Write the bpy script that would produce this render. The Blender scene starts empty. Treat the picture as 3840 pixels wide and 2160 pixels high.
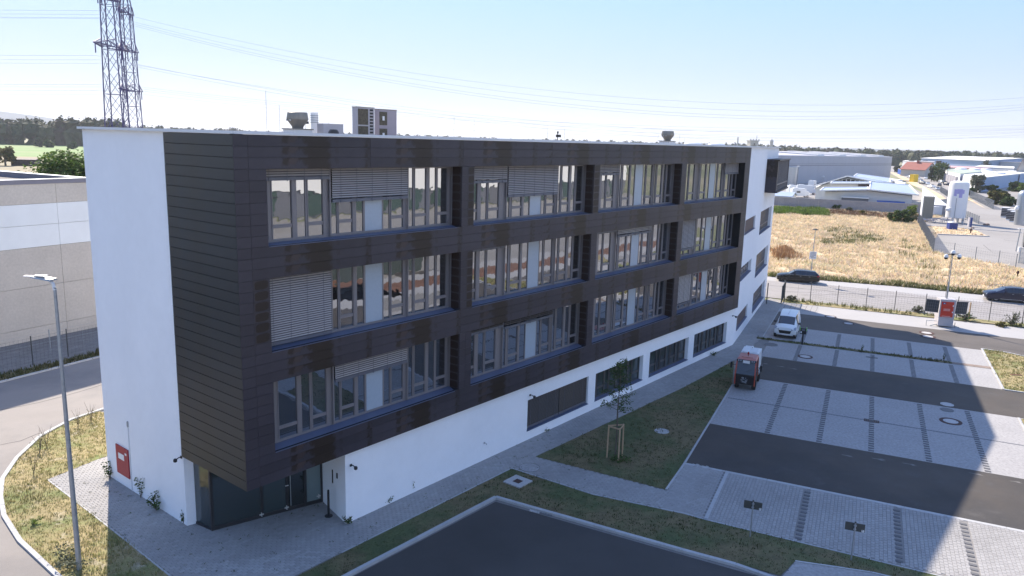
import bpy, bmesh, math, random
from math import sin, cos, pi, radians, sqrt, atan2, hypot
from mathutils import Vector, Matrix, noise
random.seed(7)
S = bpy.context.scene
COL = S.collection

# ------------------------------------------------------------------ camera
cam_data = bpy.data.cameras.new('camera')
cam = bpy.data.objects.new('camera', cam_data); COL.objects.link(cam)
CAM_H = 16.0
cam_data.sensor_width = 36.0
cam_data.lens = 36.0 * 1920.0 / 2576.0
cam_data.clip_start = 0.2; cam_data.clip_end = 30000
pitch, roll = radians(11.0), radians(1.65)
fw = Vector((0, cos(pitch), -sin(pitch)))
r0 = Vector((1, 0, 0)); u0 = r0.cross(fw)
rt = r0 * cos(roll) + u0 * sin(roll); up = -r0 * sin(roll) + u0 * cos(roll)
m = Matrix((rt, up, -fw)).transposed().to_4x4(); m.translation = Vector((0, 0, CAM_H))
cam.matrix_world = m
S.camera = cam

# ------------------------------------------------------------------ world, sun, exposure
SUN_AZ = radians(117.2)      # direction towards the sun, measured from +x
SUN_EL = radians(37.0)
W = bpy.data.worlds.new("World"); S.world = W; W.use_nodes = True
nt = W.node_tree; nt.nodes.clear()
sky = nt.nodes.new('ShaderNodeTexSky'); sky.sky_type = 'NISHITA'; sky.sun_disc = False
sky.sun_elevation = SUN_EL; sky.sun_rotation = pi / 2 - SUN_AZ
sky.altitude = 100; sky.air_density = 1.0; sky.dust_density = 0.3; sky.ozone_density = 2.5
# the sky texture, softly limited near the sun (the photograph is exposed so that the sky does not burn out),
# plus pale haze towards the horizon and blue added overhead to lift the shade
N_ = nt.nodes.new; K_ = nt.links.new
def vm(op, a, b):
    n = N_('ShaderNodeVectorMath'); n.operation = op
    for i, q in enumerate((a, b)):
        if isinstance(q, tuple): n.inputs[i].default_value = q
        else: K_(q, n.inputs[i])
    return n.outputs[0]
SKY_S = 0.075
ns = vm('MULTIPLY', sky.outputs[0], (SKY_S * .86, SKY_S * .95, SKY_S * 1.08))
soft = vm('DIVIDE', ns, vm('ADD', vm('MULTIPLY', ns, (2.6, 2.3, 1.9)), (1, 1, 1)))
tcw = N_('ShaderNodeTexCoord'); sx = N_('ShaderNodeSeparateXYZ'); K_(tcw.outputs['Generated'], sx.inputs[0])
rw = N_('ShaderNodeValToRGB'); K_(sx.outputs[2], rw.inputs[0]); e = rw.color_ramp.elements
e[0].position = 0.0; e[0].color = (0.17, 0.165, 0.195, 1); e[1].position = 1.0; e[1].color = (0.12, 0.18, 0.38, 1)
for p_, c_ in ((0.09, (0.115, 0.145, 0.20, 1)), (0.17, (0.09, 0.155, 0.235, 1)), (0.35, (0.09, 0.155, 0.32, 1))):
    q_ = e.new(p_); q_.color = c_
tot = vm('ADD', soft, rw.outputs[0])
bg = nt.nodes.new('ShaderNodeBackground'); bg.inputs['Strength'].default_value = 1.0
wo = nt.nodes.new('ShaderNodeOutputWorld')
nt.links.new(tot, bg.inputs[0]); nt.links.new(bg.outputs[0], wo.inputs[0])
sl = bpy.data.lights.new('sun', 'SUN'); sl.energy = 5.0; sl.angle = radians(0.53); sl.color = (1.0, 0.89, 0.75)
sun = bpy.data.objects.new('sun', sl); COL.objects.link(sun)
sun.rotation_euler = Vector((cos(SUN_AZ) * cos(SUN_EL), sin(SUN_AZ) * cos(SUN_EL), sin(SUN_EL))).to_track_quat('Z', 'Y').to_euler()
S.view_settings.view_transform = 'Standard'; S.view_settings.look = 'None'
S.view_settings.exposure = 1.1; S.view_settings.gamma = 1.0; S.view_settings.use_curve_mapping = False
S.cycles.max_bounces = 6; S.cycles.volume_bounces = 0; S.cycles.transparent_max_bounces = 6

# ------------------------------------------------------------------ materials
def new_mat(name):
    m = bpy.data.materials.new(name); m.use_nodes = True
    return m, m.node_tree, m.node_tree.nodes['Principled BSDF']
def mat(name, col, rough=0.7, metal=0.0, var=0.12, vs=1.5, col2=None, s2=0.25, t2=(0.45, 0.6), bump=0.0, bs=20.0, spec=0.5,
        rand=0.0, fine=0.0, fs=40.0, stretch=None, emit=None, col3=None, s3=2.0, t3=(0.5, 0.6)):
    """col mixed with col2 by large noise, brightness varied by noise, random per object"""
    m, nt, b = new_mat(name); N = nt.nodes.new; L = nt.links.new
    tc = N('ShaderNodeTexCoord'); src = tc.outputs['Object']
    if stretch:
        mp = N('ShaderNodeMapping'); mp.inputs['Scale'].default_value = stretch; L(src, mp.inputs[0]); src = mp.outputs[0]
    def noi(sc, det=4, ro=0.6):
        n = N('ShaderNodeTexNoise'); n.inputs['Scale'].default_value = sc; n.inputs['Detail'].default_value = det
        n.inputs['Roughness'].default_value = ro; L(src, n.inputs['Vector']); return n.outputs['Fac']
    def mix(a, bcol, f):
        x = N('ShaderNodeMix'); x.data_type = 'RGBA'
        L(f, x.inputs[0])
        if isinstance(a, tuple): x.inputs[6].default_value = a
        else: L(a, x.inputs[6])
        x.inputs[7].default_value = bcol
        return x.outputs[2]
    def ramp(f, lo, hi):
        r = N('ShaderNodeMapRange'); r.inputs[1].default_value = lo; r.inputs[2].default_value = hi; L(f, r.inputs[0]); return r.outputs[0]
    cur = (*col, 1)
    if col2: cur = mix(cur, (*col2, 1), ramp(noi(s2, 5), *t2))
    if col3: cur = mix(cur, (*col3, 1), ramp(noi(s3, 4), *t3))
    val = None
    def addv(f, amt):
        nonlocal val
        r = N('ShaderNodeMapRange'); r.inputs[1].default_value = 0.25; r.inputs[2].default_value = 0.75
        r.inputs[3].default_value = 1 - amt; r.inputs[4].default_value = 1 + amt; L(f, r.inputs[0])
        if val is None: val = r.outputs[0]
        else:
            q = N('ShaderNodeMath'); q.operation = 'MULTIPLY'; L(val, q.inputs[0]); L(r.outputs[0], q.inputs[1]); val = q.outputs[0]
    if var: addv(noi(vs, 5), var)
    if fine: addv(noi(fs, 3), fine)
    if rand:
        oi = N('ShaderNodeObjectInfo')
        r = N('ShaderNodeMapRange'); r.inputs[3].default_value = 1 - rand; r.inputs[4].default_value = 1 + rand; L(oi.outputs['Random'], r.inputs[0])
        if val is None: val = r.outputs[0]
        else:
            q = N('ShaderNodeMath'); q.operation = 'MULTIPLY'; L(val, q.inputs[0]); L(r.outputs[0], q.inputs[1]); val = q.outputs[0]
    if val is not None:
        h = N('ShaderNodeHueSaturation'); L(val, h.inputs['Value'])
        if isinstance(cur, tuple): h.inputs['Color'].default_value = cur
        else: L(cur, h.inputs['Color'])
        L(h.outputs[0], b.inputs['Base Color'])
    elif isinstance(cur, tuple): b.inputs['Base Color'].default_value = cur
    else: L(cur, b.inputs['Base Color'])
    b.inputs['Roughness'].default_value = rough; b.inputs['Metallic'].default_value = metal
    b.inputs['Specular IOR Level'].default_value = spec
    if bump:
        bu = N('ShaderNodeBump'); bu.inputs['Strength'].default_value = bump; bu.inputs['Distance'].default_value = 0.02
        L(noi(bs, 4), bu.inputs['Height']); L(bu.outputs[0], b.inputs['Normal'])
    return m
def island_mat(name, cols, rough=0.8, fine=0.1, fs=30, trans=0.0):
    """colour picked per mesh island (paver, leaf, blade)"""
    m, nt, b = new_mat(name); N = nt.nodes.new; L = nt.links.new
    geo = N('ShaderNodeNewGeometry'); cr = N('ShaderNodeValToRGB')
    el = cr.color_ramp.elements
    el[0].position = 0; el[0].color = (*cols[0], 1); el[1].position = 1; el[1].color = (*cols[-1], 1)
    for i, c_ in enumerate(cols[1:-1]):
        e = el.new((i + 1) / (len(cols) - 1)); e.color = (*c_, 1)
    L(geo.outputs['Random Per Island'], cr.inputs[0])
    tc = N('ShaderNodeTexCoord'); n = N('ShaderNodeTexNoise'); n.inputs['Scale'].default_value = 0.35; n.inputs['Detail'].default_value = 5
    L(tc.outputs['Object'], n.inputs['Vector'])
    r = N('ShaderNodeMapRange'); r.inputs[1].default_value = .3; r.inputs[2].default_value = .7; r.inputs[3].default_value = 1 - fine; r.inputs[4].default_value = 1 + fine
    L(n.outputs['Fac'], r.inputs[0]); h = N('ShaderNodeHueSaturation'); L(r.outputs[0], h.inputs['Value']); L(cr.outputs[0], h.inputs['Color'])
    L(h.outputs[0], b.inputs['Base Color']); b.inputs['Roughness'].default_value = rough; b.inputs['Specular IOR Level'].default_value = 0.25
    if trans:
        t = N('ShaderNodeBsdfTranslucent'); L(h.outputs[0], t.inputs[0]); mx = N('ShaderNodeMixShader'); mx.inputs[0].default_value = trans
        out = nt.nodes['Material Output']; L(b.outputs[0], mx.inputs[1]); L(t.outputs[0], mx.inputs[2]); L(mx.outputs[0], out.inputs[0])
    return m
def glass_mat(name, dark, refl0, wavy=0.004, tint=(0.9, 0.93, 0.97), room=False):
    m, nt, b = new_mat(name); N = nt.nodes.new; L = nt.links.new
    tc = N('ShaderNodeTexCoord')
    b.inputs['Base Color'].default_value = (*dark, 1); b.inputs['Roughness'].default_value = 0.35; b.inputs['Specular IOR Level'].default_value = 0.2
    if room:   # pane to pane differences of what stands behind the glass
        oi = N('ShaderNodeObjectInfo'); r = N('ShaderNodeMapRange'); r.inputs[3].default_value = 0.3; r.inputs[4].default_value = 2.2
        L(oi.outputs['Random'], r.inputs[0]); h = N('ShaderNodeHueSaturation'); h.inputs['Color'].default_value = (*dark, 1)
        L(r.outputs[0], h.inputs['Value']); L(h.outputs[0], b.inputs['Base Color'])
    gl = N('ShaderNodeBsdfGlossy'); gl.inputs['Roughness'].default_value = 0.012; gl.inputs['Color'].default_value = (*tint, 1)
    n = N('ShaderNodeTexNoise'); n.inputs['Scale'].default_value = 1.1; n.inputs['Detail'].default_value = 2; L(tc.outputs['Object'], n.inputs['Vector'])
    bu = N('ShaderNodeBump'); bu.inputs['Strength'].default_value = 1.0; bu.inputs['Distance'].default_value = wavy; L(n.outputs['Fac'], bu.inputs['Height'])
    L(bu.outputs[0], gl.inputs['Normal'])
    fr = N('ShaderNodeFresnel'); fr.inputs['IOR'].default_value = 1.5
    mr = N('ShaderNodeMapRange'); mr.inputs[3].default_value = refl0; mr.inputs[4].default_value = 1.0; L(fr.outputs[0], mr.inputs[0])
    mx = N('ShaderNodeMixShader'); L(mr.outputs[0], mx.inputs[0]); L(b.outputs[0], mx.inputs[1]); L(gl.outputs[0], mx.inputs[2])
    L(mx.outputs[0], nt.nodes['Material Output'].inputs[0])
    return m

M = {}
M['render_white'] = mat('white_render', (0.87, 0.875, 0.89), 0.9, var=0.03, vs=0.3, bump=0.15, bs=60, fine=0.02, fs=3, col2=(0.83, 0.84, 0.86), s2=0.12, t2=(0.5, 0.7))
M['coping'] = mat('coping_metal', (0.68, 0.69, 0.70), 0.5, var=0.03)
M['clad'] = mat('facade_panel_metal', (0.044, 0.038, 0.047), 0.45, metal=0.0, var=0.18, vs=1.2, col2=(0.022, 0.014, 0.010), s2=0.55, t2=(0.52, 0.565), rand=0.14, spec=0.35, bump=0.04, bs=3, fine=0.08, fs=18, col3=(0.052, 0.036, 0.034), s3=0.9, t3=(0.62, 0.66))
M['clad_left'] = mat('facade_panel_green_grey', (0.026, 0.029, 0.031), 0.42, metal=0.0, var=0.12, vs=0.8, col2=(0.030, 0.028, 0.024), s2=0.3, rand=0.10, spec=0.40, bump=0.05, bs=3, fine=0.07, fs=18)
def stain_mat(name, base, dark):
    """cladding with one dried-in water stain in the middle of each small panel"""
    m = mat(name, base, 0.45, var=0.15, vs=1.2, rand=0.12, spec=0.35, bump=0.04, bs=3, fine=0.08, fs=18); nt = m.node_tree; N = nt.nodes.new; L = nt.links.new; bs = nt.nodes['Principled BSDF']
    tc = N('ShaderNodeTexCoord'); sp = N('ShaderNodeSeparateXYZ'); L(tc.outputs['Generated'], sp.inputs[0]); acc = None
    nz = N('ShaderNodeTexNoise'); nz.inputs['Scale'].default_value = 3.0; L(tc.outputs['Object'], nz.inputs['Vector'])
    for i in range(3):
        a = N('ShaderNodeMath'); a.operation = 'SUBTRACT'; L(sp.outputs[i], a.inputs[0]); a.inputs[1].default_value = 0.5
        p = N('ShaderNodeMath'); p.operation = 'ABSOLUTE'; L(a.outputs[0], p.inputs[0])
        q = N('ShaderNodeMath'); q.operation = 'POWER'; L(p.outputs[0], q.inputs[0]); q.inputs[1].default_value = 4.0
        if i == 1 and 'reveal' not in name: continue
        if i == 0 and 'reveal' in name: continue
        if acc is None: acc = q.outputs[0]
        else: w = N('ShaderNodeMath'); w.operation = 'ADD'; L(acc, w.inputs[0]); L(q.outputs[0], w.inputs[1]); acc = w.outputs[0]
    nn = N('ShaderNodeMath'); nn.operation = 'MULTIPLY_ADD'; L(nz.outputs['Fac'], nn.inputs[0]); nn.inputs[1].default_value = 0.05; L(acc, nn.inputs[2])
    mr = N('ShaderNodeMapRange'); mr.inputs[1].default_value = 0.050; mr.inputs[2].default_value = 0.062; mr.inputs[3].default_value = 1; mr.inputs[4].default_value = 0; L(nn.outputs[0], mr.inputs[0])
    src = bs.inputs['Base Color'].links[0].from_socket; x = N('ShaderNodeMix'); x.data_type = 'RGBA'; L(mr.outputs[0], x.inputs[0]); L(src, x.inputs[6]); x.inputs[7].default_value = (*dark, 1); L(x.outputs[2], bs.inputs['Base Color'])
    return m
M['clad_stain'] = stain_mat('stained_panel', (0.046, 0.039, 0.046), (0.020, 0.012, 0.009))
M['clad_stain_reveal'] = stain_mat('stained_reveal_panel_lit', (0.055, 0.045, 0.050), (0.030, 0.017, 0.013))  # lighter copy of the stained cladding, brightened to lift the shaded reveals
M['gap'] = mat('dark_joint', (0.008, 0.008, 0.009), 0.9, var=0)
M['frame'] = mat('bronze_window_frame', (0.20, 0.185, 0.19), 0.45, metal=0.15, var=0.03)
M['frame_low'] = mat('dark_bronze_frame', (0.075, 0.07, 0.068), 0.45, var=0.03)
M['frame_dark'] = mat('dark_frame', (0.03, 0.03, 0.033), 0.4, var=0.03)
M['cover_light'] = mat('pale_rubber', (0.5, 0.5, 0.48), .6, var=.05)
M['sill'] = mat('sill_metal', (0.10, 0.12, 0.19), 0.4, metal=0.1, var=0.04)
M['glass'] = glass_mat('window_glass', (0.012, 0.016, 0.022), 0.30, room=True)
M['glass_low'] = glass_mat('ground_floor_glass', (0.014, 0.022, 0.022), 0.08, room=True)
M['white_panel'] = mat('glazed_white_panel', (0.36, 0.42, 0.48), 0.25, var=0.04, vs=8, fine=0.04)
M['slat'] = mat('blind_slat', (0.40, 0.37, 0.36), 0.5, var=0.02)
M['lobby_tone'] = mat('pale_lobby_tone', (0.17, 0.22, 0.22), .4, var=.05)  # opaque pale tone standing in for the lobby wall seen through clear glass
M['slat_shade'] = mat('blind_slat_shade', (0.045, 0.042, 0.05), 0.6, var=0)  # dark tone for the painted shade line below each blind slat
M['slat_dark'] = mat('dark_blind_slat', (0.085, 0.07, 0.065), 0.5, var=0.02)
M['slat_bar'] = mat('blind_bar', (0.12, 0.125, 0.15), 0.45, var=0.02)
M['pavers'] = island_mat('concrete_pavers', [(0.285, 0.275, 0.265), (0.325, 0.315, 0.305), (0.30, 0.29, 0.28), (0.34, 0.33, 0.32)], 0.9, 0.10)
M['paver_sheet'] = mat('paver_field', (0.315, 0.305, 0.30), 0.9, var=0.07, vs=0.5, fine=0.22, fs=7, bump=0.3, bs=12)
M['bright_pave'] = mat('bright_concrete', (0.345, 0.335, 0.33), 0.9, var=0.05, vs=0.4, fine=0.05, fs=8)
M['marker'] = mat('dark_marker_stone', (0.12, 0.12, 0.125), 0.85, var=0.08, rand=0.12)
M['joint'] = mat('paver_joint_sand', (0.21, 0.20, 0.19), 0.95, var=0.15, vs=2, fine=0.2)
M['asphalt'] = mat('asphalt', (0.070, 0.060, 0.052), 0.85, spec=0.4, var=0.20, vs=0.35, fine=0.22, fs=60, bump=0.5, bs=150, stretch=(1, 1, 1), col2=(0.052, 0.048, 0.046), s2=0.15, col3=(0.074, 0.068, 0.064), s3=1.2, t3=(.55, .75))
M['asphalt_lot'] = mat('asphalt_dark_lot', (0.052, 0.048, 0.045), 0.75, var=0.20, vs=0.3, fine=0.22, fs=60, bump=0.5, bs=150)
M['asphalt_mid'] = mat('asphalt_faded', (0.10, 0.088, 0.08), 0.85, spec=0.4, var=0.15, vs=0.35, fine=0.2, fs=50, bump=0.5, bs=150)
M['asphalt_old'] = mat('asphalt_pale_worn', (0.225, 0.205, 0.19), 0.9, var=0.08, vs=0.5, fine=0.10, fs=30, col2=(0.185, 0.172, 0.165), s2=0.2, bump=0.3, bs=80)
M['street'] = mat('street_worn_asphalt', (0.25, 0.235, 0.225), 0.9, var=0.10, vs=0.7, fine=0.1, fs=20, col2=(0.26, 0.245, 0.24), s2=0.3, bump=0.3, bs=80)
M['kerb'] = mat('concrete_kerb', (0.40, 0.40, 0.40), 0.9, var=0.08, vs=3, rand=0.05, fine=0.08)
M['concrete'] = mat('grey_concrete', (0.50, 0.455, 0.40), 0.9, var=0.08, vs=0.5, fine=0.1, fs=6, rand=0.04)
M['concrete_white'] = mat('white_painted_concrete', (0.74, 0.76, 0.76), 0.85, var=0.05, vs=0.5, rand=0.02)
M['concrete_wall'] = mat('rough_concrete_wall', (0.30, 0.29, 0.30), 0.95, var=0.14, vs=0.6, fine=0.12, fs=3)
M['yard'] = mat('yard_concrete', (0.27, 0.255, 0.24), 0.9, var=0.06, vs=0.15, fine=0.06, fs=2, col2=(0.235, 0.22, 0.205), s2=0.05)
M['lawn_shade'] = mat('dry_lawn_shade_tone', (0.15, 0.12, 0.058), 0.95, var=0.25, vs=2.0, col2=(0.075, 0.095, 0.034), s2=0.35, t2=(0.42, 0.60), fine=0.28, fs=16, bump=1.0, bs=40)  # lawn colour darkened for the plots in shade
M['lawn_sun'] = mat('dry_lawn_sun_tone', (0.30, 0.24, 0.115), 0.95, var=0.25, vs=2.0, col2=(0.15, 0.17, 0.055), s2=0.5, t2=(0.45, 0.62), fine=0.3, fs=14, bump=1.0, bs=40, col3=(0.36, 0.31, 0.22), s3=0.9, t3=(0.58, 0.7))  # same dry lawn, colour brightened for the plots in the sun
M['field_soil'] = mat('dry_field_ground', (0.60, 0.47, 0.29), 0.95, var=0.22, vs=0.12, col2=(0.50, 0.35, 0.22), s2=0.05, t2=(0.45, 0.6), fine=0.25, fs=1.3, bump=0.6, bs=5, col3=(0.33, 0.33, 0.15), s3=0.03, t3=(0.6, 0.72))
M['farmland'] = mat('far_land', (0.16, 0.17, 0.08), 0.95, var=0.2, vs=0.01, col2=(0.30, 0.26, 0.16), s2=0.004, fine=0.1, fs=0.08)
M['crop'] = mat('green_crop', (0.13, 0.23, 0.055), 0.95, var=0.10, vs=0.03, stretch=(0.15, 1, 1), col2=(0.19, 0.24, 0.09), s2=0.02)
M['stubble'] = mat('stubble_field', (0.24, 0.20, 0.12), 0.95, var=0.15, vs=0.05, stretch=(0.2, 1, 1), fine=0.15, fs=0.6)
M['plough'] = mat('ploughed_soil', (0.185, 0.125, 0.10), 0.95, var=0.15, vs=0.08, stretch=(0.2, 1, 1), fine=0.12, fs=0.8)
M['gravel'] = mat('roof_gravel', (0.19, 0.175, 0.16), 0.95, var=0.15, vs=1.0, fine=0.35, fs=5, bump=1, bs=8)
M['galv'] = mat('galvanised_steel', (0.36, 0.38, 0.40), 0.45, metal=0.5, var=0.15, vs=6)
M['lattice'] = mat('pylon_steel', (0.085, 0.075, 0.19), 0.7, metal=0.1, var=0.1)
M['wire'] = mat('power_cable', (0.42, 0.45, 0.50), 0.6, var=0)
M['dark_metal'] = mat('dark_fence_metal', (0.05, 0.052, 0.055), 0.6, var=0.05)
M['fence_grey'] = mat('fence_grey_metal', (0.15, 0.17, 0.20), 0.6, metal=0.2, var=0.05)
M['black'] = mat('black_plastic', (0.015, 0.015, 0.017), 0.5, var=0)
M['tyre'] = mat('tyre_rubber', (0.018, 0.018, 0.018), 0.85, var=0)
M['rim'] = mat('alloy_rim', (0.45, 0.45, 0.46), 0.35, metal=0.7, var=0)
M['car_black'] = mat('black_car_paint', (0.006, 0.007, 0.009), 0.18, var=0, spec=0.6)
M['car_blue'] = mat('dark_blue_car_paint', (0.008, 0.012, 0.035), 0.18, var=0, spec=0.6)
M['car_white'] = mat('white_van_paint', (0.70, 0.72, 0.73), 0.3, var=0.02, vs=2)
M['car_silver'] = mat('silver_car_paint', (0.42, 0.44, 0.46), 0.3, metal=0.4, var=0)
M['car_red'] = mat('red_car_paint', (0.20, 0.012, 0.02), 0.3, var=0)
M['car_grey'] = mat('grey_car_paint', (0.12, 0.13, 0.14), 0.3, metal=0.3, var=0)
M['car_glass'] = glass_mat('car_glass', (0.008, 0.010, 0.014), 0.03, wavy=0.001)
M['lamp_glass'] = mat('headlamp_glass', (0.30, 0.33, 0.38), 0.15, var=0)
M['tail_red'] = mat('tail_lamp_red', (0.35, 0.015, 0.02), 0.25, var=0)
M['orange'] = mat('orange_red_paint', (0.42, 0.06, 0.028), 0.4, var=0.08, vs=4)
M['pink_roof'] = mat('faded_orange_roof', (0.48, 0.20, 0.17), 0.5, var=0.06)
M['signal_red'] = mat('signal_red_panel', (0.50, 0.035, 0.018), 0.45, var=0.04)
M['sign_red'] = mat('wine_red_sign', (0.34, 0.022, 0.035), 0.5, var=0.06, vs=3)
M['white'] = mat('white_paint', (0.74, 0.74, 0.74), 0.5, var=0.03)
M['tank_white'] = mat('white_tank_paint', (0.74, 0.74, 0.75), 0.45, var=0.03, vs=0.3)
M['tank_mark'] = mat('faded_violet_emblem', (0.34, 0.33, 0.62), 0.5, var=0.12, vs=0.7)
M['steel_tank'] = mat('steel_tank', (0.40, 0.42, 0.45), 0.3, metal=0.7, var=0.18, vs=0.25, stretch=(1, 1, 0.15))
M['alu_fin'] = mat('aluminium_fins', (0.42, 0.41, 0.37), 0.5, metal=0.4, var=0.08)
M['blue_box'] = mat('deep_blue_cabin', (0.012, 0.035, 0.20), 0.5, var=0.04)
M['blue_bright'] = mat('bright_blue', (0.02, 0.10, 0.42), 0.5, var=0.04)
M['yellow'] = mat('yellow_container', (0.70, 0.48, 0.02), 0.6, var=0.05)
M['grey_hall'] = mat('grey_metal_cladding', (0.42, 0.425, 0.46), 0.6, metal=0.1, var=0.04, vs=0.2, fine=0.03, fs=1.5)
M['hall_roof'] = mat('pale_grey_roof', (0.46, 0.44, 0.47), 0.7, var=0.06, vs=0.1)
M['white_hall'] = mat('white_hall_wall', (0.66, 0.66, 0.68), 0.8, var=0.05, vs=0.4)
M['blue_roof'] = mat('blue_grey_roof', (0.33, 0.40, 0.52), 0.6, var=0.05, vs=0.3)
M['blue_wall'] = mat('blue_hall_wall', (0.30, 0.40, 0.56), 0.7, var=0.06, vs=0.1)
M['white_roof'] = mat('white_roof', (0.66, 0.65, 0.63), 0.7, var=0.04, vs=0.2)
M['green_roof'] = mat('pale_green_roof', (0.34, 0.39, 0.32), 0.8, var=0.06, vs=0.1)
M['red_tile'] = mat('red_roof_tile', (0.27, 0.085, 0.065), 0.8, var=0.1, vs=1)
M['pink_flat'] = mat('pink_roof', (0.50, 0.30, 0.30), 0.8, var=0.06)
M['plaster'] = mat('beige_plaster', (0.42, 0.40, 0.37), 0.9, var=0.06)
M['brick_red'] = mat('red_brick', (0.30, 0.09, 0.08), 0.9, var=0.1)
M['dark_open'] = mat('dark_opening', (0.02, 0.018, 0.02), 0.8, var=0)
M['wood'] = mat('pale_pine_stake', (0.42, 0.29, 0.18), 0.8, var=0.1, vs=8)
M['bark'] = mat('tree_bark', (0.11, 0.09, 0.07), 0.9, var=0.2, vs=6)
M['old_wood'] = mat('dark_barn_wood', (0.05, 0.035, 0.035), 0.9, var=0.2)
M['rust'] = mat('rusty_iron', (0.062, 0.026, 0.022), 0.8, var=0.15, vs=10)
M['cover_pale'] = mat('pale_manhole_concrete', (0.42, 0.41, 0.40), 0.85, var=0.08, vs=6)
M['cover_grey'] = mat('grey_manhole_cover', (0.14, 0.14, 0.14), 0.8, var=0.1, vs=6)
M['sign_back'] = mat('sign_back', (0.055, 0.06, 0.058), 0.5, var=0.04)
M['solar'] = mat('solar_cells', (0.055, 0.065, 0.075), 0.25, var=0.05)
M['ac_grey'] = mat('air_conditioner_case', (0.42, 0.40, 0.42), 0.6, var=0.04)
M['ac_fin'] = mat('air_conditioner_coil', (0.09, 0.075, 0.05), 0.7, var=0.5, vs=12)
M['vent_bowl'] = mat('vent_bowl_metal', (0.23, 0.22, 0.20), 0.45, metal=0.4, var=0.08)
M['green_led'] = mat('lime_strip', (0.25, 0.60, 0.12), 0.4, var=0)
M['leaf'] = island_mat('leaves_green', [(0.035, 0.065, 0.018), (0.06, 0.10, 0.028), (0.085, 0.13, 0.035), (0.045, 0.08, 0.02)], 0.7, 0.3, trans=0.25)
M['leaf_mid'] = island_mat('leaves_mid', [(0.055, 0.10, 0.022), (0.09, 0.15, 0.03), (0.12, 0.18, 0.035), (0.04, 0.07, 0.018)], 0.7, 0.3, trans=0.3)
M['leaf_bright'] = island_mat('leaves_bright', [(0.10, 0.16, 0.03), (0.14, 0.21, 0.035), (0.08, 0.12, 0.03)], 0.7, 0.3, trans=0.3)
M['leaf_yellow'] = island_mat('leaves_yellowing', [(0.12, 0.11, 0.03), (0.20, 0.15, 0.03), (0.07, 0.09, 0.025), (0.09, 0.11, 0.03)], 0.7, 0.3, trans=0.25)
M['leaf_grey'] = island_mat('leaves_grey_green', [(0.10, 0.115, 0.075), (0.14, 0.15, 0.10), (0.07, 0.085, 0.05)], 0.8, 0.3, trans=0.2)
M['forest'] = island_mat('forest_leaves', [(0.030, 0.050, 0.020), (0.055, 0.080, 0.030), (0.085, 0.085, 0.045), (0.045, 0.065, 0.028), (0.075, 0.055, 0.04)], 0.8, 0.25, trans=0.1)
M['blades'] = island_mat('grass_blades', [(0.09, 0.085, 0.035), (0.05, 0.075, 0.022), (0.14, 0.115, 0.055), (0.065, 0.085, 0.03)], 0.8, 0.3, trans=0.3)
M['blades_sun'] = island_mat('dry_grass_sun_tone', [(0.34, 0.27, 0.13), (0.20, 0.22, 0.07), (0.40, 0.33, 0.18), (0.13, 0.17, 0.05)], 0.8, 0.3, trans=0.3)  # dry blade colour brightened for the sunlit lawns
M['straw'] = island_mat('straw_tufts', [(0.76, 0.65, 0.45), (0.64, 0.50, 0.35), (0.80, 0.71, 0.52), (0.52, 0.38, 0.28), (0.70, 0.60, 0.40), (0.40, 0.41, 0.20), (0.74, 0.62, 0.43), (0.60, 0.45, 0.36)], 0.85, 0.25, trans=0.3)
M['weed'] = island_mat('weeds', [(0.10, 0.13, 0.045), (0.16, 0.17, 0.07), (0.22, 0.19, 0.09), (0.07, 0.10, 0.03)], 0.85, 0.3, trans=0.3)
M['far_hill'] = mat('blue_far_hill', (0.09, 0.12, 0.10), 0.95, var=0.1, vs=0.001)
M['mulch'] = mat('brown_bark_mulch', (0.16, 0.075, 0.045), 0.95, var=0.3, vs=0.8, fine=0.3, fs=3)

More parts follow.
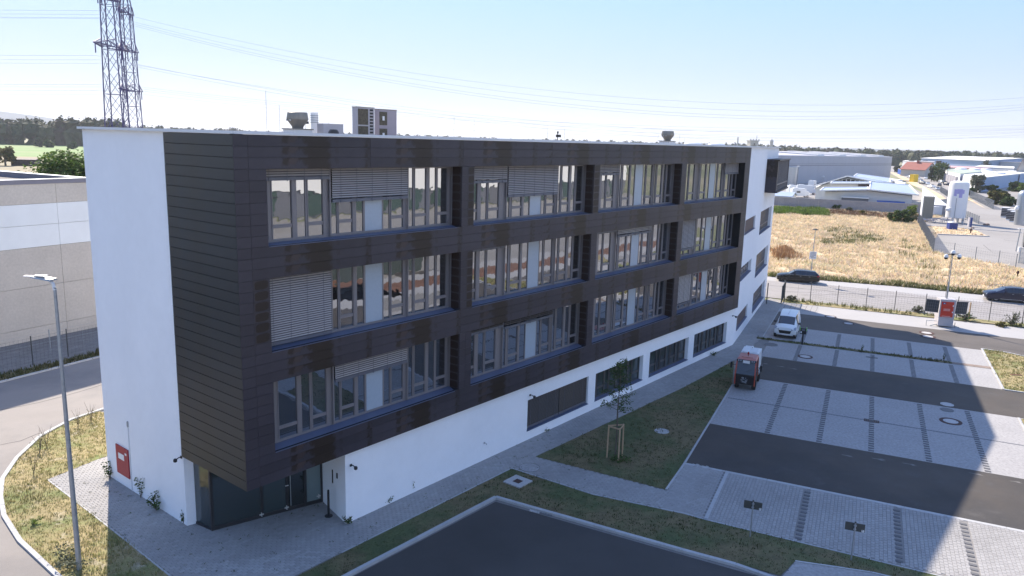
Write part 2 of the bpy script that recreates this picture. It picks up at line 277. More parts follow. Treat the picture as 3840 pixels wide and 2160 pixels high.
# ------------------------------------------------------------------ mesh builder
def tag(o, label=None, cat=None, group=None, kind=None):
    if label: o['label'] = label
    if cat: o['category'] = cat
    if group: o['group'] = group
    if kind: o['kind'] = kind
    return o
class MB:
    def __init__(s): s.v = []; s.f = []
    def quad(s, *p):
        n = len(s.v); s.v += [tuple(q) for q in p]; s.f.append(tuple(range(n, n + len(p)))); return s
    def box(s, x0, x1, y0, y1, z0, z1, bottom=True):
        n = len(s.v)
        s.v += [(x0, y0, z0), (x1, y0, z0), (x1, y1, z0), (x0, y1, z0), (x0, y0, z1), (x1, y0, z1), (x1, y1, z1), (x0, y1, z1)]
        F = [(4, 5, 6, 7), (0, 1, 5, 4), (1, 2, 6, 5), (2, 3, 7, 6), (3, 0, 4, 7)]
        if bottom: F.append((3, 2, 1, 0))
        s.f += [tuple(n + i for i in q) for q in F]; return s
    def hexa(s, b, t):      # four bottom points, four top points (counter-clockwise)
        n = len(s.v); s.v += [tuple(q) for q in b] + [tuple(q) for q in t]
        s.f += [tuple(n + i for i in q) for q in [(4, 5, 6, 7), (0, 1, 5, 4), (1, 2, 6, 5), (2, 3, 7, 6), (3, 0, 4, 7), (3, 2, 1, 0)]]; return s
    def bar(s, a, b, w, h=None):     # square bar between two points
        a = Vector(a); b = Vector(b); d = (b - a)
        if d.length < 1e-6: return s
        d.normalize(); h = h or w
        u = Vector((0, 0, 1)) if abs(d.z) < 0.95 else Vector((1, 0, 0))
        x = d.cross(u).normalized() * w / 2; y = x.cross(d).normalized() * h / 2
        s.hexa([a - x - y, a + x - y, a + x + y, a - x + y], [b - x - y, b + x - y, b + x + y, b - x + y]); return s
    def tube(s, pts, r, n=8, cap=True):
        pts = [Vector(p) for p in pts]; rs = r if isinstance(r, (list, tuple)) else [r] * len(pts)
        base = len(s.v)
        for i, p in enumerate(pts):
            d = (pts[min(i + 1, len(pts) - 1)] - pts[max(i - 1, 0)]).normalized()
            u = Vector((0, 0, 1)) if abs(d.z) < 0.95 else Vector((1, 0, 0))
            x = d.cross(u).normalized(); y = x.cross(d).normalized()
            for k in range(n):
                a = 2 * pi * k / n; s.v.append(tuple(p + (x * cos(a) + y * sin(a)) * rs[i]))
        for i in range(len(pts) - 1):
            for k in range(n):
                a = base + i * n + k; b = base + i * n + (k + 1) % n; s.f.append((a, b, b + n, a + n))
        if cap:
            s.f.append(tuple(base + k for k in range(n))[::-1]); s.f.append(tuple(base + (len(pts) - 1) * n + k for k in range(n)))
        return s
    def lathe(s, cx, cy, prof, n=24):    # prof: (r, z) from bottom to top
        base = len(s.v)
        for r, z in prof:
            for k in range(n):
                a = 2 * pi * k / n; s.v.append((cx + r * cos(a), cy + r * sin(a), z))
        for i in range(len(prof) - 1):
            for k in range(n):
                a = base + i * n + k; b = base + i * n + (k + 1) % n; s.f.append((a, b, b + n, a + n))
        s.f.append(tuple(base + k for k in range(n))[::-1]); s.f.append(tuple(base + (len(prof) - 1) * n + k for k in range(n)))
        return s
    def prism(s, pts, z0, z1, bottom=False):
        n = len(pts)
        ar = sum(pts[i][0] * pts[(i + 1) % n][1] - pts[(i + 1) % n][0] * pts[i][1] for i in range(n))
        if ar < 0: pts = pts[::-1]
        b = len(s.v); s.v += [(p[0], p[1], z0) for p in pts] + [(p[0], p[1], z1) for p in pts]
        s.f.append(tuple(range(b + n, b + 2 * n)))
        for i in range(n): j = (i + 1) % n; s.f.append((b + i, b + j, b + n + j, b + n + i))
        if bottom: s.f.append(tuple(range(b, b + n))[::-1])
        return s
    def sheet(s, pts, z):
        n = len(pts)
        ar = sum(pts[i][0] * pts[(i + 1) % n][1] - pts[(i + 1) % n][0] * pts[i][1] for i in range(n))
        if ar < 0: pts = pts[::-1]
        b = len(s.v); s.v += [(p[0], p[1], z) for p in pts]; s.f.append(tuple(range(b, b + n))); return s
    def mesh(s, name, mt, smooth=False):
        me = bpy.data.meshes.new(name); me.from_pydata(s.v, [], s.f); me.materials.append(M[mt] if isinstance(mt, str) else mt)
        if smooth:
            me.polygons.foreach_set('use_smooth', [True] * len(me.polygons)); me.set_sharp_from_angle(angle=radians(38))
        me.update(); return me
    def build(s, name, mt, parent=None, label=None, cat=None, group=None, kind=None, smooth=False, loc=None, rot=None):
        o = bpy.data.objects.new(name, s.mesh(name, mt, smooth)); COL.objects.link(o)
        if parent: o.parent = parent
        if loc: o.location = loc
        if rot is not None: o.rotation_euler = (0, 0, rot)
        return tag(o, label, cat, group, kind)
def inst(me, name, parent=None, loc=None, rotz=0.0):
    o = bpy.data.objects.new(name, me); COL.objects.link(o)
    if parent: o.parent = parent
    if loc: o.location = loc
    o.rotation_euler = (0, 0, rotz)
    return o
def thing(name, loc, rz=0.0, label=None, cat=None, group=None, kind=None):
    o = bpy.data.objects.new(name, None); COL.objects.link(o); o.empty_display_size = 0.3
    o.location = (loc[0], loc[1], loc[2] if len(loc) > 2 else 0.0); o.rotation_euler = (0, 0, rz)
    return tag(o, label, cat, group, kind)
def kids(o): return [c for c in COL.objects if c.parent == o]
def copy_tree(o, loc, rz, label=None, group=None):
    r = o.copy(); COL.objects.link(r); r.location = loc if len(loc) > 2 else (loc[0], loc[1], 0); r.rotation_euler = (0, 0, rz)
    if label: r['label'] = label
    if group: r['group'] = group
    for ch in kids(o):
        c = ch.copy(); COL.objects.link(c); c.parent = r
        for g_ in kids(ch):
            d = g_.copy(); COL.objects.link(d); d.parent = c
    return r

# frames: the office building (u along the long front, v into the building) and the car park
BO = Vector((-9.395, 25.714, 0)); BA = radians(51.4)
BU = Vector((cos(BA), sin(BA), 0)); BV = Vector((-sin(BA), cos(BA), 0))
def b2w(u, v): p = BO + BU * u + BV * v; return (p.x, p.y)
PO = Vector((11.82, 42.464, 0)); PA = radians(-24.8)
PX = Vector((cos(PA), sin(PA), 0)); PY = Vector((-sin(PA), cos(PA), 0))
def p2w(x, y): p = PO + PX * x + PY * y; return (p.x, p.y)
def inpoly(x, y, P):
    c = False; n = len(P); j = n - 1
    for i in range(n):
        if (P[i][1] > y) != (P[j][1] > y) and x < (P[j][0] - P[i][0]) * (y - P[i][1]) / (P[j][1] - P[i][1]) + P[i][0]: c = not c
        j = i
    return c

# ================================================================== ground and paving
MB().sheet([(-9000, -600), (9000, -600), (9000, 9000), (-9000, 9000)], -0.06).build('ground', 'farmland', kind='structure')
# plot of the office: crushed base under everything
site = [(-60, -30), (60, -60), p2w(60, 40.2), p2w(-18, 40.2), b2w(75, 26), b2w(0, 30), (-60, 60)]
MB().sheet(site, -0.012).build('paved_plot', 'joint', kind='structure')

# --- kerbed dark car park in the foreground
lot = [(-0.46, 31.86), (7.08, 27.78), (10.38, 26.01), (12.5, 24.53), (9, 4), (-14, 6), (-5.54, 25.64)]
MB().sheet(lot, 0.0).build('asphalt_lot', 'asphalt_lot', kind='structure')
# --- lanes and stalls, in car-park coordinates
def pr(x0, x1, y0, y1): return [p2w(x0, y0), p2w(x1, y0), p2w(x1, y1), p2w(x0, y1)]
MB().sheet(pr(0.0, 40, -6.42, 0), 0.004).build('asphalt_lane', 'asphalt', kind='structure')
MB().sheet(pr(0.9, 40, 10.55, 16.8), 0.004).build('asphalt_lane', 'asphalt', kind='structure')
MB().sheet([p2w(-0.6, 28.45), p2w(17.0, 28.45), p2w(19.5, 27.6), p2w(22, 26.4), p2w(40, 17), p2w(40, 34.9), p2w(-1.5, 34.9)], 0.004).build('asphalt_lane', 'asphalt_mid', kind='structure')
MB().sheet(pr(-2.5, 45, 34.9, 39.95), 0.004).build('pavement', 'bright_pave', kind='structure')
stall_a = pr(2.1, 40, -12.2, -6.42); stall_b = pr(0.0, 16.8, 0.0, 10.55); stall_c = pr(0.7, 16.8, 16.8, 22.3); stall_d = pr(-0.2, 16.8, 23.0, 28.45)
fore = [(-21.2, 32.78), (-19.86, 35.59), (-19.37, 36.93), (-12.84, 36.39), (-10.94, 34.16), (-5.35, 34.99), (19.12, 63.64), (27.77, 80.77), (29.04, 79.5), (21.45, 63.23), (17.02, 55.92), (11.62, 48.96), (1.46, 36.93), (7.53, 33.48), (9.1, 36.74), (10.36, 36.25), (7.85, 31.34), (4.03, 32.9), (0.24, 35.52), (-6.36, 27.25), (-7.67, 25.53), (-8.73, 24.21), (-10.93, 24.1), (-12.2, 25.3), (-16.08, 28.55)]
MB().sheet(fore, 0.000).build('forecourt_paving', 'joint', kind='structure')
MB().sheet(stall_b, 0.001).build('stall_paving', 'paver_sheet', kind='structure')
MB().sheet(stall_c, 0.001).build('stall_paving', 'paver_sheet', kind='structure')
MB().sheet(stall_d, 0.001).build('stall_paving', 'paver_sheet', kind='structure')
near_pave = MB().sheet(stall_a, 0.001).build('stall_paving', 'joint', kind='structure')
MB().sheet(pr(16.8, 22, -0.0, 10.55), 0.001).build('stall_paving', 'paver_sheet', kind='structure')
# pavers as real stones: the ones that show largest are objects, the rest one mesh
PL, PWD = 0.235, 0.155
cand = []
def lay(poly, ang, org, zone):
    ca, sa = cos(ang), sin(ang)
    loc = [((p[0] - org[0]) * ca + (p[1] - org[1]) * sa, -(p[0] - org[0]) * sa + (p[1] - org[1]) * ca) for p in poly]
    x0 = min(p[0] for p in loc); x1 = max(p[0] for p in loc); y0 = min(p[1] for p in loc); y1 = max(p[1] for p in loc)
    j = 0; y = y0
    while y < y1:
        x = x0 - (PL / 2 if j % 2 else 0)
        while x < x1:
            if inpoly(x + PL / 2, y + PWD / 2, loc):
                wx = org[0] + (x + PL / 2) * ca - (y + PWD / 2) * sa; wy = org[1] + (x + PL / 2) * sa + (y + PWD / 2) * ca
                if wy > 8 and abs(wx) < wy * 0.75 + 3: cand.append((hypot(hypot(wx, wy), 16), wx, wy, ang, zone))
            x += PL
        y += PWD; j += 1
no_marker = [5.9, 9.67, 12.3, 15.6]
lay(fore, BA, (BO.x, BO.y), 'f')
lay(pr(2.2, 26, -12.05, -6.44), PA + pi / 2, (PO.x, PO.y), 's')
lay(pr(0.05, 2.0, -12.3, -6.44), PA, (PO.x, PO.y), 's')
cand.sort()
bub = MB(); hx, hy = PL / 2 - 0.0035, PWD / 2 - 0.0035
bub.hexa([(-hx, -hy, 0), (hx, -hy, 0), (hx, hy, 0), (-hx, hy, 0)], [(-hx + .006, -hy + .006, 0.012), (hx - .006, -hy + .006, 0.012), (hx - .006, hy - .006, 0.012), (-hx + .006, hy - .006, 0.012)])
pm = []
for k in range(4):
    cc = [(0.28, 0.27, 0.26), (0.32, 0.31, 0.30), (0.295, 0.285, 0.275), (0.335, 0.325, 0.315)][k]
    pm.append(bub.mesh('paver', mat('paver_tone', cc, 0.9, var=0.05, vs=3, fine=0.08)))
fore_thing = thing('paver_surface', (0, 0, 0), kind='structure')
rest = MB(); nb = 0
for d, wx, wy, ang, zn in cand:
    if zn == 's':
        q = Vector((wx, wy, 0)) - PO; lx, ly = q.dot(PX), q.dot(PY)
        if any(abs(lx - t) < 0.17 for t in no_marker) and -11.9 < ly < -6.6: continue
    if nb < 300:
        o = inst(random.choice(pm), 'paver', fore_thing, (wx, wy, 0.001 + random.uniform(0, .003)), ang); nb += 1
    else:
        ca, sa = cos(ang), sin(ang); z = 0.012 + random.uniform(0, 0.004)
        P4 = [(wx + a * ca - b * sa, wy + a * sa + b * ca) for a, b in ((-hx, -hy), (hx, -hy), (hx, hy), (-hx, hy))]
        Q4 = [(wx + (a * ca - b * sa) * .95, wy + (a * sa + b * ca) * .95) for a, b in ((-hx, -hy), (hx, -hy), (hx, hy), (-hx, hy))]
        n = len(rest.v)
        rest.v += [(p[0], p[1], 0.0) for p in P4] + [(p[0], p[1], z) for p in Q4]
        rest.f += [(n + 4, n + 5, n + 6, n + 7), (n, n + 1, n + 5, n + 4), (n + 1, n + 2, n + 6, n + 5), (n + 2, n + 3, n + 7, n + 6), (n + 3, n, n + 4, n + 7)]
rest.build('paver', 'pavers', fore_thing, kind='stuff')
# dark stones that mark out the stalls
stone = MB().box(-.14, .14, -.08, .08, 0, .02).mesh('marker_stone', 'marker')
mk = thing('stall_markings', (PO.x, PO.y, 0), PA, kind='structure')
def stones(xs, y0, y1, st):
    for x in xs:
        y = y0
        while y < y1:
            inst(stone, 'marker_stone', mk, (x + random.uniform(-.008, .008), y, 0.003)); y += st
stones([5.9, 9.67, 12.3, 15.6], -11.75, -6.6, 0.37)
stones([3.2, 5.95, 8.6, 11.38, 14.05], 0.2, 10.3, 0.37)
upst = MB()
for xs, y0, y1 in (([3.2, 6.0, 8.6, 11.35, 14.05], 17.0, 22.0), ([3.2, 5.95, 8.6, 11.38, 14.05], 23.3, 28.1)):
    for x in xs:
        y = y0
        while y < y1: upst.box(x - .15, x + .15, y - .085, y + .085, 0.0, .02, False); y += 0.37
upst.build('marker_stone', 'marker', mk, kind='stuff')
ch = MB()
for i in range(112):
    x = 0.15 + i * 0.15; ch.box(x, x + .135, 5.24, 5.36, 0.0, 0.012, False)
ch.build('drain_row', mat('drain_stone', (0.15, 0.155, 0.17), 0.9, var=.1), mk)

# --- kerbs: separate stones end to end
def kerb_line(pts, w, z1, name, closed=False, L=1.0):
    t = thing(name, (pts[0][0], pts[0][1], 0), kind='structure'); O = Vector((pts[0][0], pts[0][1], 0))
    for i in range(len(pts) - 1):
        a = Vector((*pts[i], 0)) - O; b = Vector((*pts[i + 1], 0)) - O; d = b - a; n = max(1, round(d.length / L)); dn = d.normalized(); nn = Vector((-dn.y, dn.x, 0)) * w / 2
        for k in range(n):
            p = a + d * (k / n) + dn * .006; q = a + d * ((k + 1) / n) - dn * .006; z = z1 + random.uniform(-.003, .003)
            MB().hexa([p - nn, q - nn, q + nn, p + nn], [v + Vector((0, 0, z)) for v in (p - nn, q - nn, q + nn, p + nn)]).build('kerb_stone', 'kerb', t)
    return t
kerb_line([(-6.09, 25.17), (-0.46, 32.17), (7.14, 28.02), (8.98, 27.07), (10.44, 26.01)], 0.17, 0.11, 'kerb')
kerb_line([(7.53, 33.53), p2w(-0.04, -6.4), p2w(-0.04, 0), p2w(-0.04, 8.2)], 0.09, 0.05, 'edging', L=1.0)
kerb_line([p2w(2.1, -11.9), p2w(2.1, -6.42)], 0.16, 0.035, 'edging')
kerb_line([p2w(0.0, -6.43), p2w(26, -6.43)], 0.20, 0.018, 'edging', L=2)
kerb_line([p2w(16.85, 28.9), p2w(16.85, 16.8)], 0.13, 0.06, 'edging')
kerb_line([p2w(16.85, 16.75), p2w(19.5, 16.6), p2w(24, 17.2), p2w(40, 17.2)], 0.13, 0.06, 'edging', L=2)
kerb_line([p2w(16.9, 28.9), p2w(18.6, 28.6), p2w(20.2, 27.6), p2w(21.8, 26.2), p2w(24, 24.0)], 0.13, 0.06, 'edging')
kerb_line([p2w(16.85, 10.5), p2w(16.85, -1)], 0.13, 0.04, 'edging')
kerb_line([(21.4, 63.09), (27.37, 75.95)], 0.08, 0.03, 'edging')
kerb_line([(-6.35, 27.2), (0.24, 35.46), (4.02, 32.85), (7.83, 31.28), p2w(2.1, -11.95), p2w(16, -12.3)], 0.06, 0.02, 'edging', L=1.5)
kerb_line([(-21.2, 32.78), (-16.08, 28.55), (-12.2, 25.3), (-10.61, 24.0)], 0.06, 0.03, 'edging', L=1.0)
kerb_line([(11.47, 27.55), (14.15, 26.9), (15.51, 26.27)], 0.08, 0.03, 'edging')
MB().sheet([(11.44, 27.49), (14.12, 26.84), (16.63, 25.58), (14.31, 23.93), (10.37, 26.16)], 0.012).build('side_paving', 'paver_sheet', kind='structure')

# --- lawns
lawn_tri = [(1.46, 36.93), (11.62, 48.96), (17.03, 55.93), (15.23, 50.01), (7.53, 33.53)]
lawn_low = [(-8.1, 24.87), (-6.34, 27.14), (0.24, 35.37), (4.02, 32.77), (7.82, 31.2), p2w(2.1, -12.0), p2w(16, -12.35), p2w(24, -13), (16.86, 25.46), (14.15, 26.9), (11.47, 27.55), (10.53, 26.47), (7.19, 28.27), (-0.47, 32.4), (-6.31, 25.16)]
lawn_left = [(-23.5, 41.57), (-24.24, 39.94), (-24.44, 37.51), (-23.92, 34.92), (-23.07, 32.58), (-22.1, 30.97), (-20.83, 29.28), (-18.95, 27.37), (-17.39, 26.1), (-16.06, 25.02), (-14.78, 24.03), (-11.54, 24.55), (-12.18, 25.25), (-16.05, 28.5), (-21.18, 32.74), (-19.87, 35.59), (-19.44, 36.67), (-19.5, 36.5), (-22.5, 41.0)]
isle = [p2w(16.9, 28.85), p2w(18.6, 28.5), p2w(20.2, 27.5), p2w(21.8, 26.1), p2w(24, 23.9), p2w(36, 18), p2w(24, 17.25), p2w(19.5, 16.65), p2w(16.9, 16.8)]
isle2 = [p2w(16.95, 10.4), p2w(20, 10.4), p2w(20, 6.1), p2w(16.95, 6.1)]
MB().sheet([p2w(28, 6), p2w(45, 6), p2w(45, -4), p2w(28, -4)], 0.012).build('bark_bed', 'mulch', kind='structure')
strip = pr(-0.3, 14.2, 22.32, 22.98)
planting = [p2w(-0.2, 39.98), p2w(22, 40.6), p2w(45, 41.2), p2w(45, 43.0), p2w(22, 42.2), p2w(-0.2, 41.9)]
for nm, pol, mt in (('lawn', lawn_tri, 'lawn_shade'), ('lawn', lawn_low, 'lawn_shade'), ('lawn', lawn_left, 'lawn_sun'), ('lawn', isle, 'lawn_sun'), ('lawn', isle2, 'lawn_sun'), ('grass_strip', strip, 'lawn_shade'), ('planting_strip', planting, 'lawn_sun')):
    MB().sheet(pol, 0.016).build(nm, mt, kind='structure')
MB().sheet(pr(14.2, 16.8, 22.32, 22.98), 0.016).build('gravel_strip', mat('brown_gravel', (0.22, 0.17, 0.14), .95, var=.3, vs=3, fine=.3, fs=20), kind='structure')
def tufts(polys, n, h, mt, name, w=0.012, blades=4, spread=0.06, seed=1, lean=0.5, dens=None):
    rnd = random.Random(seed); mb = MB(); tot = 0
    for pol in polys:
        xs = [p[0] for p in pol]; ys = [p[1] for p in pol]; a = (max(xs) - min(xs)) * (max(ys) - min(ys)); tot += a
    for pol in polys:
        xs = [p[0] for p in pol]; ys = [p[1] for p in pol]; a = (max(xs) - min(xs)) * (max(ys) - min(ys))
        for i in range(int(n * a / tot)):
            x = rnd.uniform(min(xs), max(xs)); y = rnd.uniform(min(ys), max(ys))
            if not inpoly(x, y, pol): continue
            nv = noise.noise(Vector((x * .35, y * .35, seed)))
            if dens and nv < dens: continue
            hh = h * (0.6 + 0.8 * rnd.random()) * (1 + 0.7 * nv)
            for b in range(blades):
                an = rnd.uniform(0, 2 * pi); bx = x + rnd.uniform(-spread, spread); by = y + rnd.uniform(-spread, spread)
                ww = w * rnd.uniform(.7, 1.4); px, py = -sin(an) * ww, cos(an) * ww; l = hh * lean * rnd.random()
                k = len(mb.v); mb.v += [(bx - px, by - py, 0.01), (bx + px, by + py, 0.01), (bx + cos(an) * l, by + sin(an) * l, hh)]; mb.f.append((k, k + 1, k + 2))
    return mb.build(name, mt, label=None, kind='stuff')
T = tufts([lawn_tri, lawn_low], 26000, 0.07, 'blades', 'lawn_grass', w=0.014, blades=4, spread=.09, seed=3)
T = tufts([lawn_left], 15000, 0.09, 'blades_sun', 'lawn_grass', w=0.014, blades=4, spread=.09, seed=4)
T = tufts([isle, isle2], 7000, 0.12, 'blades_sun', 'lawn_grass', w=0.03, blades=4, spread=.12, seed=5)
T = tufts([strip], 2600, 0.13, 'blades', 'strip_grass', w=0.02, blades=5, spread=.1, seed=6)
T = tufts([planting], 5500, 0.30, 'weed', 'strip_weeds', w=0.03, blades=5, spread=.15, seed=8, dens=-0.12)
# moss and weeds in the paver joints
wj = MB(); rj = random.Random(5)
for i in range(1100):
    x, y = rj.uniform(-20, 4), rj.uniform(19, 40)
    if not inpoly(x, y, fore): continue
    s_ = rj.uniform(.02, .06)
    for b in range(5):
        an = rj.uniform(0, 6.28); k = len(wj.v); bx, by = x + rj.uniform(-.06, .06), y + rj.uniform(-.06, .06)
        wj.v += [(bx, by, .012), (bx + cos(an) * s_, by + sin(an) * s_, .03), (bx + cos(an + 1) * s_, by + sin(an + 1) * s_, .03)]; wj.f.append((k, k + 1, k + 2))
wj.build('joint_weeds', 'blades', kind='stuff')

# --- left: road, warehouse yard
wa = Vector((-37.325, 53.786, 0)); wang = radians(61.6); wd = Vector((cos(wang), sin(wang), 0)); wn = Vector((-sin(wang), cos(wang), 0))
def l2w(s_, t_): p = wa + wd * s_ + wn * t_; return (p.x, p.y)
kA, kB = Vector((*(-32.18, 46.04), 0)), Vector((*(-29.1, 52.2), 0)); kd = (kB - kA).normalized()
KP = [tuple((kA - kd * 30).xy), tuple((kB + kd * 40).xy)]
left_curve = [(-22.62, 43.49), (-23.43, 41.96), (-24.31, 40.07), (-24.52, 37.65), (-23.99, 34.98), (-23.17, 32.65), (-22.15, 30.99), (-20.87, 29.27), (-18.98, 27.35), (-17.43, 26.09), (-16.2, 25.09), (-14.72, 23.91)]
MB().sheet([KP[0], KP[1], (left_curve[0][0] + 15, left_curve[0][1] + 25)] + left_curve + [(-14, 16), (-60, 5), (-70, 20)], 0.002).build('road', 'asphalt_old', kind='structure')
MB().sheet([l2w(-60, -6.6), l2w(60, -6.6), KP[1], KP[0]], 0.0).build('verge', 'lawn_shade', kind='structure')
MB().sheet([l2w(-60, 0.2), l2w(60, 0.2), l2w(60, -6.6), l2w(-60, -6.6)], 0.004).build('gravel_margin', mat('grey_gravel_margin', (0.17, 0.165, 0.16), .95, var=.25, vs=1, fine=.3, fs=10), kind='structure')
kerb_line(KP, 0.16, 0.10, 'kerb', L=2.0)
kerb_line(left_curve[::-1], 0.18, 0.08, 'kerb', L=1.0)
vg = [l2w(-12, -6.4), l2w(16, -6.4), tuple((kB + kd * 6).xy), tuple((kA - kd * 8).xy)]
T = tufts([vg], 6000, 0.22, 'blades', 'verge_grass', w=0.03, blades=5, spread=.15, seed=9)

# --- street beyond the fence, field, yard
sf = [(29.93, 96.0), (32.25, 94.71), (38.39, 92.92), (46.23, 90.22), (54.14, 86.18), (61.23, 81.67), (74.51, 69.23)]
MB().sheet(sf + [p2w(60, 42.6), p2w(45, 43.0), p2w(22, 42.2), p2w(-14, 41.7), p2w(-14, 55)], 0.0).build('street', 'street', kind='structure')
MB().sheet([(x, y - .02) for x, y in sf[:5]] + [(51.36, 81.56), (44.4, 86.49), (37.26, 90.06), (28.87, 92.43)], 0.005).build('parking_lane', 'bright_pave', kind='structure')
walL, walR = (71.96, 210.21), (110.19, 195.48)
field = [(30.12, 96.62), (32.38, 95.1), (38.54, 93.3), (46.4, 90.57), (54.37, 86.55), (61.56, 82.12), (75.86, 102.08), (71.47, 111.43), (68.04, 122.88), (91.54, 173.14), walR, walL, (64.62, 212.66)]
MB().sheet(field, 0.01).build('field', 'field_soil', kind='structure')
T = tufts([field], 62000, 0.42, 'straw', 'field_grass', w=0.07, blades=3, spread=.35, seed=11, lean=1.6, dens=-0.35)
green_patch = [(68.95, 204.07), (82.14, 201.27), (75.52, 183.51), (63.24, 186.8)]
gp_ = [(62.6, 155.58), (68.31, 159.6), (69.55, 143.91), (64.62, 133.42), (56.9, 130.05)]
T = tufts([gp_], 700, 0.45, 'weed', 'green_weeds', w=0.09, blades=4, spread=.5, seed=25)
T = tufts([[(40.28, 118.78), (44.08, 122.53), (42.43, 111.06), (37.84, 108.95)]], 500, 0.8, island_mat('rust_weeds', [(0.42, 0.24, 0.12), (0.50, 0.33, 0.17), (0.34, 0.20, 0.11)], .9, .3), 'brown_weeds', w=0.09, blades=4, spread=.4, seed=26)
T = tufts([[(70.54, 138.33), (69.81, 127.83), (54.5, 94.83), (52.28, 96.34), (56.07, 111.08)]], 1500, 0.5, 'weed', 'green_weeds', w=0.08, blades=3, spread=.5, seed=27, dens=0.05)
T = tufts([green_patch], 2600, 0.75, 'leaf_bright', 'green_weeds', w=0.14, blades=5, spread=.5, seed=12)
edge_w = [(32.23, 94.65), (38.48, 93.15), (46.33, 90.44), (54.22, 86.3), (61.23, 81.67), (62.89, 83.99), (55.45, 88.35), (47.29, 92.4), (39.18, 94.93), (32.73, 96.17)]
T = tufts([edge_w], 9000, 0.40, 'weed', 'roadside_weeds', w=0.06, blades=4, spread=.3, seed=13)
brown_w = [(82.74, 201.46), (103.14, 191.54), (96.68, 179.3), (77.78, 189.13)]
T = tufts([brown_w], 2200, 0.6, island_mat('brown_weeds', [(0.22, 0.13, 0.08), (0.28, 0.17, 0.10), (0.16, 0.12, 0.06)], .9, .3), 'brown_weeds', w=0.12, blades=4, spread=.5, seed=14)
grn2 = [(53.92, 134.64), (69.55, 143.91), (67.04, 137.55), (52.46, 127.44)]
T = tufts([grn2], 900, 0.5, 'weed', 'green_weeds', w=0.09, blades=4, spread=.5, seed=15)
yard = [(91.0, 171.75), (67.84, 122.31), (71.21, 111.02), (75.37, 101.39), (119.75, 152.23), (259.66, 358.54), (360.02, 554.24), (154.74, 261.17), (137.01, 240.4), walR]
MB().sheet(yard, 0.006).build('yard', 'yard', kind='structure')
vb = [(90.49, 167.01), (95.71, 164.56), (96.8, 159.69), (93.09, 149.16), (83.65, 150.34), (77.55, 140.03), (78.3, 141.81)]
MB().sheet(vb, 0.03).build('verge_island', 'field_soil', kind='structure')
T = tufts([vb], 900, 0.25, 'straw', 'island_grass', w=0.06, blades=4, spread=.3, seed=16)
kerb_line([(83.49, 150.03), (92.9, 148.85)], 0.35, 0.18, 'kerb', L=3)
kerb_line([(90.83, 167.65), (105.32, 158.03)], 0.35, 0.12, 'kerb', L=3)
MB().sheet([(262.31, 540.8), (185.29, 356.96), (152.96, 281.13), (130.08, 230.29), (146.85, 248.66), (213.59, 363.45), (435.82, 784.97), (432.89, 832.27), (410.09, 849.05)], 0.0).build('car_yard', 'yard', kind='structure')
MB().sheet([(281.76, 582.61), (282.19, 576.86), (219.62, 425.04), (192.64, 364.02), (176.01, 324.1), (164.15, 297.52), (150.03, 266.56), (138.46, 245.7), (156.37, 288.28), (179.45, 339.29), (185.29, 356.96), (208.09, 411.93)], 0.02).build('dry_verge', 'field_soil', kind='structure')
MB().sheet([(161.93, 276.34), (157.5, 264.31), (130.54, 208.97), (138.1, 224.53)], 0.02).build('dry_verge', 'field_soil', kind='structure')
MB().sheet([(163.86, 297.4), (143.42, 254.31), (144.11, 247.69), (169.54, 287.69), (128.87, 205.27), (133.92, 194.84), (263.37, 386.87), (209.23, 361.4)], 0.012).build('yard_road', 'yard', kind='structure')
MB().sheet([(107.97, 346.47), (118.57, 342.41), (214.77, 442.96), (197.1, 392.71), (133.44, 236.22), (84.85, 248.66), (74.08, 244.49)], 0.0).build('works_yard', 'yard', kind='structure')
# far fields on the left
MB().sheet([(-900, 330), (-60, 430), (-60, 760), (-900, 690)], -0.04).build('crop_field', 'crop', kind='structure')
MB().sheet([(-700, 240), (-60, 300), (-60, 430), (-900, 330)], -0.03).build('stubble_field', 'stubble', kind='structure')
MB().sheet([(-600, 120), (-60, 130), (-60, 236), (-600, 196)], -0.03).build('ploughed_field', 'plough', kind='structure')
MB().sheet([(-600, 196), (-60, 236), (-60, 300), (-700, 240)], -0.035).build('field_path', 'stubble', kind='structure')
MB().sheet([(598.26, 1293.71), (986.13, 1372.16), (1200, 900), (400, 900)], -0.03).build('grassland', 'farmland', kind='structure')

# hills on the horizon
hb = MB(); n = 60
for i in range(n):
    a = radians(160 - i * 2.0); r = 7500
    h = 26 + 26 * noise.noise(Vector((i * .3, 0, 3))) + 95 * math.exp(-((i - 17) / 3.2) ** 2) + 60 * math.exp(-((i - 12) / 4) ** 2)
    hb.v += [(cos(a) * r, sin(a) * r, -10), (cos(a) * r, sin(a) * r, max(6, h)), (cos(a) * (r + 900), sin(a) * (r + 900), -10)]
for i in range(n - 1): k = i * 3; hb.f += [(k, k + 1, k + 4, k + 3), (k + 1, k + 2, k + 5, k + 4)]
hb.build('hills', 'far_hill', kind='structure', smooth=True)

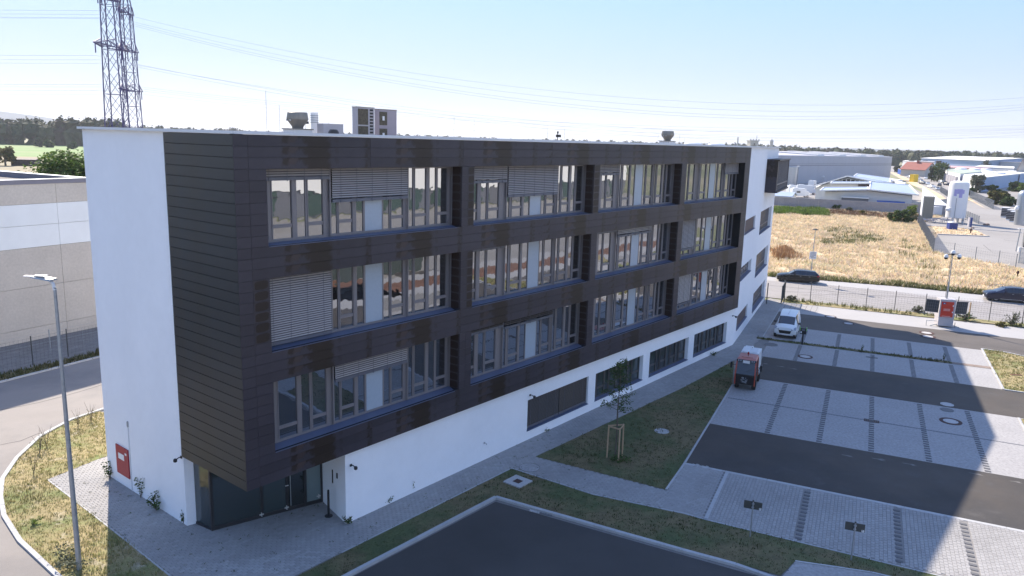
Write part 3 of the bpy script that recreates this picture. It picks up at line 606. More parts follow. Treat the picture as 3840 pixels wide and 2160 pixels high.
# ================================================================== the office building
OFF = thing('office_building', (BO.x, BO.y, 0), BA, 'four storey white office block with a dark metal-clad upper box and ribbon windows', 'office building')
def wallq(mb, ax, org, u0, u1, z0, z1, off=0.0):
    """vertical quad: ax direction in plan, outward normal to the right of ax"""
    a = (org[0] + ax[0] * u0 + ax[1] * off, org[1] + ax[1] * u0 - ax[0] * off); b = (org[0] + ax[0] * u1 + ax[1] * off, org[1] + ax[1] * u1 - ax[0] * off)
    mb.quad((*a, z0), (*b, z0), (*b, z1), (*a, z1))
def holed_wall(mb, org, ax, L, z0, z1, holes, depth):
    """wall plane with recessed openings; holes (u0,u1,z0,z1)"""
    us = sorted({0, L, *[h[0] for h in holes], *[h[1] for h in holes]}); zs = sorted({z0, z1, *[h[2] for h in holes], *[h[3] for h in holes]})
    for i in range(len(us) - 1):
        for j in range(len(zs) - 1):
            uc = (us[i] + us[i + 1]) / 2; zc = (zs[j] + zs[j + 1]) / 2
            if any(h[0] < uc < h[1] and h[2] < zc < h[3] for h in holes): continue
            wallq(mb, ax, org, us[i], us[i + 1], zs[j], zs[j + 1])
    nx, ny = ax[1], -ax[0]
    for u0_, u1_, a, b in holes:
        P = lambda u, d: (org[0] + ax[0] * u - nx * d, org[1] + ax[1] * u - ny * d)
        mb.quad((*P(u0_, 0), a), (*P(u0_, 0), b), (*P(u0_, depth), b), (*P(u0_, depth), a))
        mb.quad((*P(u1_, 0), a), (*P(u1_, depth), a), (*P(u1_, depth), b), (*P(u1_, 0), b))
        mb.quad((*P(u0_, 0), a), (*P(u0_, depth), a), (*P(u1_, depth), a), (*P(u1_, 0), a))
        mb.quad((*P(u0_, 0), b), (*P(u1_, 0), b), (*P(u1_, depth), b), (*P(u0_, depth), b))
ZT = 15.92
wgs = [(16.95, 22.9, 0.55, 2.28), (23.68, 29.5, 0.52, 2.24), (30.38, 36.2, 0.50, 2.22), (37.1, 43.0, 0.50, 2.22)]
base = MB()
holed_wall(base, (4.63, 0.2), (1, 0), 44.5 - 4.63, 0, 3.6, [(a - 4.63, b - 4.63, c, d) for a, b, c, d in wgs], 0.35)
base.build('front_wall', 'render_white', OFF)
wx_, wy_ = cos(radians(14.1)), sin(radians(14.1))
WL = 21.55
wing_holes = [(1.25, 7.4, 8.95, 10.1), (1.05, 7.3, 5.15, 6.25), (1.2, 7.3, 0.95, 2.15), (11.0, 19.8, 8.0, 10.1), (10.7, 19.85, 4.0, 6.1), (10.9, 19.8, 0.55, 2.4)]
wing = MB(); holed_wall(wing, (44.5, 0.2), (wx_, wy_), WL, 0, ZT, wing_holes, 0.35)
wing.build('wing_wall', 'render_white', OFF)
E_ = (44.5 + wx_ * WL, 0.2 + wy_ * WL)
outer = MB()
# left end wall, back and far end
outer.quad((0.2, 12.0, 0), (0.2, 4.89, 0), (0.2, 4.89, 3.6), (0.2, 12.0, 3.6)); outer.quad((0.2, 12.0, 3.6), (0.2, 4.6, 3.6), (0.2, 4.6, ZT), (0.2, 12.0, ZT))
outer.quad((0.2, 4.89, 0), (0.56, 4.80, 0), (0.56, 4.80, 3.6), (0.2, 4.89, 3.6))
outer.quad((5.23, 2.54, 0), (4.63, 0.2, 0), (4.63, 0.2, 3.6), (5.23, 2.54, 3.6))
ring = [E_, (71.6, 23.2), (48.5, 21.0), (45.5, 12.0), (0.2, 12.0)]
for i in range(len(ring) - 1):
    a, b = ring[i], ring[i + 1]; outer.quad((*a, 0), (*b, 0), (*b, ZT), (*a, ZT))
outer.build('wall', 'render_white', OFF)
roofp = [(0.2, 0.2), (44.5, 0.2), E_, (71.6, 23.2), (48.5, 21.0), (45.5, 12.0), (0.2, 12.0)]
MB().sheet(roofp, 15.5).build('roof', 'gravel', OFF)
cop = MB(); rp = [(0.07, 0.07), (44.5, 0.07), (E_[0] + .1, E_[1] - .1), (71.8, 23.35), (48.4, 21.2), (45.4, 12.2), (0.07, 12.05)]
for i in range(len(rp)):
    a = Vector((*rp[i], 0)); b = Vector((*rp[(i + 1) % len(rp)], 0)); d = (b - a).normalized(); nn = Vector((-d.y, d.x, 0)) * 0.42; ou = -nn * 0.14
    for k in range(max(1, int((b - a).length // 3))):
        n_ = max(1, int((b - a).length // 3)); p = a + (b - a) * k / n_ + d * .002; q = a + (b - a) * (k + 1) / n_ - d * .002
        cop.hexa([v + Vector((0, 0, 15.93)) for v in (p + ou, q + ou, q + nn, p + nn)], [v + Vector((0, 0, 16.03)) for v in (p + ou, q + ou, q + nn, p + nn)])
cop.build('coping', 'coping', OFF)
pin = MB(); rq = roofp
for i in range(len(rq)):
    a = Vector((*rq[i], 0)); b = Vector((*rq[(i + 1) % len(rq)], 0)); d = (b - a).normalized(); nn = Vector((-d.y, d.x, 0)) * 0.3
    pin.quad(tuple(b + nn + Vector((0, 0, 15.4))), tuple(a + nn + Vector((0, 0, 15.4))), tuple(a + nn + Vector((0, 0, 15.93))), tuple(b + nn + Vector((0, 0, 15.93))))
pin.build('parapet', 'render_white', OFF)

# dark box: backing, then real panels
Z0, CH = 3.185, 0.3857
zc = [Z0 + CH * i for i in range(34)]
OPN = [(1.23, 11.25), (12.08, 22.12), (22.73, 32.8), (33.5, 43.44)]
ROW = [(zc[3], zc[10]), (zc[13], zc[20]), (zc[23], zc[30])]
bk = MB(); holes = [(a, b, z0, z1) for a, b in OPN for z0, z1 in ROW]
holed_wall(bk, (0.04, 0.025), (1, 0), 44.36, Z0 + .02, 15.9, [(a - .04, b - .04, c, d) for a, b, c, d in holes], 0.7)
wallq(bk, (0, -1), (0.025, 4.62), 0, 4.58, Z0 + .02, 15.9)
bk.quad((0.03, 0.03, Z0 + .02), (0.03, 4.62, Z0 + .02), (44.4, 4.62, Z0 + .02), (44.4, 0.03, Z0 + .02))
bk.quad((44.4, 0.03, Z0 + .02), (44.4, 0.3, Z0 + .02), (44.4, 0.3, 15.9), (44.4, 0.03, 15.9))
bk.quad((0.03, 4.62, Z0 + .02), (0.2, 4.62, Z0 + .02), (0.2, 4.62, 15.9), (0.03, 4.62, 15.9))
bk.build('cladding_frame', 'gap', OFF)
pcache = {}
def panel(x0, x1, z0, z1, side=False, stain=False):
    L_ = round(x1 - x0, 3); h_ = round(z1 - z0, 3); key = (L_, h_, side, stain)
    gp = 0.006 if side else 0.0025
    if key not in pcache:
        g_ = gp; t_ = 0.025; b = 0.005 if side else 0.003; mb = MB()
        if side:   # lies in the v direction, faces -u
            mb.hexa([(t_, g_, g_), (t_, g_, h_ - g_), (t_, L_ - g_, h_ - g_), (t_, L_ - g_, g_)][::-1], [(0, g_ + b, g_ + b), (0, g_ + b, h_ - g_ - b), (0, L_ - g_ - b, h_ - g_ - b), (0, L_ - g_ - b, g_ + b)][::-1])
        else:
            mb.hexa([(g_, t_, g_), (L_ - g_, t_, g_), (L_ - g_, t_, h_ - g_), (g_, t_, h_ - g_)], [(g_ + b, 0, g_ + b), (L_ - g_ - b, 0, g_ + b), (L_ - g_ - b, 0, h_ - g_ - b), (g_ + b, 0, h_ - g_ - b)])
        me = mb.mesh('cladding_panel', 'clad_left' if side else ('clad_stain' if stain else 'clad')); pcache[key] = me
    return pcache[key]
cj = [0, 0.55, 5.93, 11.31, 18.07, 24.9, 31.2, 38.2, 44.4]
def put(x0, z0, me, side=False):
    dx = random.uniform(-.002, .002)
    o = inst(me, 'cladding_panel', OFF, (x0, dx, z0) if not side else (dx, x0, z0))
    return o
for i in range(33):
    put(0.0, zc[i], panel(0, 4.64, zc[i], zc[i + 1], True), True)
    inrow = any(a - .01 < zc[i] < b - .01 for a, b in ROW)
    if not inrow:
        for k in range(len(cj) - 1): put(cj[k], zc[i], panel(cj[k], cj[k + 1], zc[i], zc[i + 1]))
    else:
        for a, b in ((0, .55), (.55, 1.23), (11.25, 11.66), (11.66, 12.08), (22.12, 22.73), (32.8, 33.5), (43.44, 44.4)):
            put(a, zc[i], panel(a, b, zc[i], zc[i + 1], False, (a == 11.66 and i > 12) or (a == .55 and 13 < i < 21) or (a == 22.12 and i > 20)))
# lining panels of the right reveals, which the camera looks into
rv = MB().box(-0.012, 0.0, 0.03, 0.69, 0.004, CH - 0.004).mesh('reveal_panel', 'clad_stain_reveal')
for a, b in OPN[:3]:
    for z0, z1 in ROW:
        for k in range(7): inst(rv, 'reveal_panel', OFF, (b - 0.001, 0, z0 + k * CH))
# small bird-spike like white notches on the white wall edge
nt_ = MB().box(0.0, 0.02, 0, 0.06, 0, 0.02).mesh('panel_clip', 'white')
for i in range(1, 33): inst(nt_, 'panel_clip', OFF, (0.0, 4.645, zc[i] - .01))
for i in range(1, 33): inst(nt_, 'panel_clip', OFF, (44.42, 0.0, zc[i] - .01))

# ribbon windows.  pattern: (kind, start, end) with f fixed pane, o operable pane, p white panel, r blind rail
PA_ = [('f', 0.10, 0.42), ('o', 0.62, 1.43), ('f', 1.66, 2.04), ('o', 2.17, 2.83), ('r', 3.10, 3.16), ('f', 3.20, 3.50), ('o', 3.61, 4.26), ('f', 4.47, 4.83), ('p', 4.92, 5.83), ('f', 5.90, 6.24), ('o', 6.35, 7.00), ('r', 7.20, 7.25), ('f', 7.28, 7.60), ('o', 7.72, 8.37), ('f', 8.60, 8.98), ('o', 9.10, 9.72), ('r', 9.90, 9.95)]
PB_ = [('o', 0.14, 0.90), ('f', 1.20, 1.62), ('o', 1.75, 2.50), ('r', 2.98, 3.04), ('f', 3.08, 3.36), ('o', 3.56, 4.32), ('f', 4.52, 5.00), ('p', 5.05, 5.96), ('f', 6.02, 6.32), ('o', 6.46, 7.15), ('r', 7.30, 7.35), ('f', 7.42, 7.70), ('o', 7.84, 8.48), ('f', 8.72, 9.08), ('o', 9.22, 9.84), ('r', 9.95, 10.0)]
def glazing(parent, x0, x1, z0, z1, y, pat, gl='glass', zb=0.10, fm='frame'):
    """frame part with panes and panels as sub-parts; returns the frame object"""
    fr = MB(); W_ = x1 - x0; yb = y + 0.07
    zs, ze = z0 + zb, z1 - 0.06; tz = z0 + 0.50; panes = []
    edges = [0.0]
    cells = []
    for k_, a, b in pat:
        if k_ == 'r': continue
        if k_ == 'p': cells.append((a, b, zs, ze)); panes.append(('p', a, b, zs, ze)); continue
        if k_ == 'f': cells.append((a, b, zs, ze)); panes.append(('g', a, b, zs, ze))
        else:
            cells.append((a, b, zs, tz)); cells.append((a, b, tz + 0.13, ze - 0.03)); panes.append(('g', a, b, zs, tz)); panes.append(('g', a, b, tz + 0.13, ze - 0.03))
    # frame members as boxes between the cells
    last = 0.0
    for k_, a, b in [q for q in pat if q[0] != 'r'] + [('e', W_, W_)]:
        if a > last: fr.box(x0 + last, x0 + a, y, yb, zs, ze, True)
        if k_ == 'o':
            fr.box(x0 + a, x0 + b, y, yb, tz, tz + 0.13); fr.box(x0 + a, x0 + b, y, yb, ze - 0.03, ze)
        last = b
    fr.box(x0, x1, y - 0.005, yb + .004, z0, zs); fr.box(x0, x1, y - 0.005, yb + .004, ze, z1)
    # casement lips round operable panes, butt against glass
    for k_, a, b in pat:
        if k_ == 'o':
            for q0, q1 in ((a - .05, a - .012), (b + .012, b + .05)): fr.box(x0 + q0, x0 + q1, y - .022, y - .001, zs + .01, ze - .01)
        if k_ == 'r': fr.box(x0 + a, x0 + b, y - .10, y - .05, z0 + .02, z1 - .01)
    f = fr.build('window', fm, parent)
    for t_, a, b, c, d in panes:
        if t_ == 'p': MB().box(x0 + a, x0 + b, y + .01, y + .05, c, d).build('spandrel_panel', 'white_panel', f)
        else:
            tl = random.uniform(-.0018, .0018); tr = random.uniform(-.0018, .0018)
            MB().quad((x0 + a, y + .035 + tl, c), (x0 + b, y + .035 - tl, c), (x0 + b, y + .035 - tl + tr, d), (x0 + a, y + .035 + tl + tr, d)).build('pane', gl, f)
    return f
def blind(f, xa, xb, ztop, drop, y, closed=False, mt='slat', pitch=0.088):
    if drop <= 0: return
    mb = MB(); n = int((drop - 0.12) / pitch); an = radians(72 if closed else 58); w = 0.078; shade_line = MB()
    for i in range(n):
        z = ztop - 0.05 - i * pitch; dy = cos(an) * w / 2; dz = sin(an) * w / 2; c = random.uniform(-.002, .002)
        mb.hexa([(xa, y - dy, z - dz + c), (xb, y - dy, z - dz + c), (xb, y + dy, z + dz + c), (xa, y + dy, z + dz + c)],
                [(xa, y - dy, z - dz + c + .004), (xb, y - dy, z - dz + c + .004), (xb, y + dy, z + dz + c + .004), (xa, y + dy, z + dz + c + .004)])
        shade_line.box(xa, xb, y - dy - .004, y - dy + .002, z - dz - .030, z - dz - .001)  # dark strip stands in for the shade under each slat
    zb = ztop - drop
    if n > 0:
        mb.build('blind', mt, f); shade_line.build('blind_shade_line', 'gap' if mt == 'slat_dark' else 'slat_shade', f)
    bar = MB().box(xa, xb, y - .03, y + .03, zb, zb + 0.12)
    L_ = xb - xa; k = max(2, round(L_ / 0.8))
    for i in range(k):
        x = xa + L_ * (i + .5) / k; bar.box(x - .006, x + .006, y - .045, y - .039, zb, ztop); bar.box(x - .02, x + .02, y - .06, y - .046, zb - .02, zb + .09)
    bar.build('blind_bar', 'slat_bar', f)
sill_of = {}
BL = {(0, 2): [(0.03, 3.06, .42, 0), (3.2, 7.15, 1.32, 0), None], (1, 2): [(0.03, 2.95, .80, 0), (3.08, 7.27, 1.55, 0), None], (2, 2): [(0.03, 2.95, .62, 0), None, None], (3, 2): [None, None, (7.4, 9.9, .85, 0)],
      (0, 1): [(0.03, 3.06, 2.62, 0), None, None], (1, 1): [(0.03, 2.95, .17, 0), None, None], (2, 1): [(0.03, 2.95, .17, 0), (3.08, 7.27, .55, 1), None], (3, 1): [(0.03, 2.95, 2.2, 0), None, None],
      (0, 0): [None, (3.2, 7.15, .85, 0), None], (1, 0): [(0.03, 2.95, .40, 2), (3.08, 7.27, .55, 2), None], (2, 0): [None, None, None], (3, 0): [(0.03, 2.95, 2.3, 1), (3.08, 7.27, .25, 0), None]}
for bi, (a, b) in enumerate(OPN):
    for ri, (z0, z1) in enumerate(ROW):
        f = glazing(OFF, a + .005, b - .005, z0 + .03, z1 - .01, 0.63, PA_ if bi == 0 else PB_)
        MB().hexa([(a + .005, -.03, z0 - .03), (b - .3, -.03, z0 - .03), (b - .01, .62, z0 - .01), (a + .005, .62, z0 - .01)], [(a + .005, -.03, z0 - .008), (b - .3, -.03, z0 - .008), (b - .01, .62, z0 + .028), (a + .005, .62, z0 + .028)]).build('sill', 'sill', f)
        for s_ in BL[(bi, ri)]:
            if s_: blind(f, a + s_[0], a + s_[1], z1 - .02, s_[2], 0.50, s_[3] == 1, 'slat_dark' if s_[3] == 2 else 'slat')
# ground-floor windows in the white base
pg = lambda L: [('f', .08, .5), ('o', .62, 1.35), ('f', 1.5, 1.9), ('o', 2.05, 2.75), ('f', 2.95, 3.35), ('o', 3.5, 4.2), ('f', 4.4, 4.75), ('o', 4.9, L - .1)]
for i, (a, b, z0, z1) in enumerate(wgs):
    f = glazing(OFF, a, b, z0 + .03, z1, 0.47, pg(b - a), 'glass_low', 0.05, 'frame_low')
    MB().hexa([(a - .03, .15, z0 - .02), (b + .0, .15, z0 - .02), (b, .47, z0 + .01), (a, .47, z0 + .01)], [(a - .03, .15, z0 + .01), (b, .15, z0 + .01), (b, .47, z0 + .03), (a, .47, z0 + .03)]).build('sill', 'sill', f)
    if i == 0:
        blind(f, a + .03, a + 3.05, z1 - .01, 1.66, 0.33, False, 'slat_dark', 0.07); blind(f, a + 3.12, b - .03, z1 - .01, 1.66, 0.33, True, 'slat_dark', 0.07)
# wing windows, in the wing wall's own frame
WG = thing('wing_windows', (44.5, 0.2, 0), radians(14.1)); WG.parent = OFF
for i, (a, b, z0, z1) in enumerate(wing_holes):
    n_ = 5 if b - a > 7 else 3; st = (b - a) / n_; pat = []
    for k in range(n_):
        pat += [('f', k * st + .1, k * st + st * .32), ('o', k * st + st * .42, (k + 1) * st - .1)]
    fr = MB(); y = .27
    for k in range(n_ * 2 + 1):
        x = a + (b - a) * k / (n_ * 2); fr.box(max(a, x - .06), min(b, x + .06), y, y + .07, z0, z1)
    fr.box(a, b, y - .01, y + .08, z0, z0 + .09); fr.box(a, b, y - .01, y + .08, z1 - .07, z1); fr.box(a, b, y - .005, y + .075, z0 + .5, z0 + .58)
    MB().hexa([(a, -.06, z0 - .03), (b, -.06, z0 - .03), (b, .27, z0), (a, .27, z0)], [(a, -.06, z0), (b, -.06, z0), (b, .27, z0 + .03), (a, .27, z0 + .03)]).build('sill', 'sill', WG)
    fr.build('window', 'frame', WG)
    MB().quad((a, y + .04, z0), (b, y + .04, z0), (b, y + .04, z1), (a, y + .04, z1)).build('pane', 'glass', WG)
    if i in (0, 2):
        mb = MB()
        for k in range(int((z1 - z0) / .08)): mb.box(a + .02, b - .02, .12, .17, z0 + .03 + k * .08, z0 + .085 + k * .08)
        mb.build('blind', mat('brown_blind', (0.17, 0.12, 0.11), .6, var=.03), WG)
# dark bay window wrapping the far corner
bay = MB(); x0, x1, zb0, zb1 = 12.2, 23.0, 11.95, 14.75
bay.box(x0, x0 + .12, -1.0, .0, zb0, zb1); bay.box(x0, x1, -1.12, 0.0, zb1, zb1 + .14); bay.box(x0, x1, -1.12, 0.0, zb0 - .14, zb0)
bay.box(x0 + .12, x0 + .55, -1.0, -.85, zb0, zb1)
bay.box(x1 - .15, x1, -1.0, 3.0, zb0, zb1); bay.box(21.5, x1, 0.0, 3.0, zb1, zb1 + .14); bay.box(21.5, x1, 0.0, 3.0, zb0 - .14, zb0)
bay.build('bay_window', 'clad', WG)
fr = MB()
for k in range(12): x = x0 + .6 + k * .87; fr.box(x, x + .12, -.97, -.88, zb0, zb1)
fr.box(x0 + .6, x1 - .2, -.975, -.875, zb0 + .55, zb0 + .65); fr.build('bay_frame', 'frame', WG)
MB().quad((x0 + .5, -.9, zb0), (x1 - .1, -.9, zb0), (x1 - .1, -.9, zb1), (x0 + .5, -.9, zb1)).build('bay_pane', 'glass', WG)

# entrance under the overhang
gA, gB, gC = Vector((0.56, 4.78, 0)), Vector((0.69, 3.78, 0)), Vector((5.2, 2.56, 0))
dn = (gC - gB).normalized(); ZG = 3.18
ent = MB(); ent.bar(gB, gB + Vector((0, 0, ZG)), .11); ent.bar(gA + Vector((.05, 0, 0)), gA + Vector((.05, 0, ZG)), .07)
for s_ in (2.02, 3.10, 3.92): ent.bar(gB + dn * s_, gB + dn * s_ + Vector((0, 0, ZG)), .10)
ent.bar(gC, gC + Vector((0, 0, ZG)), .09)
ent.bar(gB + Vector((0, 0, .09)), gC + Vector((0, 0, .09)), .08, .16); ent.bar(gA + Vector((0, 0, .06)), gB + Vector((0, 0, .06)), .08, .12); ent.bar(gB + Vector((0, 0, ZG - .08)), gC + Vector((0, 0, ZG - .08)), .08, .1)
ent_o = ent.build('entrance_frame', 'frame_dark', OFF)
nrm = Vector((dn.y, -dn.x, 0))
for s0, s1 in ((.05, 1.97), (2.07, 3.05), (3.97, 4.62)):
    a = gB + dn * s0; b = gB + dn * s1; MB().quad((a.x, a.y, .16), (b.x, b.y, .16), (b.x, b.y, ZG), (a.x, a.y, ZG)).build('pane', 'glass_low' if s0 < 3.9 else 'lobby_tone', ent_o)
for s0, z0 in ((1.98, .18), (3.06, .2), (4.5, .35)):
    a = gB + dn * s0 + nrm * .07
    MB().bar(a + Vector((0, 0, z0 - .09)), a + Vector((0, 0, z0 + .09)), .07, .02).build('door_stop', 'cover_light', ent_o); MB().bar(a - dn * .09 + Vector((0, 0, z0)), a + dn * .09 + Vector((0, 0, z0)), .021, .06).build('door_stop', 'cover_light', ent_o)
a = gB + dn * 3.15; b = gB + dn * 3.87; door = MB().quad((a.x, a.y, .05), (b.x, b.y, .05), (b.x, b.y, ZG - .12), (a.x, a.y, ZG - .12)).build('door', 'glass_low', OFF)
h0 = gB + dn * 3.24 + nrm * .09; MB().tube([h0 + Vector((0, 0, .25)), h0 + Vector((0, 0, 2.0))], .018, 8).build('handle', 'galv', door)
h1 = gB + dn * 3.02 + nrm * .07; MB().bar(h1 + Vector((0, 0, 1.2)), h1 + dn * .14 + Vector((0, 0, 1.2)), .03).build('latch', 'white', door)
MB().quad((gA.x, gA.y, .1), (gB.x, gB.y, .1), (gB.x, gB.y, ZG), (gA.x, gA.y, ZG)).build('pane', 'glass_low', ent_o)
MB().tube([(1.05, 4.5, 0), (1.05, 4.5, ZG)], .14, 16).build('column', 'render_white', OFF, smooth=True)

MB().sheet([(0.6, 4.7), (0.75, 3.85), (5.2, 2.65), (5.2, 4.9)], 0.02).build('lobby_floor', 'frame_dark', OFF)
# intercom plates on the entrance side wall
sd = (Vector((4.63, .2, 0)) - Vector((5.23, 2.54, 0))).normalized(); sn = Vector((sd.y, -sd.x, 0)) * .02
for s_, w_, z0, z1 in ((1.15, .05, 1.35, 1.95), (1.62, .07, 1.75, 1.98)):
    a = Vector((5.23, 2.54, 0)) + sd * s_ - sn * 1.0 if False else Vector((5.23, 2.54, 0)) + sd * s_ + sn
    MB().bar(a + Vector((0, 0, z0)), a + Vector((0, 0, z1)), w_, .03).build('intercom_plate', 'black', OFF)

# things fixed to the walls
RZ = lambda u, v, z=0: (*b2w(u, v), z)
def wall_camera(u, v, z, rz, label):
    t = thing('wall_camera', RZ(u, v, z), BA + rz, label, 'camera', 'small dark cameras on the office walls')
    MB().box(-.05, .05, -.03, 0.0, -.05, .05).build('bracket', 'black', t)
    MB().tube([(0, 0, 0), (0.02, -.12, .02), (.03, -.24, -.02)], .022, 8).build('arm', 'black', t)
    MB().lathe(0.03, -.28, [(.03, -.13), (.075, -.1), (.08, -.02), (.05, .02)], 12).build('dome', 'black', t, smooth=True)
wall_camera(0.18, 5.0, 3.0, radians(-90), 'dark camera on the white left end wall near the glazed entrance')
wall_camera(4.9, 0.18, 3.0 - .45, 0, 'dark camera on the white base wall just right of the entrance corner')
wall_camera(17.1, 0.18, 2.55, 0, 'dark camera above the left corner of the shuttered ground window')
wall_camera(43.9, 0.18, 2.55, 0, 'dark camera on the base wall after the last ground window')
t = thing('wall_tap', RZ(13.4, .18, .95), BA, 'tiny metal outlet low on the plain white base wall', 'tap')
MB().box(-.04, .04, -.02, 0, -.04, .04).build('plate', 'galv', t); MB().tube([(0, 0, 0), (0.02, -.10, 0.0), (.05, -.13, -.09)], .02, 6).build('spout', 'galv', t)
t = thing('hose_sign', RZ(.19, 11.05, 0), BA - pi / 2, 'wine red metal door on the white end wall beside a thin pipe', 'red wall cabinet')
t.location = RZ(.19, 10.9, 0)
MB().box(-.02, 1.16, -.05, -.002, .55, 1.92).build('panel', 'sign_red', t)
MB().box(.22, .78, -.058, -.052, 1.30, 1.58).build('notice', 'white', t); MB().box(.88, 1.04, -.058, -.052, 1.62, 1.72).build('lock', 'white', t)
pc = thing('drain_pipe', RZ(.18, 9.62, 0), BA, 'thin grey pipe running up the white end wall beside the red door', 'pipe')
MB().tube([(0, 0, 0), (0, 0, 3.25)], .025, 8).build('pipe', 'coping', pc); MB().lathe(0, 0, [(.03, 3.05), (.045, 3.1), (.045, 3.3), (.03, 3.32)], 10).build('pipe_head', 'galv', pc)

# rooftop equipment
def R_(u, v): return (*b2w(u, v), 15.5)
def vent(u, v, sc, label):
    t = thing('roof_vent', R_(u, v), BA, label, 'roof vent', 'bowl shaped extract fans on the roof')
    MB().box(-.5 * sc, .5 * sc, -.45 * sc, .45 * sc, 0, .72 * sc).build('plinth', 'coping', t); MB().box(-.55 * sc, .55 * sc, -.5 * sc, .5 * sc, .72 * sc, .77 * sc).build('cap_plate', 'vent_bowl', t)
    MB().lathe(0, 0, [(.26 * sc, .77 * sc), (.27 * sc, .86 * sc), (.50 * sc, 1.18 * sc), (.51 * sc, 1.22 * sc), (.46 * sc, 1.52 * sc), (.44 * sc, 1.53 * sc)], 28).build('fan_bowl', 'vent_bowl', t, smooth=True)
    MB().box(.47 * sc, .6 * sc, -.05, .05, 1.0 * sc, 1.12 * sc).build('bracket', 'dark_metal', t)
    for s_ in (-1, 1): MB().box(-.54 * sc, -.46 * sc, s_ * .1 - .03, s_ * .1 + .03, 1.12 * sc, 1.18 * sc).build('clip', 'galv', t)
vent(6.38, 5.3, 0.92, 'large bowl shaped extract fan at the left end of the office roof')
vent(40.6, 5.3, 0.98, 'bowl shaped extract fan standing alone near the right end of the office roof')
t = thing('air_conditioner', R_(7.75, 4.8), BA, 'low grey air conditioner with a dark arched fan grille beside the left extract fan', 'air conditioner')
MB().box(-.55, .55, -.22, .22, .05, .96).build('case', 'ac_grey', t)
gr = MB()
for k in range(9):
    a = -.28 + k * .07; hgt = sqrt(max(0, .3 ** 2 - a ** 2)); gr.box(a - .012, a + .012, -.25, -.235, .40 - hgt * .9, .42 + hgt)
gr.build('fan_grille', 'dark_metal', t); MB().lathe(0, -.222, [(.02, .4), (.02, .41)], 6).build('hub', 'black', t)
MB().quad((-.3, -.228, .15), (.3, -.228, .15), (.3, -.228, .6), (.2, -.228, .72), (-.2, -.228, .72), (-.3, -.228, .6)).build('fan_opening', 'slat_bar', t)
for sx in (-.45, .38): MB().box(sx, sx + .08, -.2, .2, 0, .05).build('foot', 'dark_metal', t)
t = thing('flue_canister', R_(7.95, 6.2), BA, 'small white ribbed flue behind the low air conditioner', 'flue')
MB().lathe(0, 0, [(.17, 0), (.17, 1.45)], 14).build('tube', 'white', t, smooth=True)
for k in range(4): MB().lathe(0, 0, [(.185, 1.0 + k * .1), (.185, 1.04 + k * .1)], 14).build('ring', 'galv', t)
t = thing('air_conditioner', R_(9.75, 5.2), BA, 'tall double air conditioner showing its dark coil and black side louvres', 'air conditioner')
MB().box(-.52, .52, -.45, -.12, .08, 1.76).build('case', 'ac_grey', t)
MB().box(-.46, .14, -.462, -.452, .98, 1.70).build('coil', 'ac_fin', t); MB().box(-.46, .14, -.462, -.452, .14, .92).build('coil', 'ac_fin', t)
for k in range(11): MB().box(.24, .44, -.465, -.452, .16 + k * .145, .25 + k * .145).build('louvre', 'black', t)
MB().box(-.54, .54, -.47, -.1, 1.76, 1.79).build('lid', 'vent_bowl', t)
t = thing('air_conditioner', R_(11.15, 5.2), BA, 'tall double air conditioner with a plain grey flank and two fan covers', 'air conditioner')
MB().box(-.56, .56, -.42, -.1, .08, 1.72).build('case', mat('worn_ac_case', (.34, .30, .33), .6, var=.08), t)
for z in (.22, 1.0):
    MB().box(-.54, -.06, -.435, -.425, z, z + .62).build('fan_cover', 'ac_fin', t); MB().lathe(-.3, 0, [(0.01, 0), (.01, 0)], 4)
    MB().box(-.36, -.24, -.45, -.437, z + .22, z + .42).build('fan_hub', 'white', t)
MB().box(-.58, .58, -.44, -.08, 1.72, 1.75).build('lid', 'vent_bowl', t)
RODS = [(5.3, 6, 2.25), (5.95, 6, 1.7), (7.3, 6, 1.35), (8.6, 6, 1.1), (16.0, 5, 1.6), (17.6, 5, 1.5), (24.4, 5, 1.4), (26.2, 5, 1.3), (38.5, 5, 1.2), (39.4, 5, 1.2), (46.0, 7, 1.3), (49.0, 8, 1.1)]
names_ = ['first', 'second', 'third', 'fourth', 'fifth', 'sixth', 'seventh', 'eighth', 'ninth', 'tenth', 'eleventh', 'last']
for i, (u, v, h) in enumerate(RODS):
    t = MB().tube([(0, 0, 0), (0, 0, h)], .009, 5).build('lightning_rod', 'galv', label='thin lightning rod on the office roof, %s from the left end' % names_[i], cat='lightning rod', group='lightning rods on the office roof', loc=R_(u, v))
t = thing('roof_camera', R_(24.9, 4.6), BA, 'small dark floodlight on a post at the middle of the office roof', 'floodlight')
MB().tube([(0, 0, 0), (0, 0, .95)], .025, 8).build('post', 'dark_metal', t); MB().box(-.05, .22, -.1, .1, .72, .88).build('head', 'black', t); MB().box(-.04, .06, -.03, .03, .95, 1.08).build('sensor', 'black', t)
for i, (u, v, lb) in enumerate([(44.9, 5.2, 'pale raised roof dome left of its lower twin near the wing'), (49.5, 5.2, 'flat pale roof dome on the wing roof'), ]):
    t = thing('skylight_dome', R_(u, v), BA, lb, 'skylight'); MB().box(-.8, .8, -.8, .8, 0, .45).build('upstand', 'coping', t)
    MB().lathe(0, 0, [(.78, .45), (.72, .6), (.5, .72), (.2, .78), (.02, .79)], 20).build('dome', 'white', t, smooth=True)

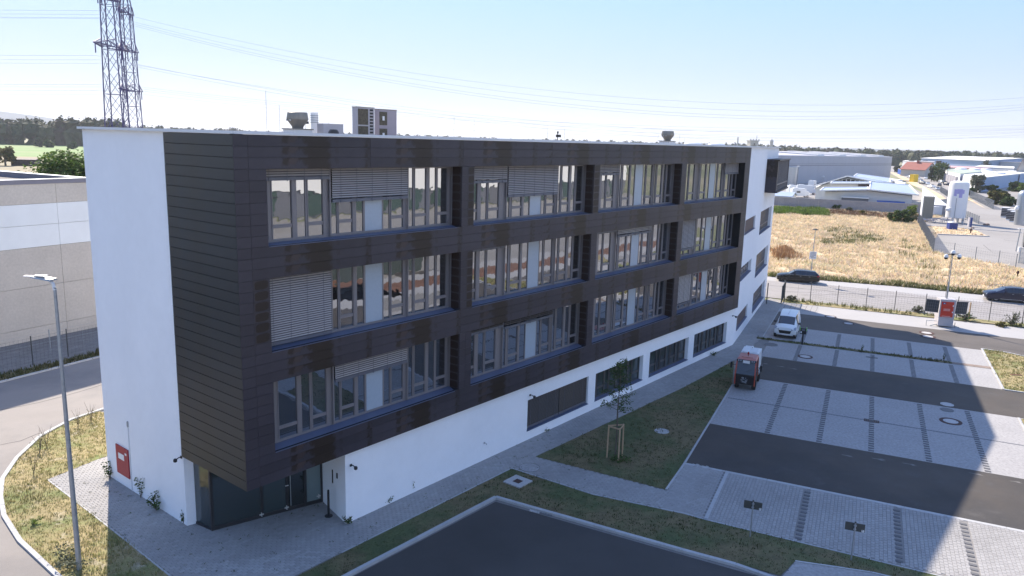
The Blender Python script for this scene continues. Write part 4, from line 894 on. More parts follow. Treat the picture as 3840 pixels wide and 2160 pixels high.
def seam(pts, w, z, nm='tar_seam', mt='seam'):
    mb = MB(); r_ = random.Random(int(abs(pts[0][0] * 100)))
    P_ = []
    for i in range(len(pts) - 1):
        a, c = pts[i], pts[i + 1]; n_ = max(2, int(hypot(c[0] - a[0], c[1] - a[1]) / 1.5))
        for k in range(n_): f_ = k / n_; P_.append((a[0] + (c[0] - a[0]) * f_ + r_.uniform(-.05, .05), a[1] + (c[1] - a[1]) * f_ + r_.uniform(-.05, .05)))
    P_.append(pts[-1])
    for a, c in zip(P_[:-1], P_[1:]):
        d = Vector((c[0] - a[0], c[1] - a[1])).normalized() * w / 2; mb.quad((a[0] + d.y, a[1] - d.x, z), (c[0] + d.y, c[1] - d.x, z), (c[0] - d.y, c[1] + d.x, z), (a[0] - d.y, a[1] + d.x, z))
    mb.build(nm, mt, kind='structure')
M['seam'] = mat('tar_line', (0.07, 0.065, 0.065), .9, var=.1)
seam([(-29.23, 41.14), (-27.64, 42.73), (-26.43, 44.76), (-25.73, 46.52)], .05, .008)
seam([(-25.99, 36.31), (-25.19, 37.07), (-24.85, 38.18)], .05, .008)
seam([(-32.86, 47.07), (-31.44, 48.94), (-30.09, 50.62)], .04, .008)
seam([(30.27, 88.6), (36.21, 85.87), (39.97, 84.14), (45.58, 83.47), (51.21, 81.78), (54.83, 79.58)], .10, .008)
seam([(32.12, 83.01), (39.54, 84.82), (40.83, 82.8)], .05, .008)
seam([(42.29, 79.87), (46.41, 77.19), (51.17, 74.5)], .08, .008)
seam([(31.25, 67.53), (34.96, 65.33), (39.52, 63.17), (42.48, 61.2)], .05, .010)
seam([(83.62, 135.24), (79.43, 126.1), (81.34, 124.56)], .08, .012)
seam([(92.86, 144.26), (93.14, 142.69), (94.55, 142.6)], .2, .012)
for k in range(7): seam([p2w(.4 + k * .5, 36.6), p2w(.4 + k * .5, 39.6)], .03, .009, 'grid_line')
for k in range(6): seam([p2w(.2, 36.7 + k * .55), p2w(3.6, 36.7 + k * .55)], .03, .011, 'grid_line')

M['scuff'] = mat('pale_scuff', (0.16, 0.15, 0.14), .9, var=.3, vs=8)
rs_ = random.Random(12)
for i, (x, y) in enumerate([(1.2, 14.8), (2.4, 14.6), (3.3, 14.5), (1.0, 13.2), (7.5, -1.2), (9.0, -0.9), (10.5, -.8), (13.5, -.5), (15.2, -.6), (17, -.4)]):
    q = []
    for k in range(9): a = 2 * pi * k / 9; rr = rs_.uniform(.05, .13) * (2.6 if k % 3 else 1); q.append(p2w(x + cos(a) * rr * 1.6, y + sin(a) * rr * .5))
    MB().sheet(q, .009).build('scuff_mark', 'scuff', kind='structure')

# ================================================================== vehicles
def wheel(parent, x, y, r, w, side):
    t = MB(); n = 20; prof = [(r * .62, -w / 2), (r * .93, -w / 2), (r, -w * .3), (r, w * .3), (r * .93, w / 2), (r * .62, w / 2)]
    for rr, yy in prof:
        for k in range(n): a = 2 * pi * k / n; t.v.append((rr * cos(a), yy, rr * sin(a)))
    for i in range(len(prof) - 1):
        for k in range(n): p = i * n + k; q = i * n + (k + 1) % n; t.f.append((p, q, q + n, p + n))
    ty = t.build('wheel', 'tyre', parent, smooth=True, loc=(x, y, r))
    rm = MB(); yo = side * w * .32
    base = len(rm.v); rm.v += [(r * .62 * cos(2 * pi * k / n), side * w * .1, r * .62 * sin(2 * pi * k / n)) for k in range(n)]; rm.f.append(tuple(range(n)))
    for k in range(5):
        a = 2 * pi * k / 5; c, s_ = cos(a), sin(a)
        rm.hexa([(r * .1 * c + .05 * s_ * r * 2, yo - side * .02, r * .1 * s_ - .05 * c * r * 2), (r * .6 * c + .03 * s_ * r * 2, yo - side * .02, r * .6 * s_ - .03 * c * r * 2), (r * .6 * c - .03 * s_ * r * 2, yo - side * .02, r * .6 * s_ + .03 * c * r * 2), (r * .1 * c - .05 * s_ * r * 2, yo - side * .02, r * .1 * s_ + .05 * c * r * 2)],
                [(r * .1 * c + .05 * s_ * r * 2, yo, r * .1 * s_ - .05 * c * r * 2), (r * .6 * c + .03 * s_ * r * 2, yo, r * .6 * s_ - .03 * c * r * 2), (r * .6 * c - .03 * s_ * r * 2, yo, r * .6 * s_ + .03 * c * r * 2), (r * .1 * c - .05 * s_ * r * 2, yo, r * .1 * s_ + .05 * c * r * 2)])
    for rr in (.62, .55): pass
    ring = []
    for k in range(n):
        a = 2 * pi * k / n; b = 2 * pi * (k + 1) / n
        rm.quad((r * .55 * cos(a), yo, r * .55 * sin(a)), (r * .55 * cos(b), yo, r * .55 * sin(b)), (r * .64 * cos(b), yo, r * .64 * sin(b)), (r * .64 * cos(a), yo, r * .64 * sin(a)))
    rm.build('rim', 'rim', ty)
    return ty
def car(name, loc, rz, st, paint, label, cat, wb, r=.32, width=.9, lights=True, group=None, detail=True, plate=True, rails=False, arch='black'):
    """st: stations front to back (x, z_low, z_belt, z_top, half_low, half_belt, half_top, flag); flag: 'w' = glass slope starts here, 'c' = cabin glass, 'p' = panel"""
    t = thing(name, loc, rz, label, cat, group)
    body = MB(); glass = MB(); side = MB()
    rows = []
    for x, zl, zb, zt, hl, hb, ht, fl in st:
        zm = zl + (zb - zl) * .45; hm = max(hl, hb) * 1.0 + .015
        rows.append([(0, zl), (hl, zl), (hm, zm), (hb, zb), (ht, zt), (ht * .5, zt + .03), (0, zt + .035)])
    def P(i, j, sg): return (st[i][0], sg * rows[i][j][0], rows[i][j][1])
    for i in range(len(st) - 1):
        fl = st[i][7]
        for sg in (-1, 1):
            for j in range(6):
                q = [P(i, j, sg), P(i + 1, j, sg), P(i + 1, j + 1, sg), P(i, j + 1, sg)]
                if sg > 0: q = q[::-1]
                tgt = body
                if fl in ('w', 'r') and j >= 4: tgt = glass
                if fl in ('c', 'w', 'r') and j == 3:
                    tgt = side if fl == 'c' else body
                tgt.quad(*q)
    for i, rev in ((0, False), (len(st) - 1, True)):
        pts = [P(i, j, 1) for j in range(7)] + [P(i, j, -1) for j in range(5, 0, -1)]
        body.quad(*(pts if not rev else pts[::-1]))
    # merge by distance so that shading is smooth
    def bw(mb, nm, mt):
        me = mb.mesh(nm, mt); bm = bmesh.new(); bm.from_mesh(me); bmesh.ops.remove_doubles(bm, verts=bm.verts, dist=.0005); bmesh.ops.recalc_face_normals(bm, faces=bm.faces); bm.to_mesh(me); bm.free()
        me.polygons.foreach_set('use_smooth', [True] * len(me.polygons)); me.set_sharp_from_angle(angle=radians(32))
        return inst(me, nm, t)
    bo = bw(body, 'body', paint); bw(glass, 'windscreen', 'car_glass'); bw(side, 'side_window', 'car_glass')
    xf, xr = wb
    for x in (xf, xr):
        for sg in (-1, 1):
            wy = sg * (width - .09); wheel(t, x, wy, r, .21, sg)
            am = MB(); n = 18; yy = sg * (width + .012)
            for k in range(n): 
                a = 2 * pi * k / n; b = 2 * pi * (k + 1) / n
                am.quad((x + (r + .06) * cos(a), yy, r + (r + .06) * sin(a)), (x + (r + .06) * cos(b), yy, r + (r + .06) * sin(b)), (x + (r * .93) * cos(b), yy - sg * .03, r + (r * .93) * sin(b)), (x + (r * .93) * cos(a), yy - sg * .03, r + (r * .93) * sin(a)))
            am.build('wheel_arch', arch, t)
    if detail:
        # door seams, pillars, handles
        se = MB(); pil = MB(); cab = [s_ for s_ in st if s_[7] == 'c']; x0 = cab[0][0]; x1 = cab[-1][0]
        zb = cab[len(cab) // 2][2]; zt = cab[len(cab) // 2][3]
        for x in (x0 - .12, (x0 + x1) / 2 - .1, x1 - .35):
            for sg in (-1, 1):
                se.box(x - .008, x + .008, sg * (width + .008) - .006, sg * (width + .008) + .006, .32, zb)
                hb = cab[1][5]; ht = cab[1][6]
                pil.hexa([(x - .035, sg * hb, zb), (x + .035, sg * hb, zb), (x + .035, sg * (hb + .012), zb), (x - .035, sg * (hb + .012), zb)], [(x - .03, sg * ht, zt), (x + .03, sg * ht, zt), (x + .03, sg * (ht + .012), zt), (x - .03, sg * (ht + .012), zt)])
        se.build('door_seam', 'black', t); pil.build('pillar', 'black', t)
        for sg in (-1, 1):
            MB().box(x0 - .15, x0 + .03, sg * (width + .12) - .09, sg * (width + .12) + .09, zb - .0, zb + .15).build('mirror', 'black' if paint == 'car_white' else paint, t)
            for x in ((x0 + x1) / 2 + .05 - .3, (x0 + x1) / 2 + .75): MB().box(x, x + .17, sg * (width + .02) - .015, sg * (width + .02) + .015, zb - .16, zb - .13).build('door_handle', 'car_silver' if paint != 'car_white' else 'black', t)
            if rails: MB().tube([(x0 - .8, sg * .56, zt + .03), (x0 - .6, sg * .58, zt + .075), (x1 - .2, sg * .58, zt + .075), (x1, sg * .56, zt + .03)], .02, 6).build('roof_rail', 'car_silver', t)
    return t
# stations run from the front (x negative) to the back; car faces -x
wagon = [(-2.44, .30, .55, .62, .60, .70, .60, 'h'), (-2.36, .22, .66, .74, .80, .82, .66, 'h'), (-2.05, .20, .76, .84, .90, .88, .72, 'h'), (-1.5, .20, .86, .92, .92, .90, .74, 'h'), (-1.08, .20, .92, .98, .92, .90, .74, 'w'),
         (-.35, .20, .95, 1.40, .92, .90, .60, 'c'), (.3, .20, .96, 1.465, .92, .90, .60, 'c'), (1.2, .20, .99, 1.44, .92, .90, .59, 'c'), (1.95, .22, 1.02, 1.36, .90, .88, .58, 'r'), (2.30, .28, 1.0, 1.08, .86, .84, .70, 'h'), (2.44, .34, .80, .90, .78, .78, .66, 'h')]
wf, wr = Vector((*(33.06, 91.41), 0)), Vector((*(36.0, 90.53), 0))
sd_ = (wr - wf).normalized(); wang_ = atan2(sd_.y, sd_.x)
wc = (wf + wr) / 2 + Vector((-sd_.y, sd_.x, 0)) * .8
w1 = car('parked_car', wc, wang_, wagon, 'car_black', 'long black estate car parked at the far kerb behind the street sign pole', 'car', (-1.45, 1.42), .33, .9, rails=True)
def lamps(t, x, y, z, sx=.18, sy=.22, sz=.16, nm='headlight', mt='lamp_glass'):
    for sg in (-1, 1): MB().hexa([(x, sg * y - sy / 2, z - sz / 2), (x + sx, sg * (y + .08) - sy / 2 * sg if False else sg * y - sy / 2, z - sz / 2), (x + sx, sg * y + sy / 2, z - sz / 2), (x, sg * y + sy / 2, z - sz / 2)], [(x + .08, sg * y - sy / 2, z + sz / 2), (x + sx + .1, sg * y - sy / 2, z + sz / 2), (x + sx + .1, sg * y + sy / 2, z + sz / 2), (x + .08, sg * y + sy / 2, z + sz / 2)]).build(nm, mt, t)
lamps(w1, -2.42, .66, .63); lamps(w1, 2.1, .80, .93, .22, .2, .16, 'tail_light', 'tail_red')
MB().box(-2.47, -2.42, -.35, .35, .40, .60).build('grille', 'black', w1); MB().box(-2.485, -2.465, -.26, .26, .33, .43).build('licence_plate', 'white', w1)
MB().box(-2.45, -2.40, .5, .72, .34, .44).build('fog_light', 'lamp_glass', w1); MB().box(-1.3, 2.1, -.935, -.92, .945, .965).build('chrome_strip', 'rim', w1)
suvs = [(-2.38, .34, .62, .72, .62, .74, .62, 'h'), (-2.28, .26, .76, .86, .82, .86, .70, 'h'), (-1.9, .25, .90, .99, .92, .90, .74, 'h'), (-1.4, .25, .98, 1.06, .94, .92, .76, 'w'),
        (-.45, .25, 1.04, 1.52, .94, .91, .62, 'c'), (.2, .25, 1.06, 1.60, .94, .91, .62, 'c'), (1.1, .25, 1.10, 1.58, .94, .90, .61, 'c'), (1.75, .28, 1.14, 1.50, .92, .88, .60, 'r'), (2.15, .34, 1.10, 1.18, .88, .84, .70, 'h'), (2.34, .4, .85, .95, .80, .78, .66, 'h')]
s0 = Vector((*(53.43, 82.68), 0)); s1v = s0 + sd_ * 1.37 + Vector((-sd_.y, sd_.x, 0)) * .82
w2 = car('parked_car', s1v, wang_ - radians(2), suvs, 'car_blue', 'dark blue off-road style car cut off by the right edge on the street', 'car', (-1.37, 1.35), .37, .92, rails=True)
lamps(w2, -2.36, .68, .78); MB().box(-2.42, -2.36, -.4, .4, .48, .70).build('grille', 'black', w2); MB().box(-2.435, -2.42, -.26, .26, .40, .50).build('licence_plate', 'white', w2)
MB().box(-1.0, 1.1, -.965, -.945, .30, .34).build('sill_trim', 'rim', w2)
# white delivery van facing the viewer
vans = [(-2.05, .30, .60, .78, .60, .78, .56, 'h'), (-2.0, .24, .74, .92, .78, .84, .60, 'h'), (-1.78, .22, .90, 1.04, .86, .87, .64, 'h'), (-1.42, .22, 1.00, 1.14, .88, .87, .66, 'w'), (-.62, .22, 1.06, 1.66, .88, .87, .64, 'c'), (-.1, .22, 1.08, 1.76, .88, .87, .66, 'c'), (.38, .22, 1.08, 1.80, .88, .87, .68, 'p'), (1.3, .22, 1.08, 1.82, .88, .87, .70, 'p'), (1.95, .26, 1.08, 1.80, .87, .86, .70, 'p'), (2.06, .34, 1.06, 1.72, .84, .84, .68, 'p')]
vf = (Vector((*(22.91, 64.18), 0)) + Vector((*(24.26, 63.31), 0))) / 2
vdir = radians(64.5); vd = Vector((cos(vdir), sin(vdir), 0))
van = car('delivery_van', vf + vd * 1.42, vdir, vans, 'car_white', 'white compact delivery van facing the viewer at the end of the office walkway', 'van', (-1.38, 1.25), .31, .88)
for sg in (-1, 1):
    MB().hexa([(-2.09, sg * .50, .74), (-2.0, sg * .50, .74), (-1.88, sg * .875, .80), (-1.97, sg * .875, .80)], [(-2.02, sg * .50, .88), (-1.9, sg * .50, .90), (-1.66, sg * .875, 1.03), (-1.80, sg * .88, 1.01)]).build('headlight', 'lamp_glass', van)
    MB().box(-2.09, -2.0, sg * .78 - .10, sg * .78 + .10, .26, .42).build('bumper_corner', 'black', van)
MB().hexa([(-2.11, -.42, .47), (-2.11, .42, .47), (-2.02, .42, .47), (-2.02, -.42, .47)], [(-2.10, -.52, .72), (-2.10, .52, .72), (-1.96, .52, .72), (-1.96, -.52, .72)]).build('grille', 'black', van)
MB().box(-2.13, -2.10, -.26, .26, .33, .44).build('licence_plate', 'white', van); MB().box(-2.08, -1.95, -.7, .7, .22, .32).build('lower_bumper', 'black', van)
MB().tube([(-.9, -.5, 1.34), (-1.25, .1, 1.15)], .012, 5).build('wiper', 'black', van); MB().box(-.55, 2.0, -.012, .012, 1.845, 1.852).build('roof_seam', 'kerb', van)
MB().lathe(-2.10, 0, [(.045, .73), (.045, .76)], 12).build('badge', 'rim', van)
# orange municipal carrier
uf = (Vector((*(15.26, 49.3), 0)) + Vector((*(16.2, 48.56), 0))) / 2
udir = radians(66); ud = Vector((cos(udir), sin(udir), 0))
ut = thing('municipal_vehicle', uf + ud * .25, udir, 'narrow orange and black municipal vehicle with a white tank box behind its cab', 'utility vehicle')
for x in (.15, 2.2):
    for sg in (-1, 1): wheel(ut, x, sg * .55, .33, .24, sg)
MB().hexa([(-.42, -.62, .42), (-.42, .62, .42), (1.25, .62, .42), (1.25, -.62, .42)][::-1], [(-.55, -.62, 1.12), (-.55, .62, 1.12), (1.25, .62, 1.12), (1.25, -.62, 1.12)][::-1]).build('lower_front', 'black', ut)
wsb = [(-.55, -.58, 1.14), (-.55, .58, 1.14), (-.22, .56, 2.02), (-.22, -.56, 2.02)]
MB().quad(*wsb).build('windscreen', 'car_glass', ut)
for sg in (-1, 1):
    pl = MB(); pl.bar((-.5, sg * .63, .42), (-.58, sg * .63, 1.12), .07); pl.bar((-.58, sg * .63, 1.12), (-.22, sg * .6, 2.06), .075); pl.bar((1.1, sg * .62, .7), (.95, sg * .6, 2.06), .07)
    pl.build('cab_pillar', 'orange', ut); MB().quad((-.48, sg * .62, 1.15), (1.05, sg * .62, 1.15), (.95, sg * .6, 2.0), (-.2, sg * .6, 2.0)).build('side_window', 'car_glass', ut)
    MB().bar((-.3, sg * .95, 1.45), (-.3, sg * .95, 1.85), .12, .2).build('mirror', 'black', ut); MB().bar((-.35, sg * .63, 1.7), (-.3, sg * .92, 1.65), .03).build('mirror_arm', 'black', ut)
MB().hexa([(-.34, -.64, 2.05), (-.34, .64, 2.05), (1.05, .62, 2.05), (1.05, -.62, 2.05)][::-1], [(-.18, -.56, 2.19), (-.18, .56, 2.19), (1.0, .56, 2.21), (1.0, -.56, 2.21)][::-1]).build('cab_roof', 'pink_roof', ut)
MB().box(-.12, .05, -.36, .36, 2.2, 2.25).build('roof_rib', 'pink_roof', ut)
MB().box(-.38, -.3, -.62, .62, 1.97, 2.10).build('lamp_bar', 'black', ut)
for y in (-.5, -.36, .36, .5):
    mb = MB()
    for k in range(12): a = 2 * pi * k / 12; mb.v.append((-.392, y + .055 * cos(a), 2.04 + .055 * sin(a)))
    mb.f.append(tuple(range(12))); mb.build('work_lamp', 'lamp_glass', ut)
MB().box(-.405, -.385, -.22, .22, 1.88, 2.07).build('licence_plate', 'white', ut)
MB().tube([(.35, 0, 2.2), (.35, 0, 2.32)], .02, 8).build('beacon_stem', 'black', ut); MB().lathe(.35, 0, [(.055, 2.32), (.065, 2.36), (.055, 2.46), (.02, 2.49)], 14).build('beacon', 'tail_red', ut, smooth=True)
MB().tube([(-.52, .05, 1.2), (-.42, -.38, 1.55)], .012, 5).build('wiper', 'black', ut)
cp = MB(); rq_ = random.Random(3)
for i in range(9): y, z = rq_.uniform(-.28, .28), rq_.uniform(.62, .95); cp.tube([(-.5, y, z), (-.62, y + rq_.uniform(-.05, .05), z + rq_.uniform(-.05, .05))], .028, 7)
for i in range(6): cp.tube([(-.55, rq_.uniform(-.3, .3), rq_.uniform(.6, .9)), (-.62, rq_.uniform(-.2, .2), rq_.uniform(.5, .8)), (-.52, rq_.uniform(-.3, .3), rq_.uniform(.6, .95))], .014, 5)
cp.build('hydraulic_couplings', 'galv', ut)
for sg in (-1, 1): MB().box(-.54, -.5, sg * .45 - .09, sg * .45 + .09, 1.06, 1.09).build('front_lamp', 'lamp_glass', ut)
MB().box(1.3, 3.0, -.55, .55, .62, .78).build('chassis', 'black', ut)
for sg in (-1, 1): MB().box(1.2, 3.15, sg * .68 - .03, sg * .68 + .03, .78, .95).build('side_rail', 'galv', ut)
bx = MB(); bx.hexa([(1.32, -.62, 1.02), (3.0, -.62, 1.02), (3.0, .62, 1.02), (1.32, .62, 1.02)], [(1.28, -.60, 2.18), (2.95, -.60, 2.18), (2.95, .60, 2.18), (1.28, .60, 2.18)]); bx.build('water_tank', 'car_white', ut)
MB().box(1.45, 2.75, -.42, .42, 2.18, 2.22).build('tank_lid', 'coping', ut); MB().box(2.5, 2.7, -.06, .06, 2.22, 2.34).build('tank_cap', 'white', ut); MB().box(1.27, 3.0, .1, .5, 2.18, 2.24).build('lid_rib', 'white', ut)

# ================================================================== street furniture near the office
# lamp on the left
lx, ly = (-15.64, 25.55)
t = thing('street_lamp', (lx, ly, 0), 0, 'tall galvanised street lamp with a flat twin head at the left kerb', 'street lamp')
MB().tube([(0, 0, 0), (0, 0, 2.0), (0, 0, 10.6)], [.095, .088, .05], 16).build('pole', 'galv', t, smooth=True)
hd = MB(); hd.tube([(0, 0, 10.5), (-.06, .02, 10.72), (-.24, .06, 10.86)], [.06, .055, .04], 10); hd.build('arm', 'white', t)
MB().hexa([(-.05, -.14, 10.82), (-.75, -.12, 10.93), (-.75, .26, 10.93), (-.05, .26, 10.82)][::-1], [(-.05, -.12, 10.88), (-.73, -.10, 10.97), (-.73, .24, 10.97), (-.05, .24, 10.88)][::-1]).build('lamp_head', 'galv', t)
MB().box(-1.05, -.74, .0, .16, 10.94, 10.965).build('sensor_plate', 'white', t); MB().box(-.7, -.3, -.05, .2, 10.975, 10.99).build('lamp_lid', 'white', t)
def park_sign(px, label):
    t = thing('parking_sign', (*px, 0), radians(-20), label, 'sign', 'sign plates on posts at the car park edge')
    MB().tube([(0, 0, 0), (0, 0, 1.60)], .03, 10).build('post', 'galv', t); MB().lathe(0, 0, [(.035, 1.60), (.038, 1.64), (.015, 1.66)], 10).build('post_cap', 'dark_metal', t)
    MB().box(-.36, .36, .036, .045, 1.24, 1.58).build('plate', 'sign_back', t); MB().box(-.05, .05, -.035, .035, 1.47, 1.51).build('clamp', 'galv', t); MB().box(-.05, .05, -.035, .035, 1.31, 1.35).build('clamp', 'galv', t)
    MB().box(.25, .34, .030, .035, 1.25, 1.34).build('sticker', 'white', t); MB().box(.265, .30, .027, .030, 1.29, 1.33).build('sticker_print', 'black', t)
    return t
park_sign((10.23, 29.35), 'dark sign plate seen from behind, the left one at the paved stalls')
park_sign((13.76, 27.75), 'dark sign plate seen from behind, the right one nearer the viewer')
bxy = (-7.54, 30.08)
t = thing('ashtray_post', (*bxy, 0), 0, 'slim black ashtray post on a round foot by the entrance', 'ashtray')
MB().lathe(0, 0, [(.17, 0.012), (.17, .035), (.05, .05)], 24).build('foot', 'black', t); MB().lathe(0, 0, [(.05, .05), (.05, 1.16), (.045, 1.2), (.02, 1.215)], 16).build('post', 'black', t, smooth=True)
# charging post
cx, cy = (24.17, 61.36)
t = thing('charging_post', (cx, cy, 0), radians(-25), 'black car charging post with two lime green strips beside the van', 'charging post')
MB().box(-.06, .06, -.05, .05, 0, 1.0).build('post', 'black', t); MB().box(-.24, .24, -.16, .16, .92, 1.42).build('housing', 'black', t)
for sg in (-1, 1): MB().box(sg * .25 - .02, sg * .25 + .02, -.17, .0, 1.22, 1.5).build('light_strip', 'green_led', t)
MB().box(-.2, -.1, -.175, -.162, 1.0, 1.15).build('socket', 'coping', t); MB().box(-.14, .14, -.165, -.161, 1.2, 1.36).build('screen', 'slat_bar', t)
# covers, gullies
def disc(xy, r, mt, label, ring=None, cat='manhole cover', rr=0, grid=False, name='manhole_cover', zt=.022):
    t = thing(name, (*xy, 0), 0, label, cat, 'manhole covers round the car park')
    if ring:
        m_ = MB(); n = 32
        for k in range(n):
            a = 2 * pi * k / n; b = 2 * pi * (k + 1) / n
            m_.hexa([(r * cos(a), r * sin(a), 0), (rr * cos(a), rr * sin(a), 0), (rr * cos(b), rr * sin(b), 0), (r * cos(b), r * sin(b), 0)], [(r * cos(a), r * sin(a), zt + .004), (rr * cos(a), rr * sin(a), zt + .004), (rr * cos(b), rr * sin(b), zt + .004), (r * cos(b), r * sin(b), zt + .004)])
        m_.build('ring', ring, t)
    MB().lathe(0, 0, [(r * .985, 0), (r * .985, zt)], 32).build('cover', mt, t)
    for a in (0, pi): MB().box(r * .8 * cos(a) - .03, r * .8 * cos(a) + .03, -.02, .02, zt, zt + .003).build('lifting_slot', 'black', t)
    return t
disc((8.73, 41.0), .42, 'cover_pale', 'white round cover lying in the triangular lawn')
disc((1.13, 35.59), .50, 'paver_sheet', 'round paved cover flush in the walkway at the lawn corner', 'joint', rr=.53)
disc((23.05, 57.63), .40, 'cover_pale', 'pale cover in a rusty ring in the second row of stalls', 'rust', rr=.56)
disc((21.49, 61.07), .50, 'cover_grey', 'dull grey cover near the walkway behind the orange vehicle', 'joint', rr=.56)
disc((28.31, 47.12), .40, 'cover_pale', 'pale cover at the lower edge of the middle asphalt lane')
disc((27.71, 46.05), .40, 'cover_grey', 'dark grey cover just below the pale one at the stall edge')
disc((26.79, 43.98), .42, 'cover_pale', 'large pale cover in a broad rusty ring near the shadow corner', 'rust', rr=.62)
disc((30.98, 72.36), .42, 'cover_pale', 'sunlit pale cover in the bright paving behind the van', 'rust', rr=.55)
disc((31.53, 69.59), .40, 'cover_pale', 'pale cover at the shadow edge of the upper lane', 'rust', rr=.5)
disc((37.36, 66.78), .42, 'cover_pale', 'farther of two rust-ringed covers before the camera trailer', 'rust', rr=.62)
disc((36.75, 65.4), .42, 'cover_pale', 'nearer of two rust-ringed covers before the camera trailer', 'rust', rr=.62)
gt = thing('gully_grate', (*p2w(8.6, 5.3), 0), PA, 'rusty rectangular gully grate in the middle of the stalls', 'drain grate')
MB().box(-.42, .42, -.22, .22, .0, .018).build('grate_frame', 'rust', gt)
for i in range(7): MB().box(-.36 + i * .11, -.31 + i * .11, -.18, .18, .018, .024).build('grate_slot', 'black', gt)
gxy = (0.54, 33.9)
gt = thing('drain_inlet', (*gxy, 0), BA, 'square white concrete slab with a rusty grate in the lawn strip', 'drain grate')
for a, b, c, d in ((-.5, .5, -.5, -.2), (-.5, .5, .2, .5), (-.5, -.2, -.2, .2), (.2, .5, -.2, .2)): MB().box(a, b, c, d, 0, .07).build('slab', 'cover_pale', gt)
MB().box(-.2, .2, -.2, .2, 0, .05).build('grate', 'rust', gt)
gm = thing('gully_grate', (*(28.41, 57.96), 0), PA, 'small dark gully at the grass strip between the stalls', 'drain grate')
MB().box(-.42, .42, -.14, .14, 0, .02).build('grate', 'cover_grey', gm)
# loose rubble by the kerb and driftwood
rb = thing('cable_scraps', (*(1.5, 30.9), 0), radians(-25), 'crumpled pale plastic and twigs lying by the kerb of the dark lot', 'litter')
rr_ = random.Random(8)
for i in range(9):
    x = -.5 + i * .12; MB().hexa([(x, -.04, 0), (x + .14, -.06, 0), (x + .12, .05, 0), (x, .06, 0)], [(x + .02, -.02, .03 + rr_.random() * .03), (x + .12, -.03, .02), (x + .1, .03, .05), (x, .04, .02 + rr_.random() * .04)]).build('scrap', 'cover_pale' if i < 4 else 'cover_grey', rb)

# young tree with its three stakes
tx, ty = (5.57, 37.04)
def leafcloud(mb, centre, rad, n, size, rnd, shell=.45, flat=.3):
    for i in range(n):
        while True:
            p = Vector((rnd.uniform(-1, 1), rnd.uniform(-1, 1), rnd.uniform(-1, 1)))
            if shell < p.length < 1 or (p.length < 1 and rnd.random() < .25): break
        c = Vector(centre) + Vector((p.x * rad[0], p.y * rad[1], p.z * rad[2])); s_ = size * rnd.uniform(.6, 1.3)
        a = Vector((rnd.gauss(0, 1), rnd.gauss(0, 1), rnd.gauss(0, 1) * flat)).normalized(); b = a.cross(Vector((rnd.gauss(0, 1), rnd.gauss(0, 1), rnd.gauss(0, 1)))).normalized()
        k = len(mb.v); mb.v += [tuple(c - a * s_ * .5), tuple(c + b * s_ * .32), tuple(c + a * s_ * .5), tuple(c - b * s_ * .32)]; mb.f.append((k, k + 1, k + 2, k + 3))
yt = thing('young_tree', (tx, ty, 0), 0, 'slender young tree with sparse green leaves standing in the triangular lawn', 'tree')
rnd = random.Random(21); tr = MB(); tr.tube([(0, 0, 0), (.02, 0, 1.6), (0, .02, 2.6), (.03, 0, 3.9), (.05, 0, 5.2)], [.045, .04, .034, .022, .008], 8)
cr = MB()
for i in range(30):
    z = 2.5 + i * .09; an = i * 2.4; L_ = (.95 if z < 3.4 else .95 - (z - 3.4) * .36) * rnd.uniform(.65, 1.05)
    e = Vector((cos(an) * L_, sin(an) * L_, z + L_ * rnd.uniform(.1, .45))); tr.tube([(0.02, 0, z), tuple(e * .5 + Vector((0, 0, z * .5))), tuple(e)], [.014, .009, .004], 5)
    for k in range(4):
        q = Vector((0, 0, z)).lerp(e, .4 + k * .2); leafcloud(cr, q, (.17, .17, .15), 11, .105, rnd, 0)
for i in range(12): leafcloud(cr, (rnd.uniform(-.15, .2), rnd.uniform(-.15, .15), 4.2 + i * .09), (.2, .2, .15), 8, .10, rnd, 0)
tr.build('trunk', 'bark', yt); cr.build('crown', 'leaf', yt)
stk = thing('tree_stakes', (tx, ty, 0), 0, 'three pale wooden stakes with cross rails supporting the young tree', 'tree stakes')
SP = [(-.42, .05), (.12, -.35), (.40, .28)]
for x, y in SP: MB().tube([(x, y, 0), (x * .96, y * .96, 1.78)], .04, 10).build('stake', 'wood', stk)
for i in range(3):
    a, b = SP[i], SP[(i + 1) % 3]; MB().bar((a[0], a[1], 1.72 + i * .012), (b[0], b[1], 1.72 + i * .012), .03, .07).build('cross_rail', 'wood', stk)
MB().tube([(-.3, 0, 1.66), (.02, -.06, 1.68), (.3, .1, 1.66)], .012, 5).build('tie', 'black', stk)
gw = MB(); leafcloud(gw, (.25, -.3, .12), (.6, .5, .16), 260, .10, rnd, 0); gw.build('ground_plant', 'leaf', label='low dark green plant round the foot of the young tree', cat='plant', loc=(tx, ty, 0))
def plant(px, h, w, n, label, mt='leaf', sz=.1, seed=1, group=None, name='weed_plant'):
    r_ = random.Random(seed); t = thing(name, (*px, 0), 0, label, 'plant', group)
    st_ = MB(); lf = MB()
    for i in range(5):
        e = Vector((r_.uniform(-w, w), r_.uniform(-w, w), h * r_.uniform(.6, 1.05))); st_.tube([(0, 0, 0), tuple(e * .5 + Vector((0, 0, h * .1))), tuple(e)], [.012, .009, .004], 5)
        for k in range(4): leafcloud(lf, e * (.4 + .2 * k), (w * .5, w * .5, h * .14), max(2, n // 20), sz, r_, 0)
    st_.build('stem', 'bark', t); lf.build('foliage', mt, t)
WP_ = 'weeds at the foot of the office end wall'
plant((-18.36, 32.93), .8, .3, 160, 'small leafy weed at the outer corner of the white end wall', seed=1, group=WP_)
plant((-16.15, 31.27), 1.15, .3, 260, 'tallest leafy weed against the white end wall, with one long shoot', seed=2, group=WP_)
